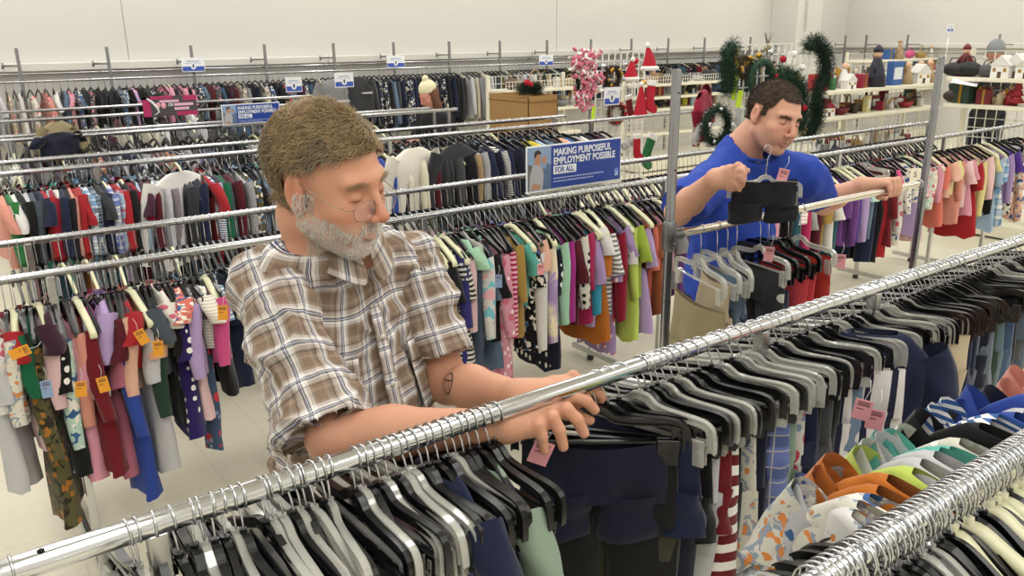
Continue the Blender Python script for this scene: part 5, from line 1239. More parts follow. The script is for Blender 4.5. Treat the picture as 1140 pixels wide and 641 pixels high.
# ---------------------------------------------------------------- foreground hangers and clothes on the nearest rack
FR = 'the nearest rail'
seq = [0]
def fx(px, Y=YF):
    """X on a rail at height HF whose centre shows at pixel column px"""
    lo_, hi_ = -1.5, 6.0
    for _ in range(40):
        m_ = (lo_+hi_)/2; c_ = RW.T @ (np.array([m_, Y, HF-CAMH])); q = CX+FPX*c_[0]/c_[2]
        if q < px: lo_ = m_
        else: hi_ = m_
    return lo_
def fgarment(kind, size, cn, pat, X, Y, h, rz, sl, what, lab, tilt=0.0, hi=True, sw=1.0, var=None):
    o = garment(kind, size, PAL[cn] if cn in PAL else cn, pat, X, Y, h-RF*0, rz, sl, hi, 0, tilt=tilt, sw=sw, var=var)
    tag(o, lab, GCAT[kind], what); TAKEN.add(lab); return o
rnd = random.Random(5)
LEFT = [(13,'black_clip'),(142,'black_clip'),(151,'clear_clip'),(172,'black_clip'),(191,'black_top'),(213,'black_clip'),(221,'clear_clip'),(236,'black_clip'),(248,'black_top'),(259,'clear_clip'),(268,'black_clip'),(292,'black_top'),(298,'clear_clip'),(309,'clear_clip'),(322,'black_clip'),(331,'clear_clip'),(336,'black_top'),(347,'clear_top'),(358,'black_clip'),(366,'clear_clip'),
        (395,'black_clip'),(403,'clear_clip'),(412,'black_top'),(421,'black_clip'),(431,'clear_clip'),(440,'black_clip'),(449,'clear_clip'),(458,'clear_clip'),(468,'black_clip'),(477,'black_clip'),(487,'black_top'),(497,'black_clip'),(507,'clear_clip'),(515,'black_clip'),(524,'black_clip'),(533,'black_top'),(542,'black_clip'),(551,'black_clip')]
GLEFT = {0:('charcoal','plain','pants'),1:('khaki','plain','shorts'),3:('navy','plain','pants'),6:('grey','plain','shorts'),8:('black','plain','tee'),10:('coral','plain','shorts'),12:('teal','plain','shorts'),14:('navy','denim','shorts'),15:('coral','plain','shorts'),16:('black','plain','tee'),19:('sky blue','plain','shorts'),20:('off-black','plain','shorts'),
         23:('charcoal','plaid_dark','shorts'),24:('beige','plaid_dark','shorts'),25:('navy','plain','shorts'),27:('light pink','stripe','shorts'),29:('indigo','denim','pants'),30:('navy','plain','tee'),31:('dark navy','plain','shorts'),32:('grey','heather','shorts'),33:('black','plain','shorts'),34:('black','plain','pants'),35:('sage','plain','tee'),36:('sage','plain','pants'),37:('steel blue','denim','pants')}
CNW = {'black_clip': 'black clip hanger', 'clear_clip': 'clear clip hanger', 'black_top': 'black shirt hanger', 'clear_top': 'clear shirt hanger', 'cream_top': 'cream shirt hanger'}
for i, (px, hk) in enumerate(LEFT):
    X = fx(px); rz = rnd.uniform(-.10, .14) + (0.0 if px < 400 else 0.06); tl = rnd.uniform(-.05, .05)
    hanger(hk, X, YF, HF, rz, rnd.uniform(-.06, .06), '%s, %s from the left end of the nearest rail' % (HNAME[hk], ordinal(i+1)), 'hangers left of the hand', tilt=tl)
    if i in GLEFT:
        cn, pat, kd = GLEFT[i]
        fgarment(kd, 'kid', cn, pat, X, YF, HF, rz, rnd.uniform(.9, 1.15), 'clothes below the left half of the nearest rail', '%s %s under the %s hanger from the left, nearest rail' % (cn, GWORD[kd], ordinal(i+1)), tl)
# the pieces the plaid man is sliding along
def hung(px, hk, kd, cn, pat, rz, sl, lab, hlab, Y=YF, tilt=0.0, size='kid', grp='clothes right of the hand', sw=1.0, var=None, h=HF):
    X = fx(px, Y) if h == HF else atH(px, 0, h).x
    hanger(hk, X, Y, h, rz, 0, hlab, 'hangers right of the hand', tilt=tilt)
    if kd: return fgarment(kd, size, cn, pat, X, Y, h, rz, sl, grp, lab, tilt, sw=sw, var=var)
hung(664, 'black_clip', 'shorts', 'dark navy', 'plain', .92, .90, 'dark navy denim shorts clipped beside the bearded man\'s fingertips', 'black plastic clip hanger touched by the bearded man\'s fingertips', sw=1.1, var=1)
hung(676, 'black_clip', 'pants', 'black', 'plain', .78, 1.1, 'black trousers hanging behind the dark navy denim shorts', 'black plastic clip hanger just right of the bearded man\'s fingertips', sw=1.1)
hung(690, 'black_clip', 'pants', 'olive drab', 'plain', .70, 1.0, 'dark olive trousers below the dark navy denim shorts', 'black plastic clip hanger of the dark olive trousers')
MID = [(713,'clear_clip','shorts','navy','plain',.9),(720,'black_clip','pants','dark navy','plain',.9),(727,'black_clip','shorts','black','plain',1),(734,'clear_clip','shorts','grey','heather',1.1),(741,'clear_clip','pants','silver grey','heather',1.0),(749,'black_clip','shorts','dark red','plain',1.0),(757,'clear_clip','pants','dark red','stripe_wide',1.05),(768,'black_clip','pants','black','plain',1.0),
       (779,'clear_clip','longpants','off-white','toy-print',1.15),(794,'black_clip','pants','dark navy','plain',1.1),(803,'clear_clip',None,None,None,1),(816,'black_clip','pants','periwinkle','plaid_dark',1.05),(826,'clear_clip','pants','sage','plain',1.0),(838,'clear_clip','pants','off-white','floral_dark',1.0),(850,'clear_clip','pants','navy','plain',1.0),(858,'black_clip','pants','black','plain',1.0),(866,'clear_clip',None,None,None,1),
       (874,'clear_clip','shorts','dark grey','plain',1),(884,'black_clip','pants','black','plain',.9),(893,'black_clip','shorts','white','bold_vertical',1.0),(902,'clear_clip','shorts','steel blue','denim',1.2),(911,'clear_clip',None,None,None,1),(920,'black_clip','pants','navy','plain',1.0),(929,'clear_clip','pants','beige','plain',.9),(938,'clear_clip',None,None,None,1),(946,'black_clip','pants','navy','plain',1.0),(954,'clear_clip','shorts','navy','plain',1.0),(964,'black_clip',None,None,None,1),(971,'clear_clip','pants','silver grey','plain',1.0),(979,'black_clip','shorts','navy','denim',1.1)]
for i, (px, hk, kd, cn, pat, sl) in enumerate(MID):
    if i in (3, 8, 11, 16, 21, 25): hk = 'black_clip'
    kd = 'pants' if kd == 'longpants' else kd
    tgt = 0.30+0.30*max(0, min(1, (px-740)/180)); rz = tgt+rnd.uniform(-.14, .14)
    hung(px, hk, kd, cn, pat, rz, sl, '%s %s %s %s to the right of the hand on nearest rail' % (cn, PATW.get(pat, '') if pat and PATW.get(pat) else 'plain', GWORD.get(kd, ''), ordinal(i+1)) if kd else '', '%s, %s to the right of the bearded man\'s hand' % (HNAME[hk], ordinal(i+1)), tilt=rnd.uniform(-.05, .05))
for px, rz, kd, cn, pat, sl, off, lab in [(900, .80, 'shorts', 'white', 'bold_vertical', .85, .085, 'white shorts with bold navy stripes hanging face-on above the steel crossbar'), (926, .85, 'tee', 'navy', 'plain', .85, .10, 'navy T-shirt hanging just right of the bold-striped white shorts'), (950, .85, 'shorts', 'navy', 'denim', 1.35, .10, 'navy denim shorts hanging right of the navy T-shirt'), (972, .9, 'pants', 'beige', 'plain', .75, .11, 'beige trousers hanging face-on near the right edge')]:
    X = fx(px)+.006; hanger('black_clip', X, YF, HF, rz, 0, 'black clip hanger carrying the '+' '.join(lab.split()[:5]), 'hangers right of the hand')
    o = fgarment(kd, 'kid', cn, pat, X+off*math.sin(rz), YF-off*math.cos(rz), HF-.01, rz, sl, 'clothes right of the hand', lab, .05, sw=1.15)
px = 986; i = 0
while px < 1180:
    hk = rnd.choice(['black_clip', 'clear_clip', 'black_clip', 'black_clip', 'black_top']); cn = rnd.choice(['navy', 'black', 'dark grey', 'beige', 'white', 'denim blue', 'maroon', 'forest', 'grey', 'dark navy']); X = fx(px); rz = .62+rnd.uniform(-.2, .2)
    hanger(hk, X, YF, HF, rz, 0, '%s, %s in the crowded right end of the nearest rail' % (HNAME[hk], ordinal(i+1)), 'hangers crowded at the right end', tilt=rnd.uniform(-.05, .05))
    if i % 3 != 2: fgarment(rnd.choice(['pants', 'shorts']), 'kid', cn, rnd.choice(['plain', 'plain', 'denim']), X, YF, HF, rz, rnd.uniform(.85, 1.1), 'clothes at the crowded right end', '%s garment under the %s hanger of the crowded right end' % (cn, ordinal(i+1)), hi=False)
    px += rnd.uniform(3.6, 6.0); i += 1
# near rail: crowded hooks, shirts whose far shoulders show
NR = [(872,634,'white','toy-print','tee'),(884,622,'off-white','toy-print','tee'),(896,606,'silver grey','printed','long'),(903,618,'orange','plain','tee'),(915,604,'orange','plain','tee'),(926,600,'grey','heather','tee'),(938,598,'yellow-green','plain','tee'),(948,592,'silver grey','heather','tee'),(960,586,'silver grey','heather','long'),(970,580,'aqua','plain','long'),(982,575,'aqua','plain','long'),(992,566,'off-white','dots','tee'),(1004,558,'black','plain','tee'),(1014,552,'black','plain','tee'),(1024,545,'blue','stripe','long'),(1034,540,'blue','stripe','long'),(1044,534,'charcoal','plain','tee'),(1054,526,'royal blue','plain','long'),(1064,520,'silver grey','heather','tee'),(1074,516,'royal blue','plain','long'),(1086,510,'navy','plain','tee'),(1104,496,'salmon','plain','long'),(1118,488,'salmon','plain','long'),(1130,482,'peach','plain','long')]
nx = [(atY(a, b_, .635).x, c_, d_, e_) for a, b_, c_, d_, e_ in NR]
for i, (X, cn, pat, kd) in enumerate(nx):
    tl = rnd.uniform(-.06, .06)
    o = garment(kd, 'kid', PAL[cn], pat, X, YN+.062, HF+.000+rnd.uniform(-.012, .012), rnd.uniform(-.15, .15), rnd.uniform(.85, 1.0), True, 0, tilt=tl+.12)
    tag(o, '%s %s %s, %s shirt along the corner rail, bottom right' % (cn, PATW[pat] or 'plain', GWORD[kd], ordinal(i+1)), GCAT[kd], 'shirts on the corner rail')
HOOKN = MB(); HOOKN.tube([(0, p_[1]*1.32, p_[2]*1.32-.004) if k_ < 13 else (0, p_[1], p_[2]-.012) for k_, p_ in enumerate(hook_pts(RF+.003))], .0017, 6); HOOKN = HOOKN.mesh('hook_near', wire)
X = fx(905, YN); i = 0
while X < fx(1165, YN):
    hk = rnd.choice(['black_top', 'black_top', 'clear_top']) if X < fx(1050, YN) else rnd.choice(['cream_top', 'black_top', 'black_top'])
    o = hanger(hk, X, YN, HF, rnd.uniform(-.22, .12), rnd.uniform(-.10, .10), '%s, %s hook along the crowded corner rail' % (HNAME[hk], ordinal(i+1)), 'hangers on the corner rail', tilt=rnd.uniform(-.07, .07)); i += 1
    for c_ in o.children:
        if c_.name.startswith('hook'): c_.data = HOOKN
        else: c_.location = (0, 0, -.008)
    X += rnd.uniform(.0085, .0135)
# pieces on the tall-post rail
MR = [(782, 'clear_clip', 'pants', 'khaki', 'plain', -.30, 1.5, 'khaki cotton trousers nearest the tall post, left of the denim pieces', 1.25), (800, 'clear_clip', 'shorts', 'beige', 'plain', -.35, 1.0, 'beige shorts seen edge-on beside the khaki trousers', .8), (812, 'clear_clip', 'shorts', 'steel blue', 'plain', -.3, .9, 'steel blue shorts seen edge-on in front of the blue T-shirt', .8),
      (822, 'clear_clip', 'pants', 'navy', 'denim', -.55, 1.0, 'dark blue jeans between edge-on hangers and planet-print trousers', 1.0), (848, 'clear_clip', 'pants', 'charcoal', 'space-print', -.25, .95, 'charcoal planet-print trousers with a pink price tag', 1.1), (858, 'black_clip', 'shorts', 'navy', 'denim', -.2, 1.5, 'navy denim shorts behind the planet-print trousers', 1.0),
      (870, 'black_clip', 'shorts', 'coral red', 'plain', -.15, 1.25, 'coral red shorts hanging beside the planet-print trousers', 1.2), (880, 'black_clip', 'shorts', 'coral red', 'plain', -.1, 1.2, 'second pair of coral red shorts just behind the first', 1.1), (893, 'clear_clip', 'pants', 'rust red', 'plain', -.05, .8, 'rust red corduroy trousers at the right end of the man\'s rail', 1.1)]
PAL['coral red'] = '#c4444a'; PAL['rust red'] = '#9c2c22'
def mx(px):
    lo_, hi_ = 1.0, 4.0
    for _ in range(40):
        m_ = (lo_+hi_)/2; c_ = RW.T @ (np.array([m_, YM, HM-CAMH])); q = CX+FPX*c_[0]/c_[2]
        if q < px: lo_ = m_
        else: hi_ = m_
    return lo_
for i, (px, hk, kd, cn, pat, rz, sl, lab, sw) in enumerate(MR):
    X = mx(px); hanger(hk, X, YM, HM, rz, 0, '%s, %s from the tall post on the blue-shirted man\'s rail' % (HNAME[hk], ordinal(i+1)), "hangers on the blue-shirted man's rail", HOOKS, tilt=rnd.uniform(-.04, .04))
    fgarment(kd, 'kid', cn, pat, X, YM, HM-.044, rz, sl*.93, "clothes on the blue-shirted man's rail", lab, sw=sw)
# hanger of dark shorts in the blue-shirted man's hand
hpz = atY(855, 166, 1.52); hh_ = hanger('clear_clip', hpz.x, 1.52, hpz.z, -2.2, 0, 'clear plastic clip hanger gripped in the blue-shirted man\'s right hand', None, HOOKS); hh_.scale = (1, .74, .8)
fgarment('shorts', 'kid', 'off-black', 'plain', hpz.x, 1.52, hpz.z-.010, -2.2, .60, None, 'off-black shorts on the clear hanger held by the man in blue', sw=.82)
# price tags
def price_tag(c, colr, lab, w_=.034, h_=.052, roll=0.0, yaw=None, grp=None, colname='pink'):
    yaw = math.atan2(c[1], c[0])-PI/2 if yaw is None else yaw
    o = thing('price_tag', lab, 'price tag', tuple(c), 0, grp); o.rotation_euler = (0.15, roll, yaw)
    b = MB(); b.box((-w_/2, -.0004, -h_/2), (w_/2, .0004, h_/2)); b.obj('card', mat('tag_'+colname, colr, .6), o, smooth=False)
    b = MB(); b.tube([(0, 0, h_*.5), (.006, .012, h_*.5+.018), (.002, .03, h_*.5+.03)], .0007, 4); b.obj('tag_loop', mat('loop_clear', '#d8d8d6', .4), o)
    b = MB()
    for z in (.36, .27, .20, .02): b.box((-w_*.34, -.0009, h_*z), (w_*(.34 if z != .02 else .05), -.0005, h_*(z+.035)))
    b.obj('print', mat('tag_ink', '#5a3a3c', .7), o, smooth=False)
PK = '#f0a6ae'; OR = '#f0a32e'
for px, py, Y, rl, lab in [(960, 456, .80, .12, 'pink price tag above another pink tag, in front of black trousers'), (974, 467, .79, .05, 'lower of two overlapping pink price tags on black trousers'), (602, 504, .97, .35, 'pink price tag below the bearded man\'s hand'), (856, 283, 1.58, .1, 'pink price tag on the planet-print trousers'), (936, 291, 1.50, .0, 'pink price tag on the rust red trousers'), (871, 197, 1.49, .2, 'pink price tag on the hanger held by the man in blue')]:
    c = atY(px, py, Y); price_tag(c, PK, lab, .034 if py > 400 else .030, .048 if py > 400 else .052, rl)
for px, py, rl, lab in [(248, 348, .05, 'orange price tag beside the bearded man\'s sleeve'), (176, 388, .05, 'orange price tag on the apricot shirt'), (158, 375, -.35, 'tilted orange price tag left of the apricot shirt'), (22, 392, 1.3, 'yellow-orange price tag lying sideways near the white floral shirt'), (90, 433, .1, 'orange price tag between pink and salmon sleeves'), (115, 428, -.1, 'orange price tag beside the magenta top')]:
    price_tag(atY(px, py, 2.68), OR, lab, .032, .055, rl, colname='orange')
for px, py, lab in [(52, 433, 'blue price tag between the emerald and pink clothes'), (555, 313, 'blue price tag on a pink floral dress'), ]:
    price_tag(atY(px, py, 2.68), '#8fa6cf', lab, .030, .060, 0, colname='blue')
price_tag(atY(602, 300, 2.68), PK, 'pink price tag on the peach top of the middle stretch', .03, .05, 0)
# ---------------------------------------------------------------- signs
def text_mesh(s, size, name, m, parent, loc, bold=0.0, squeeze=1.0, align='LEFT'):
    cu = bpy.data.curves.new(name, 'FONT'); cu.body = s; cu.size = size; cu.extrude = 0.0004; cu.offset = bold; cu.align_x = align; cu.resolution_u = 3
    o = bpy.data.objects.new(name, cu); COL.objects.link(o); dg = bpy.context.evaluated_depsgraph_get(); me = bpy.data.meshes.new_from_object(o.evaluated_get(dg)); bpy.data.objects.remove(o)
    me.materials.clear(); me.materials.append(m); r = link(name, me, parent, loc); r.rotation_euler = (PI/2, 0, 0); r.scale = (squeeze, 1, 1); return r
signblue = mat('sign_blue', '#1d3f96', .35); signwhite = mat('sign_white', '#eef0f2', .4); skyd = mat('sign_photo_sky', '#8aa4c4', .5)
def slogan_sign(label, p0, W, Hh, yaw=0.0, stand=True):
    t = thing('slogan_sign', label, 'sign', p0, yaw)
    MB().box((-.006, -.004, -.006), (W+.006, .004, Hh+.006)).obj('frame', signwhite, t, smooth=False)
    MB().box((W*.235, -.006, 0), (W, -.004, Hh)).obj('panel', signblue, t, smooth=False)
    ph = MB(); ph.box((0, -.006, 0), (W*.235, -.004, Hh)); ph.obj('photo', skyd, t, smooth=False)
    def blob(pts, m, d, nm):
        b = MB(); b.prism([(x*W*.235, z*Hh) for x, z in pts], -.006-d, -.006); return b.obj(nm, m, t, smooth=False)
    blob([(0, 0), (1, 0), (1, .45), (.6, .5), (0, .62)], mat('sign_photo_dark', '#6d6a66', .5), .0002, 'photo_background')
    blob([(.05, 0), (.75, 0), (.72, .25), (.62, .5), (.45, .62), (.2, .58), (.08, .35)], mat('sign_photo_shirt', '#b4b3b6', .5), .0004, 'photo_shirt')
    blob([(.62, 0), (1, 0), (1, .55), (.85, .62), (.7, .45)], mat('sign_photo_denim', '#5b7190', .5), .0005, 'photo_denim')
    blob([(.28, .60), (.48, .58), (.56, .68), (.54, .82), (.42, .88), (.3, .82)], mat('sign_photo_skin', '#b98a6c', .5), .0006, 'photo_face')
    blob([(.26, .78), (.3, .90), (.44, .94), (.56, .88), (.56, .83), (.40, .84), (.32, .76)], mat('sign_photo_hair', '#2b211d', .5), .0008, 'photo_hair')
    blob([(.62, .62), (.78, .60), (.82, .74), (.70, .80), (.6, .72)], MATS['sign_photo_skin'], .0007, 'photo_hand')
    blob([(.15, .02), (.5, .02), (.55, .12), (.2, .16)], MATS['sign_photo_skin'], .0008, 'photo_arm')
    s_ = W/.62; x0 = W*.26
    text_mesh('MAKING PURPOSEFUL', .049*s_, 'lettering', signwhite, t, (x0, -.0066, Hh-.050*s_), .0012*s_, .80)
    text_mesh('EMPLOYMENT POSSIBLE', .049*s_, 'lettering', signwhite, t, (x0, -.0066, Hh-.094*s_), .0012*s_, .80)
    MB().box((x0, -.0070, Hh-.144*s_), (x0+.150*s_, -.0060, Hh-.102*s_)).obj('label_box', signwhite, t, smooth=False)
    text_mesh('FOR ALL.', .040*s_, 'lettering', signblue, t, (x0+.010*s_, -.0076, Hh-.137*s_), .0008*s_, .80)
    b = MB(); rr = random.Random(3)
    for zz, ln in ((.168, .34), (.184, .26)):
        x = x0
        while x < x0+ln*s_:
            w_ = rr.uniform(.006, .02)*s_; b.box((x, -.0066, Hh-zz*s_), (x+w_, -.0060, Hh-zz*s_+.0055*s_)); x += w_+.004*s_
    b.obj('small_print', mat('sign_pale', '#b9c5e4', .5), t, smooth=False)
    lx = W-.040*s_
    MB().box((lx, -.0064, .020*s_), (lx+.026*s_, -.0060, .060*s_)).obj('logo_box', mat('sign_logo_blue', '#6f8bd0', .5), t, smooth=False)
    b = MB(); pts = [(lx+.013*s_+.008*s_*math.cos(a), -.0068, .044*s_+.010*s_*math.sin(a)) for a in [math.radians(q) for q in range(200, 341, 20)]]
    b.tube(pts, .0018*s_, 5); b.box((lx+.003*s_, -.0068, .022*s_), (lx+.023*s_, -.0062, .027*s_)); b.obj('logo_mark', signwhite, t, smooth=False)
    if stand:
        b = MB(); b.box((-.01, -.012, -.022), (W+.01, .012, -.006), bev=.002); b.obj('holder', chrome_worn, t, smooth=False)
        for x in (W*.35, W*.72):
            b = MB(); b.tube([(x, 0, -.11), (x, 0, -.02)], .005, 8); b.obj('stem', chrome_worn, t)
    return t
c = atY(587, 213, 3.18); slogan_sign('large blue slogan sign with white capitals, right of the bearded man', (c.x, 3.18, 1.147), .615, .212)
c = atY(248, 137, 5.88); slogan_sign('smaller blue slogan sign on the third rack, left of the bearded man\'s hair', (c.x, 5.86, 1.315), .405, .125)
t = thing('slogan_sign', 'dark pink and charcoal slogan sign on the far left racks', 'sign', (atY(158, 128, 6.16).x, 6.10, 1.375), 0)
MB().box((0, -.004, 0), (.36, .004, .135)).obj('panel', mat('sign_charcoal', '#4a4648', .5), t, smooth=False)
for (x0, z0, x1, z1) in ((0, .0, .05, .135), (.22, 0, .36, .028), (.27, .10, .36, .135), (.0, .115, .20, .135)): MB().box((x0, -.0046, z0), (x1, -.004, z1)).obj('pink_band', mat('sign_pink', '#b52a63', .5), t, smooth=False)
b = MB(); b.tube([(.03, -.006, .125), (.06, -.006, .10), (.09, -.006, .06), (.10, -.006, .03), (.07, -.006, .01)], [.004, .009, .010, .006, .004], 6, sx=1); b.obj('white_swoosh', signwhite, t)
text_mesh('OR', .030, 'lettering', signwhite, t, (.165, -.0048, .065), .0006, .8)
b = MB(); b.box((.205, -.0046, .066), (.335, -.004, .084)); b.box((.205, -.0046, .038), (.305, -.004, .056)); b.box((.11, -.0046, .092), (.24, -.004, .108)); b.obj('pale_print', mat('sign_palepink', '#e9b9cc', .5), t, smooth=False)
b = MB(); b.ball((.10, -.004, .075), (.016, .002, .02), 8); b.ball((.135, -.004, .07), (.018, .002, .022), 8); b.obj('pink_splash', mat('sign_lightpink', '#f0a8b4', .5), t)
def icon_sign(label, px, py, Y, w_=.17, h_=.135, stem_to=1.30):
    c = atY(px, py, Y); t = thing('aisle_sign', label, 'sign', (c.x, Y, c.z), -.12)
    MB().box((-w_/2, -.003, -h_/2), (w_/2, .003, h_/2)).obj('card', signwhite, t, smooth=False)
    MB().box((-w_/2+.006, -.0040, -h_/2+.008), (w_/2-.006, -.003, -h_*.12)).obj('blue_band', mat('icon_blue', '#3b57b4', .5), t, smooth=False)
    b = MB(); b.tube([(0, -.0036, -h_*.08), (0, -.0052, -h_*.08)], .0, 4) if False else None
    b = MB(); b.add([(h_*.19*math.cos(a), -.0046, -h_*.10+h_*.24*math.sin(a)) for a in [2*PI*k/20 for k in range(20)]], [tuple(range(20))]); b.obj('white_disc', signwhite, t, smooth=False)
    b = MB(); b.prism([(-.05*h_, -.22*h_), (.05*h_, -.22*h_), (.06*h_, -.02*h_), (0, .08*h_), (-.06*h_, -.02*h_)], -.0056, -.0050); b.obj('figure_mark', mat('icon_ink', '#22305e', .5), t, smooth=False)
    b = MB(); b.box((-w_*.28, -.0040, h_*.22), (w_*.28, -.0034, h_*.28)); b.box((-w_*.36, -.0040, h_*.10), (w_*.36, -.0034, h_*.13)); b.obj('small_print', mat('icon_grey', '#8d9cc4', .5), t, smooth=False)
    b = MB(); b.tube([(0, .006, stem_to-c.z), (0, .006, h_/2-.01)], .0045, 6); b.obj('stem', chrome_worn, t); return t
icon_sign('white card with blue band standing on the rack end, left of the santa hat', 681, 107, 4.42, .135, .125, 1.30)
icon_sign('white card with blue band standing just above the bearded man\'s hair', 383, 89, 7.38, .185, .135, 1.30)
icon_sign('small white and blue card on the far rack, upper left of the bearded man\'s head', 327, 94, 8.38, .17, .15, 1.30)
icon_sign('small white and blue card on the wall rail at the far left', 215, 72, YW-.05, .24, .15, HW)
icon_sign('small white and blue card on the wall rail above the cream hat', 440.5, 68.5, YW-.05, .24, .15, HW)
icon_sign('small white and blue card on the wall rail above the cardboard box', 608, 67, YW-.05, .24, .15, HW)
icon_sign('small white and blue card on a tall thin stem near the right wall', 1058, 31, 4.9, .115, .09, 0.0)

# ---------------------------------------------------------------- shelving and grid panels
def grid_mesh(b, x0, x1, z0, z1, sp, r, y=0.0):
    n = max(1, round((x1-x0)/sp)); m_ = max(1, round((z1-z0)/sp))
    for i in range(n+1): x = x0+(x1-x0)*i/n; b.box((x-r, y-r, z0), (x+r, y+r, z1))
    for j in range(m_+1): z = z0+(z1-z0)*j/m_; b.box((x0, y-r, z-r), (x1, y+r, z+r))
def shelf_unit(label, loc, rz, L, depth, levels, top, cat='shelving unit', fence=()):
    """local x along the unit, local y away from the shopper"""
    t = thing('shelving_unit', label, cat, loc, rz)
    n = max(1, round(L/1.2))
    for i in range(n+1):
        b = MB(); x = L*i/n; b.box((x-.02, depth-.04, 0), (x+.02, depth, top), bev=.003); b.obj('upright', shelfm, t, smooth=False)
    for h_ in levels:
        b = MB(); b.box((0, 0, h_-.035), (L, depth-.02, h_), bev=.004); s = b.obj('shelf', shelfm, t, smooth=False)
    for i in range(n):
        b = MB(); grid_mesh(b, L*i/n+.03, L*(i+1)/n-.03, .25, top-.02, .09, .0035, depth-.02); b.obj('grid_back', whitepaint, t, smooth=False)
    for h_ in fence:
        b = MB(); grid_mesh(b, .01, L-.01, h_, h_+.10, .05, .003, .01); b.obj('wire_fence', whitepaint, t, smooth=False)
    b = MB(); b.box((0, .02, .02), (L, depth, .14), bev=.004); b.obj('base_deck', shelfm, t, smooth=False)
    return t
YA = 4.62
pa = atY(905, 103, YA); pa2 = atY(1050, 90, YA); zA1 = atY(960, 99, YA).z; zA2 = atY(960, 127, YA).z; LA = pa2.x-pa.x
shelf_unit('cream shelving unit of holiday figurines to the right of the blue-shirted man\'s head', (pa.x, YA, 0), 0, LA, .42, [zA2, zA1, zA2-.42], zA1+.22)
XB = 8.05
zB1 = atX(1090, 117, XB).z; zB2 = atX(1100, 87, XB).z; yB0 = atX(1160, 117, XB).y-.4; yB1 = atX(1050, 114, XB).y
shelf_unit('cream shelving unit with wire grid front at the right edge', (XB, yB1, 0), -PI/2, yB1-yB0, .45, [zB1, zB2, .62], zB2+.25)
YC = 8.2
pc0 = atY(563, 90, YC); pc1 = atY(648, 85, YC); pc2 = atY(716, 80, YC); pc3 = atY(806, 76, YC)
zC = [atY(600, 99, YC).z, atY(600, 121, YC).z, .7]
shelf_unit('white wire-fenced shelving behind the cardboard box', (pc0.x, YC, 0), 0, pc1.x-pc0.x, .4, zC, zC[0]+.17, fence=(zC[0],))
zD = [atY(760, 92, YC).z, atY(760, 119, YC).z, atY(760, 106, YC).z, .55]
shelf_unit('white wire-fenced shelving behind the tall chrome post', (pc2.x, YC, 0), 0, pc3.x-pc2.x, .4, zD, zD[0]+.12, fence=(zD[0],))
YE = 7.9
pe = atY(965, 75, YE)
shelf_unit('far cream shelving below the clothes rail near the right wall', (pe.x, YE, 0), 0, 2.6, .4, [1.2, 1.42, .9], 1.55)
def grid_panel(label, px0, px1, pt, pb, Y, sp=.075, r=.0045, cat='grid panel'):
    a = atY(px0, pt, Y); b_ = atY(px1, pt, Y); zt = a.z; zb = 0.06
    t = thing('wire_grid_panel', label, cat, (a.x, Y, 0)); W = b_.x-a.x
    b = MB(); grid_mesh(b, 0, W, zb, zt, sp, r); b.obj('grid', whitepaint, t, smooth=False)
    for x in (0, W):
        b = MB(); b.tube([(x, 0, 0), (x, 0, zt)], .008, 8); b.box((x-.015, -.22, 0), (x+.015, .22, .025)); b.obj('leg', whitepaint, t, smooth=False)
    return t
grid_panel('white wire grid display behind the blue-shirted man\'s head, hung with wreaths', 815, 902, 50, 150, 3.98)
grid_panel('white wire grid display hung with red and white holiday pieces', 664, 718, 58, 150, 5.3)

# ---------------------------------------------------------------- holiday goods
def fluffy(name, path, r, n, m, label, cat, needle=.03, nr_=.0016, group=None, closed=False, seed=1, extras=None, coreM=None):
    rg = np.random.default_rng(seed); P = np.array([tuple(p) for p in path], float); seg = np.linalg.norm(np.diff(P, axis=0), axis=1); cum = np.concatenate([[0], np.cumsum(seg)])
    u = rg.uniform(0, cum[-1], n); c = np.stack([np.interp(u, cum, P[:, i]) for i in range(3)], 1); t_ = rg.normal(size=(n, 3)); t_ /= np.linalg.norm(t_, axis=1)[:, None]
    s0 = c+t_*r*rg.uniform(.25, .8, (n, 1)); d = t_+rg.normal(size=(n, 3))*.5; d /= np.linalg.norm(d, axis=1)[:, None]; s1 = s0+d*needle*rg.uniform(.6, 1.2, (n, 1))
    sd = np.cross(d, rg.normal(size=(n, 3))); sd /= np.linalg.norm(sd, axis=1)[:, None]; sd *= nr_
    up_ = np.cross(d, sd/nr_)*nr_
    v = np.stack([s0-sd, s0+sd, s1+sd*.3, s1-sd*.3, s0-up_, s0+up_], 1)
    verts = v.reshape(-1, 3); base = (np.arange(n)*6)[:, None]; f = np.concatenate([base+np.array([0, 1, 2, 3]), base+np.array([4, 5, 2, 3])])
    org = P.mean(0); me = npmesh(name, verts-org, f, [m], smooth=False); o = link(name, me, None, tuple(org)); tag(o, label, cat, group)
    b = MB(); b.tube([p-org for p in P], r*.42, 7); b.obj('core', coreM or m, o)
    for (pp_, rr_, mm, nm) in (extras or []):
        b = MB(); b.ball(tuple(np.array(pp_)-org), rr_, 8); b.obj(nm, mm, o)
    return o
greenm = mat('pine_green', '#24452f', .8); darkpine = mat('dark_pine', '#16301f', .8); redm = mat('felt_red', '#b3142c', .85); whitem = mat('felt_white', '#eceae4', .9)
goldm = mat('gold_foil', '#c39a45', .3, .8); pinkw = mat('candy_pink', '#d87a90', .7); silverm = mat('silver_foil', '#bfc4c8', .25, .9)
Yg = 3.92
gpth = [atY(a, b_, Yg) for a, b_ in [(900, 52), (908, 46), (916, 55), (920, 72), (918, 88), (911, 98), (908, 110), (911, 125), (907, 140), (898, 150)]]
fluffy('pine_garland', gpth, .085, 6500, darkpine, 'thick dark green garland draped down the right side of the grid display', 'garland', .035, seed=2)
gpth = [atY(a, b_, Yg) for a, b_ in [(811, 100), (811, 85), (811, 70), (812, 58), (816, 50)]]
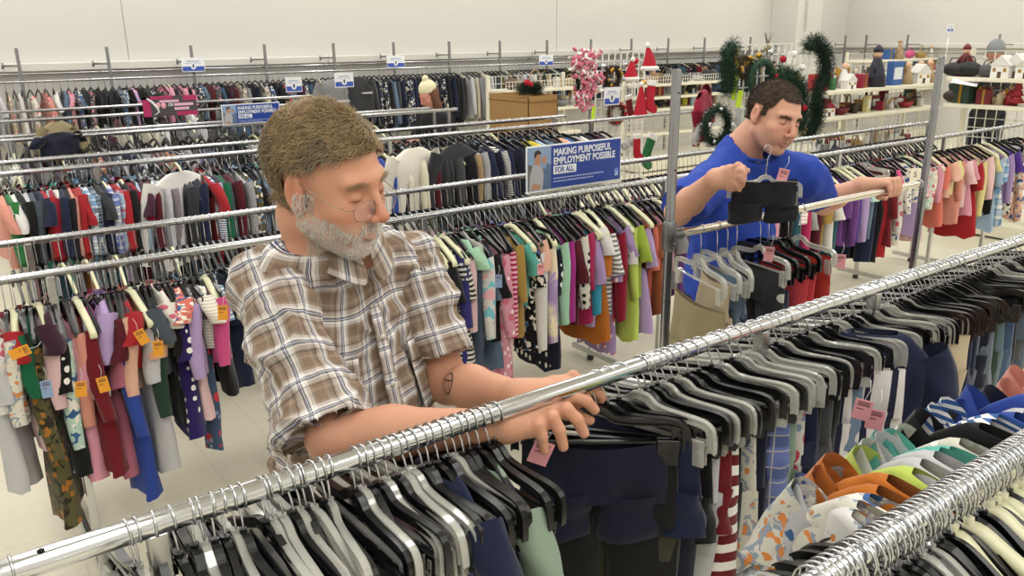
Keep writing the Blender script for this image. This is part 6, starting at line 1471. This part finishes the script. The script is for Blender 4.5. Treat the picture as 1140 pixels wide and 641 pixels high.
fluffy('pine_garland', gpth, .085, 3600, greenm, 'short green garland on the left edge of the grid display', 'garland', .03, seed=3)
gpth = [atY(a, b_, Yg-.03) for a, b_ in [(868, 82), (880, 86), (890, 96), (892, 112), (893, 128), (890, 145)]]
fluffy('pine_garland', gpth, .085, 3600, greenm, 'loose green pine branch right behind the blue-shirted man\'s head', 'garland', .045, seed=4)
def wreath(px, py, Y, R_, r, m, label, seed, extras=None, n=1400):
    c = atY(px, py, Y); pth = [c+Vector((R_*math.cos(a), 0.0, R_*math.sin(a))) for a in [2*PI*k/18 for k in range(19)]]
    ex = []
    rr = random.Random(seed)
    for k in range(7):
        a = rr.uniform(0, 6.28); ex.append((tuple(c+Vector((R_*math.cos(a), -.035, R_*math.sin(a)))), .014, extras or redm, 'berry'))
    return fluffy('holiday_wreath', pth, r, n, m, label, 'wreath', .03, seed=seed, extras=ex)
wreath(848, 88, Yg-.06, .12, .06, greenm, 'green wreath with red berries just above the blue-shirted man\'s hair', 5)
wreath(798, 140, 3.6, .11, .045, darkpine, 'dark green wreath with silver trim left of the blue-shirted man\'s neck', 6, silverm, 2000)
wreath(682, 86, 5.2, .075, .028, mat('twig_brown', '#4b3b2e', .9), 'brown twig wreath on the far grid display', 7, goldm)
wreath(686, 126, 5.2, .08, .024, mat('berry_mix', '#6e3a3a', .9), 'reddish berry wreath below the blue and white card', 8, redm)
gpth = [atY(a, b_, 5.25) for a, b_ in [(640, 75), (643, 90), (645, 105)]]
fluffy('pine_garland', gpth, .03, 500, darkpine, 'thin dark green garland beside the pink and white candy garland', 'garland', .03, seed=12)
pth = [atY(a, b_, 5.2) for a, b_ in [(655, 58), (648, 68), (651, 80), (658, 88), (655, 98), (648, 108), (651, 120)]]
rg = random.Random(9); b = MB(); b2 = MB(); org = pth[3]
for i in range(len(pth)-1):
    for k in range(48):
        p = pth[i].lerp(pth[i+1], k/48)-org; s = .105*(1 if i < 4 else .65); q = p+Vector((rg.uniform(-s, s), rg.uniform(-s, s)*.6, rg.uniform(-s*.5, s*.5)))
        mt = Matrix.Rotation(rg.uniform(0, 6.3), 4, 'Y') @ Matrix.Rotation(rg.uniform(-1, 1), 4, 'X'); b.ball(q, (.030, .008, .016), 6, 0 if rg.random() < .6 else 1, mtx=mt)
o = b.obj('candy_garland', [pinkw, whitem]); o.location = org; tag(o, 'pink and white ruffled garland hanging on the far grid display', 'garland')
def santa_hat(px, py, Y, h_, lean, label, mm=None, parts=True):
    c = atY(px, py, Y); t = thing('santa_hat', label, 'hat', c); b = MB(); k = 9
    rings = []
    for i in range(k+1):
        s = i/k; r = .075*(1-s)**.8+.006; rings.append([(lean*s*s+r*math.cos(a), r*.45*math.sin(a), h_*s+.006*math.sin(a*3+s*6)) for a in [2*PI*j/14 for j in range(14)]])
    ring_loft(b, rings, 14); b.obj('cone', mm or redm, t); b = MB(); b.tube([(.078*math.cos(a), .036*math.sin(a), 0) for a in [2*PI*j/16 for j in range(17)]], .018, 8); b.obj('trim', whitem, t)
    b = MB(); b.ball((lean, 0, h_), .022, 10); b.obj('pompom', whitem, t); return t
santa_hat(713, 130, 4.9, .26, .0, 'red santa hat with white trim hanging right of the blue and white card')
santa_hat(723, 76, 4.9, .18, -.03, 'small red santa hat high on the far grid display')
santa_hat(702, 88, 5.2, .16, .02, 'red felt hat in the middle of the far grid display')
def stocking(px, py, Y, s, m, label, rot=0.0):
    c = atY(px, py, Y); t = thing('holiday_stocking', label, 'stocking', c); t.rotation_euler = (0, rot, 0); b = MB()
    pl_ = [(-.045, .13), (.045, .13), (.042, 0), (.05, -.05), (.09, -.085), (.10, -.12), (.07, -.145), (0, -.13), (-.035, -.09), (-.045, -.02)]
    b.prism([(x*s, z*s) for x, z in pl_], -.012*s, .012*s); o = b.obj('sock', m, t, smooth=False); md = o.modifiers.new('round', 'BEVEL'); md.width = .006*s; md.segments = 2
    b = MB(); b.box((-.052*s, -.017*s, .10*s), (.052*s, .017*s, .15*s), bev=.005*s); b.obj('cuff', whitem, t, smooth=False); return t
stocking(724, 108, 4.88, .9, redm, 'red stocking with white cuff beside the largest santa hat', .1)
stocking(701, 120, 5.0, .7, mat('felt_darkred', '#6e1420', .85), 'dark red stocking left of the largest santa hat', -.2)
stocking(709, 165, 4.4, .7, redm, 'red stocking hanging low on the near side of the post', 0)
stocking(721, 168, 4.4, .9, mat('felt_green', '#1f6a38', .85), 'green felt stocking left of the tall chrome post', .4)
for px, py, Y, lab in [(695, 163, 4.4, 'round white fluffy ornament right of the large slogan sign'), (703, 158, 4.5, 'second white fluffy ornament beside the round one')]:
    c = atY(px, py, Y); o = fluffy('fluffy_ornament', [c+Vector((-.02, 0, 0)), c, c+Vector((.02, 0, 0))], .035, 500, whitem, lab, 'ornament', .02, seed=int(px))
for px, py, Y, h_, w_, lab in [(660, 132, 5.0, .19, .035, 'narrow lime green sign strip below the candy garland'), (818, 98, 3.9, .17, .04, 'lime green sale strip on the left of the grid display'), (823, 110, 3.88, .12, .06, 'wider lime green tag under the grid display wreath')]:
    c = atY(px, py, Y); o = MB().box((-w_/2, -.002, -h_/2), (w_/2, .002, h_/2)).obj('sale_strip', mat('lime_card', '#c4e23a', .6), smooth=False); o.location = c; o.rotation_euler = (0, .12, 0); tag(o, lab, 'tag')
for i, (px, py, Y) in enumerate([(845, 62, 3.95), (858, 58, 3.95), (872, 66, 3.95), (884, 60, 3.95), (832, 70, 3.95), (838, 128, 3.95), (828, 140, 3.95), (893, 75, 3.90), (888, 88, 3.88), (696, 72, 5.25), (708, 68, 5.25), (690, 100, 5.2), (716, 92, 5.2), (672, 74, 5.25), (895, 120, 3.85), (668, 100, 5.2)]):
    c = atY(px, py, Y); mm = [goldm, silverm, redm, whitem][i % 4]; t = thing('hanging_ornament', '%s bauble, %s hung on the wire grid displays' % (['gold', 'silver', 'red', 'white'][i % 4], ordinal(i+1)), 'ornament', c, 0, 'baubles on the grid displays')
    b = MB(); b.ball((0, 0, 0), .026, 12); b.obj('ball', mm, t); b = MB(); b.tube([(0, 0, .026), (0, 0, .034)], .008, 8); b.obj('cap', silverm, t)
# gold poinsettia beside the blue-shirted man's nose
c = atY(893, 144, 3.9); t = thing('gold_poinsettia', 'gold and white poinsettia clip beside the blue-shirted man\'s nose', 'ornament', c)
for k in range(8):
    a = k*PI/4; b = MB(); b.add([(0, 0, 0), (.035*math.cos(a-.35), -.012, .035*math.sin(a-.35)), (.07*math.cos(a), -.004, .07*math.sin(a)), (.035*math.cos(a+.35), -.012, .035*math.sin(a+.35))], [(0, 1, 2, 3)]); o = b.obj('petal', mat('cream_gold', '#e6cf9a', .4, .2) if k % 2 else goldm, t, smooth=False); o.modifiers.new('t', 'SOLIDIFY').thickness = .002
# santa coat draped between the post and the grid
c = atY(778, 104, 3.75); o = garment('jacket', 'youth', PAL['crimson'], 'plain', c.x, 3.75, c.z+.02, -1.1, .62, False, 0, tilt=.55, var=1, lean=.0, sw=.9); tag(o, 'crimson costume jacket hanging left of the grid display', 'jacket')
pth = [atY(a, b_, 3.7) for a, b_ in [(772, 160), (778, 140), (786, 128), (797, 125)]]; fluffy('fur_boa', pth, .03, 900, whitem, 'white fluffy trim hanging below the crimson costume jacket', 'boa', .025, seed=31)
# doll-like generic shapes and boxes for the shelves
def item(kind, col, loc, s=1.0, rz=0.0, label='', group=None, cat=None):
    nm = {'box': 'gift_box', 'cone': 'angel_figurine', 'snowman': 'snowman_figurine', 'mug': 'ceramic_mug', 'bottle': 'glass_bottle', 'candle': 'pillar_candle', 'house': 'ceramic_house', 'basket': 'wicker_basket', 'tree': 'tabletop_tree', 'bowl': 'bowl', 'plush': 'plush_toy', 'doll': 'cloth_doll', 'book': 'boxed_set', 'bag': 'dark_handbag'}[kind]
    t = thing(nm, label, cat or nm.split('_')[-1], loc, rz, group); m = mat('item_'+col, PAL.get(col, '#888888'), .5); w2 = mat('item_white2', '#ecebe6', .5)
    if kind == 'box':
        MB().box((-.05*s, -.04*s, 0), (.05*s, .04*s, .10*s), bev=.003).obj('carton', m, t, smooth=False); MB().box((-.052*s, -.042*s, .078*s), (.052*s, .042*s, .104*s), bev=.002).obj('lid', m, t, smooth=False); MB().box((-.008*s, -.043*s, 0), (.008*s, .043*s, .106*s)).obj('ribbon', goldm, t, smooth=False)
    elif kind == 'book':
        MB().box((-.06*s, -.025*s, 0), (.06*s, .025*s, .16*s), bev=.003).obj('case', m, t, smooth=False); MB().box((-.045*s, -.027*s, .04*s), (.045*s, -.025*s, .12*s)).obj('panel', mat('item_palepanel', '#dfe6e8', .5), t, smooth=False)
    elif kind == 'cone':
        b = MB(); b.lathe([(.045*s, 0), (.035*s, .05*s), (.014*s, .11*s), (.012*s, .115*s)], 14); b.obj('robe', m, t); b = MB(); b.ball((0, 0, .132*s), .020*s, 10); b.obj('head', mat('item_skin', '#e0b596', .6), t)
        b = MB(); b.add([(0, .012*s, .10*s), (.05*s, .02*s, .13*s), (.04*s, .02*s, .06*s), (-.05*s, .02*s, .13*s), (-.04*s, .02*s, .06*s)], [(0, 1, 2), (0, 4, 3)]); o = b.obj('wings', goldm, t, smooth=False); o.modifiers.new('t', 'SOLIDIFY').thickness = .003
    elif kind == 'snowman':
        for z, r in ((.035, .038), (.088, .028), (.128, .020)): b = MB(); b.ball((0, 0, z*s), r*s, 12); b.obj('ball', w2, t)
        b = MB(); b.lathe([(.026*s, .140*s), (.026*s, .145*s), (.016*s, .146*s), (.016*s, .170*s)], 12); b.obj('hat', m, t); b = MB(); b.tube([(0, -.018*s, .128*s), (0, -.035*s, .126*s)], [.004*s, .001*s], 6); b.obj('nose', mat('item_carrot', '#d9722a', .5), t)
        b = MB(); b.tube([(.026*s*math.cos(a), .026*s*math.sin(a), .110*s) for a in [2*PI*k/10 for k in range(11)]], .006*s, 6); b.obj('scarf', redm, t)
    elif kind == 'mug':
        b = MB(); b.lathe([(.03*s, 0), (.036*s, .01*s), (.036*s, .085*s), (.032*s, .085*s), (.032*s, .012*s), (.001, .012*s)], 16, cap=False); b.obj('cup', m, t); b = MB(); b.tube([(.034*s+.022*s*math.sin(a), 0, .045*s+.024*s*math.cos(a)) for a in [PI*k/8 for k in range(9)]], .005*s, 6); b.obj('handle', m, t)
    elif kind == 'bottle':
        b = MB(); b.lathe([(.028*s, 0), (.030*s, .01*s), (.030*s, .09*s), (.012*s, .12*s), (.011*s, .15*s), (.014*s, .152*s), (.014*s, .162*s)], 14); b.obj('flask', m, t); b = MB(); b.lathe([(.0125*s, .152*s), (.0125*s, .172*s)], 10); b.obj('stopper', goldm, t)
    elif kind == 'candle':
        b = MB(); b.lathe([(.032*s, 0), (.032*s, .10*s), (.028*s, .103*s), (.004*s, .098*s)], 16); b.obj('wax', m, t); b = MB(); b.tube([(0, 0, .098*s), (.002, 0, .112*s)], .002, 5); b.obj('wick', blackpl, t)
    elif kind == 'house':
        MB().box((-.06*s, -.045*s, 0), (.06*s, .045*s, .08*s), bev=.002).obj('walls', w2, t, smooth=False); b = MB(); b.prism([(-.07*s, .078*s), (.07*s, .078*s), (0, .145*s)], -.05*s, .05*s); b.obj('roof', m, t, smooth=False); MB().box((-.012*s, -.047*s, 0), (.012*s, -.045*s, .04*s)).obj('door', mat('item_brown', '#5b4432', .6), t, smooth=False)
        for x in (-.035, .035): MB().box(((x-.01)*s, -.047*s, .04*s), ((x+.01)*s, -.045*s, .062*s)).obj('window', goldm, t, smooth=False)
    elif kind == 'basket':
        b = MB(); b.lathe([(.05*s, 0), (.065*s, .03*s), (.07*s, .07*s), (.066*s, .07*s), (.058*s, .01*s)], 18, cap=False); b.obj('bowl', m, t); b = MB(); b.tube([(.068*s*math.cos(a), 0, .07*s+.09*s*math.sin(a)) for a in [PI*k/12 for k in range(13)]], .005*s, 6); b.obj('handle', m, t)
    elif kind == 'tree':
        for z, r in ((.02, .055), (.07, .042), (.115, .030)): b = MB(); b.lathe([(r*s, z*s), (.004*s, (z+.075)*s)], 14); b.obj('tier', m, t)
        b = MB(); b.tube([(0, 0, 0), (0, 0, .03*s)], .010*s, 8); b.obj('trunk', mat('item_brown', '#5b4432', .6), t); b = MB(); b.ball((0, 0, .195*s), .010*s, 8); b.obj('star', goldm, t)
    elif kind == 'bowl': b = MB(); b.lathe([(.03*s, 0), (.055*s, .02*s), (.075*s, .055*s), (.071*s, .055*s), (.03*s, .012*s)], 18, cap=False); b.obj('dish', m, t); b = MB(); b.lathe([(.028*s, 0), (.032*s, .008*s)], 14); b.obj('foot_ring', m, t)
    elif kind == 'plush':
        b = MB(); b.ball((0, 0, .05*s), (.10*s, .05*s, .05*s), 14); b.obj('body', w2, t); b = MB(); b.ball((.11*s, 0, .075*s), .038*s, 12); b.obj('head', w2, t); b = MB(); b.lathe([(.036*s, .09*s), (.004*s, .15*s)], 12, (.115*s, 0, 0)); b.obj('hat', m, t)
        for x in (-.07, .06):
            for y in (-.03, .03): b = MB(); b.ball((x*s, y*s, .016*s), (.022*s, .018*s, .017*s), 8); b.obj('paw', w2, t)
    elif kind == 'doll':
        b = MB(); b.lathe([(.07*s, 0), (.06*s, .08*s), (.03*s, .17*s), (.028*s, .19*s)], 14); b.obj('coat', m, t); b = MB(); b.ball((0, 0, .215*s), .03*s, 12); b.obj('head', mat('item_skin', '#e0b596', .6), t); b = MB(); b.lathe([(.034*s, .225*s), (.03*s, .25*s), (.004*s, .275*s)], 12); b.obj('hat', m, t)
        for x in (-1, 1): b = MB(); b.tube([(x*.028*s, 0, .17*s), (x*.07*s, -.02*s, .10*s)], [.015*s, .011*s], 8); b.obj('arm', m, t)
    elif kind == 'bag':
        b = MB(); b.ball((0, 0, .055*s), (.10*s, .05*s, .055*s), 14); b.obj('pouch', m, t); b = MB(); b.tube([(-.05*s, 0, .09*s), (-.03*s, 0, .14*s), (.03*s, 0, .14*s), (.05*s, 0, .09*s)], .005*s, 6); b.obj('strap', m, t)
    return t
KW = {'box': 'gift box', 'cone': 'winged figurine', 'snowman': 'snowman', 'mug': 'mug', 'bottle': 'bottle', 'candle': 'pillar candle', 'house': 'toy house', 'basket': 'basket', 'tree': 'small tree', 'bowl': 'bowl', 'plush': 'plush toy', 'doll': 'doll', 'book': 'boxed set', 'bag': 'handbag'}
BND = {YA: (pa.x+.09, pa2.x-.09), YC: (pc0.x+.09, pc3.x-.09), YE: (pe.x+.09, pe.x+2.5)}
def cl_(x, Y): return min(max(x, BND[Y][0]), BND[Y][1])
def stock_px(lst, Y, z, where, group):
    for i, (px, kd, cn, s) in enumerate(lst):
        c = atY(px, 100, Y+.12+.10*(i % 2)); item(kd, cn, (cl_(c.x, Y), Y+.12+.10*(i % 2), z), s, random.uniform(-.5, .5), '%s %s, %s from the left on %s' % (cn, KW[kd], ordinal(i+1), where), group)
stock_px([(909,'box','red',1.5),(918,'box','red',1.2),(926,'candle','green',1.1),(938,'cone','white',1.6),(944,'house','white',1.0),(951,'tree','off-white',1.0),(957,'box','crimson',1.3),(964,'box','crimson',1.0),(973,'doll','dark navy',1.5),(985,'plush','crimson',1.3),(994,'book','blue',1.5),(1001,'book','teal',1.4),(1008,'cone','tan',1.5),(1015,'snowman','black',1.3),(1022,'house','white',1.4),(1030,'cone','mustard',1.5),(1037,'cone','tan',1.6)], YA, zA1, 'top cream shelf behind post', 'goods on the top cream shelf')
stock_px([(908,'mug','brown',1.1),(915,'bowl','white',1.2),(923,'house','crimson',1.0),(930,'bag','white',1.1),(938,'bowl','dark red',1.2),(946,'basket','brown',1.1),(953,'mug','dark brown',1.1),(960,'mug','tan',1.0),(967,'book','pale yellow',1.0),(975,'book','dark red',.9),(982,'box','crimson',.9),(988,'candle','white',1.0),(994,'cone','white',.8),(1001,'plush','red',.9),(1010,'bowl','red',1.1),(1018,'basket','brown',1.1),(1026,'mug','off-white',1.0),(1034,'bag','dark brown',.9)], YA, zA2, 'second cream shelf behind post', 'goods on the second cream shelf')
stock_px([(912,'bottle','white',1.2),(924,'candle','grey',1.2),(936,'bottle','navy',1.1),(948,'mug','white',1.2),(960,'basket','maroon',1.1),(972,'bottle','white',1.2),(985,'bowl','grey',1.2),(998,'cone','white',1.3),(1010,'candle','cream',1.1)], YA, zA2-.42, 'lowest cream shelf behind the rails', 'goods on the lowest cream shelf')
def stock_y(lst, X, z, where, group):
    for i, (px, kd, cn, s) in enumerate(lst):
        c = atX(px, 105, X+.14); item(kd, cn, (X+.14+.06*(i % 2), c.y, z), s, -PI/2+random.uniform(-.4, .4), '%s %s, %s from the left on %s' % (cn, KW[kd], ordinal(i+1), where), group)
stock_y([(1062,'bag','dark brown',1.1),(1066,'box','forest',1.7),(1076,'box','forest',1.9),(1089,'box','dark red',1.5),(1097,'box','dark red',1.3),(1106,'basket','tan',1.0),(1114,'candle','beige',1.0),(1122,'cone','red',1.2),(1133,'tree','red',1.3)], XB, zB1, 'the right-edge shelf', 'goods on the right-edge shelf')
stock_y([(1058,'bag','off-black',1.2),(1066,'doll','dark red',1.1),(1074,'bag','black',1.3),(1084,'basket','off-white',1.1),(1096,'bag','dark grey',1.1),(1104,'plush','cream',1.1),(1113,'house','white',1.4),(1126,'house','white',1.5),(1138,'house','off-white',1.3)], XB, zB2, 'the top right-edge shelf', 'goods on the top right-edge shelf')
stock_px([(569,'bag','brown',1.3),(579,'basket','tan',1.2),(596,'basket','tan',1.4),(606,'tree','forest',1.0),(622,'box','off-white',1.2),(634,'bag','tan',1.0)], YC, zC[0], 'the shelf behind the cardboard box', 'goods behind the cardboard box')
stock_px([(625,'bowl','grey',1.5),(637,'cone','white',1.2),(645,'mug','brown',1.2)], YC, zC[1], 'the lower shelf behind the cardboard box', 'goods low behind the cardboard box')
stock_px([(722,'basket','tan',1.4),(731,'box','tan',1.3),(741,'basket','brown',1.3),(752,'bag','black',1.1),(763,'bag','charcoal',1.2),(776,'bowl','silver grey',1.2),(792,'bag','black',1.5),(800,'bag','off-black',1.4)], YC, zD[0], 'the shelf behind the tall post', 'goods behind the tall post')
stock_px([(722,'box','dark red',1.5),(733,'box','crimson',1.3),(758,'bag','black',1.2),(770,'bag','off-black',1.2),(789,'bottle','white',1.2)], YC, zD[2], 'the middle shelf behind the tall post', 'goods on the middle shelf behind the post')
stock_px([(724,'bag','black',1.3),(736,'bag','off-black',1.1),(753,'candle','white',1.5),(762,'bottle','yellow',1.8),(772,'bottle','light blue',1.4),(784,'candle','coral',1.3),(795,'box','brown',1.3)], YC, zD[1], 'the low shelf behind the tall post', 'goods on the low shelf behind the post')
stock_px([(972,'bag','black',1.3),(984,'box','blue',1.6),(996,'doll','tan',1.2),(1008,'bag','hot pink',1.3),(1020,'basket','mustard',1.4),(1031,'cone','white',1.4)], YE, 1.42, 'the far shelf under the wall clothes', 'goods on the far shelf')
# paper sheet leaning on the green boxes
c = atX(1073, 99, XB-.02); o = MB().box((-.11, -.07, 0), (.11, .07, .002)).obj('paper_sheet', signwhite, smooth=False); o.location = (c.x, c.y, zB1+.20); o.rotation_euler = (.25, .15, -1.2); tag(o, 'white paper sheet lying on the dark green boxes', 'paper')
# cardboard box
c0 = atZ(588, 107.5, 7.0); xw = atY(621, 104, c0.y).x-c0.x; yw = atX(545, 104.5, c0.x).y-c0.y; zt = c0.z
cb = mat('cardboard', '#a5804f', .85, bump=(20, .15)); t = thing('cardboard_box', 'large open brown cardboard box standing behind the racks', 'box', (c0.x, c0.y, 0))
for lo_, hi_ in (((0, 0, .12), (xw, .006, zt)), ((0, yw-.006, .12), (xw, yw, zt)), ((0, 0, .12), (.006, yw, zt)), ((xw-.006, 0, .12), (xw, yw, zt)), ((0, 0, .12), (xw, yw, .13))): MB().box(lo_, hi_).obj('wall_panel', cb, t, smooth=False)
MB().box((-.008, -.008, zt-.05), (xw+.008, yw+.008, zt-.045)).obj('rim_band', mat('cardboard_dark', '#8a6a40', .85), t, smooth=False)
for x in (0, xw/2-.04, xw-.08): MB().box((x, 0, 0), (x+.08, yw, .12)).obj('pallet_block', mat('pallet_wood', '#a98c62', .8), t, smooth=False)
b = MB(); b.add([(0, 0, zt), (xw, 0, zt), (xw, .16, zt-.02), (0, .16, zt-.02)], [(0, 1, 2, 3)]); o = b.obj('flap', cb, t, smooth=False); o.modifiers.new('t', 'SOLIDIFY').thickness = .005
pth = [Vector((c0.x+xw*.15+.05*k, c0.y+yw*.3+.02*k, zt+.05+.01*math.sin(k))) for k in range(7)]
fluffy('pine_centrepiece', pth, .055, 1800, darkpine, 'dark green pine arrangement with red bows on the cardboard box', 'floral arrangement', .05, seed=41, extras=[(tuple(pth[1]+Vector((0, -.05, .05))), .03, redm, 'bow'), (tuple(pth[2]+Vector((0, -.06, .03))), .022, redm, 'bow')])
# branches in a vase above the grid display
c = atY(855, 47, 3.98); t = thing('twig_bunch', 'bare brown twigs standing up above the grid display', 'branches', (c.x, 3.98, c.z-.02))
rg = random.Random(4)
for k in range(9):
    a = rg.uniform(-.7, .7); b = MB(); p = Vector((0, 0, 0)); pts = [p.copy()]
    for j in range(5): p = p+Vector((math.sin(a)*.02+rg.uniform(-.006, .006), rg.uniform(-.006, .006), .018)); pts.append(p.copy())
    b.tube(pts, [.0022, .002, .0018, .0014, .001, .0006], 5); b.obj('twig', mat('twig_bark', '#6b5a48', .9), t)
b = MB(); b.lathe([(.02, -.06), (.026, -.03), (.018, 0)], 12); b.obj('bundle', mat('twig_wrap', '#8a7a5a', .9), t)
# draped garments lying over the far racks
def extra(kind, size, cn, pat, px, py, Y, rz, sl, lab, h=None, sw=1.0):
    c = atY(px, py, Y); o = garment(kind, size, PAL[cn], pat, c.x, Y, h or 1.30, rz, sl, False, 0, var=0, sw=sw); tag(o, lab, GCAT[kind]); return o
extra('jacket', 'kid', 'khaki', 'plain', 60, 120, 6.05, -.9, .55, 'khaki jacket standing up above the left racks', 1.42)
extra('tee', 'youth', 'dark navy', 'plain', 62, 140, 5.84, -.9, .35, 'dark navy shirt just below the khaki jacket', 1.36)
extra('jacket', 'adult', 'dark grey', 'heather', 372, 95, 8.32, -1.3, .55, 'dark grey rounded jacket above the bearded man\'s hair', 1.50)
extra('jacket', 'adult', 'charcoal', 'plain', 398, 92, 8.40, -1.3, .7, 'charcoal jacket right of the blue-banded card', 1.52)
extra('long', 'adult', 'white', 'plain', 200, 210, 4.28, -1.0, .75, 'white and grey shirt turned face-on in the left adult shirts', 1.30)
extra('jacket', 'adult', 'ivory', 'plain', 462, 200, 4.22, -1.2, .85, 'ivory jacket turned face-on right of the bearded man\'s eyeglasses', 1.32)
extra('long', 'adult', 'charcoal', 'plain', 508, 190, 4.24, -1.25, .8, 'charcoal shirt turned face-on between the ivory and orange pieces', 1.31)

def filler(px0, px1, n, Y, z, where, kinds, cols, dep=.22, seed=1):
    rr = random.Random(seed)
    for i in range(n):
        px = px0+(px1-px0)*(i+.5)/n+rr.uniform(-1, 1); c = atY(px, 100, Y+dep); kd = rr.choice(kinds); cn = rr.choice(cols)
        item(kd, cn, (cl_(c.x, Y), Y+dep+rr.uniform(-.02, .04), z), rr.uniform(.8, 1.25), rr.uniform(-.6, .6), '%s %s, %s in the back row of %s' % (cn, KW[kd], ordinal(i+1), where), 'back row on '+where)
HC_ = ['crimson', 'white', 'forest', 'tan', 'brown', 'off-white', 'mustard', 'dark red', 'charcoal', 'grey', 'cream']
filler(912, 1040, 20, YA, zA1, 'the top cream shelf', ['cone', 'box', 'candle', 'bottle', 'tree', 'snowman'], HC_, .30, 1)
filler(910, 1040, 22, YA, zA2, 'the second cream shelf', ['mug', 'box', 'basket', 'bottle', 'bowl', 'candle', 'book'], HC_, .28, 2)
filler(912, 1030, 14, YA, zA2-.42, 'the lowest cream shelf', ['mug', 'box', 'bottle', 'bag', 'book'], HC_, .26, 3)
filler(968, 1050, 12, YE, 1.2, 'the far shelf', ['box', 'book', 'bag', 'basket'], HC_+['hot pink', 'blue'], .15, 4)
filler(720, 805, 14, YC, zD[1], 'the low shelf behind the post', ['box', 'candle', 'bottle', 'basket', 'book'], HC_, .26, 5)
filler(566, 648, 10, YC, zC[1], 'the shelf beside the cardboard box', ['box', 'bowl', 'bottle', 'basket'], HC_, .26, 6)
wreath(829, 75, Yg+.02, .07, .035, mat('moss_brown', '#5a4a30', .9), 'small brown and gold wreath on the left of the grid display', 51, goldm, 900)
wreath(872, 128, Yg+.03, .10, .05, darkpine, 'dark wreath on the grid display low behind the blue-shirted man', 52, silverm, 1600)
for i, (px, py, cn_) in enumerate([(822, 130, 'silver'), (836, 145, 'white'), (878, 70, 'white'), (851, 118, 'red'), (818, 62, 'gold')]):
    stocking(px, py, Yg-.02, .55, {'silver': silverm, 'white': whitem, 'red': redm, 'gold': goldm}[cn_], '%s miniature stocking, %s on the wire grid behind the man in blue' % (cn_, ordinal(i+1)), .15*(-1)**i)

c = atY(1019, 195, 2.72); t = thing('size_marker', 'small cream size marker with the letter S in front of the pink clothes', 'marker', c, -.6)
MB().box((-.035, -.002, -.045), (.035, .002, .045), bev=.001).obj('card', mat('cream_card', '#eae5cf', .6), t, smooth=False)
text_mesh('S', .05, 'lettering', mat('icon_ink', '#22305e', .5), t, (-.013, -.0026, -.012), .0004, 1)
b = MB(); b.tube([(0, 0, .045), (.0, .06, .10), (0, .19, c.z*0+HL-c.z+.014)], .002, 5); b.obj('hanging_wire', wire, t)
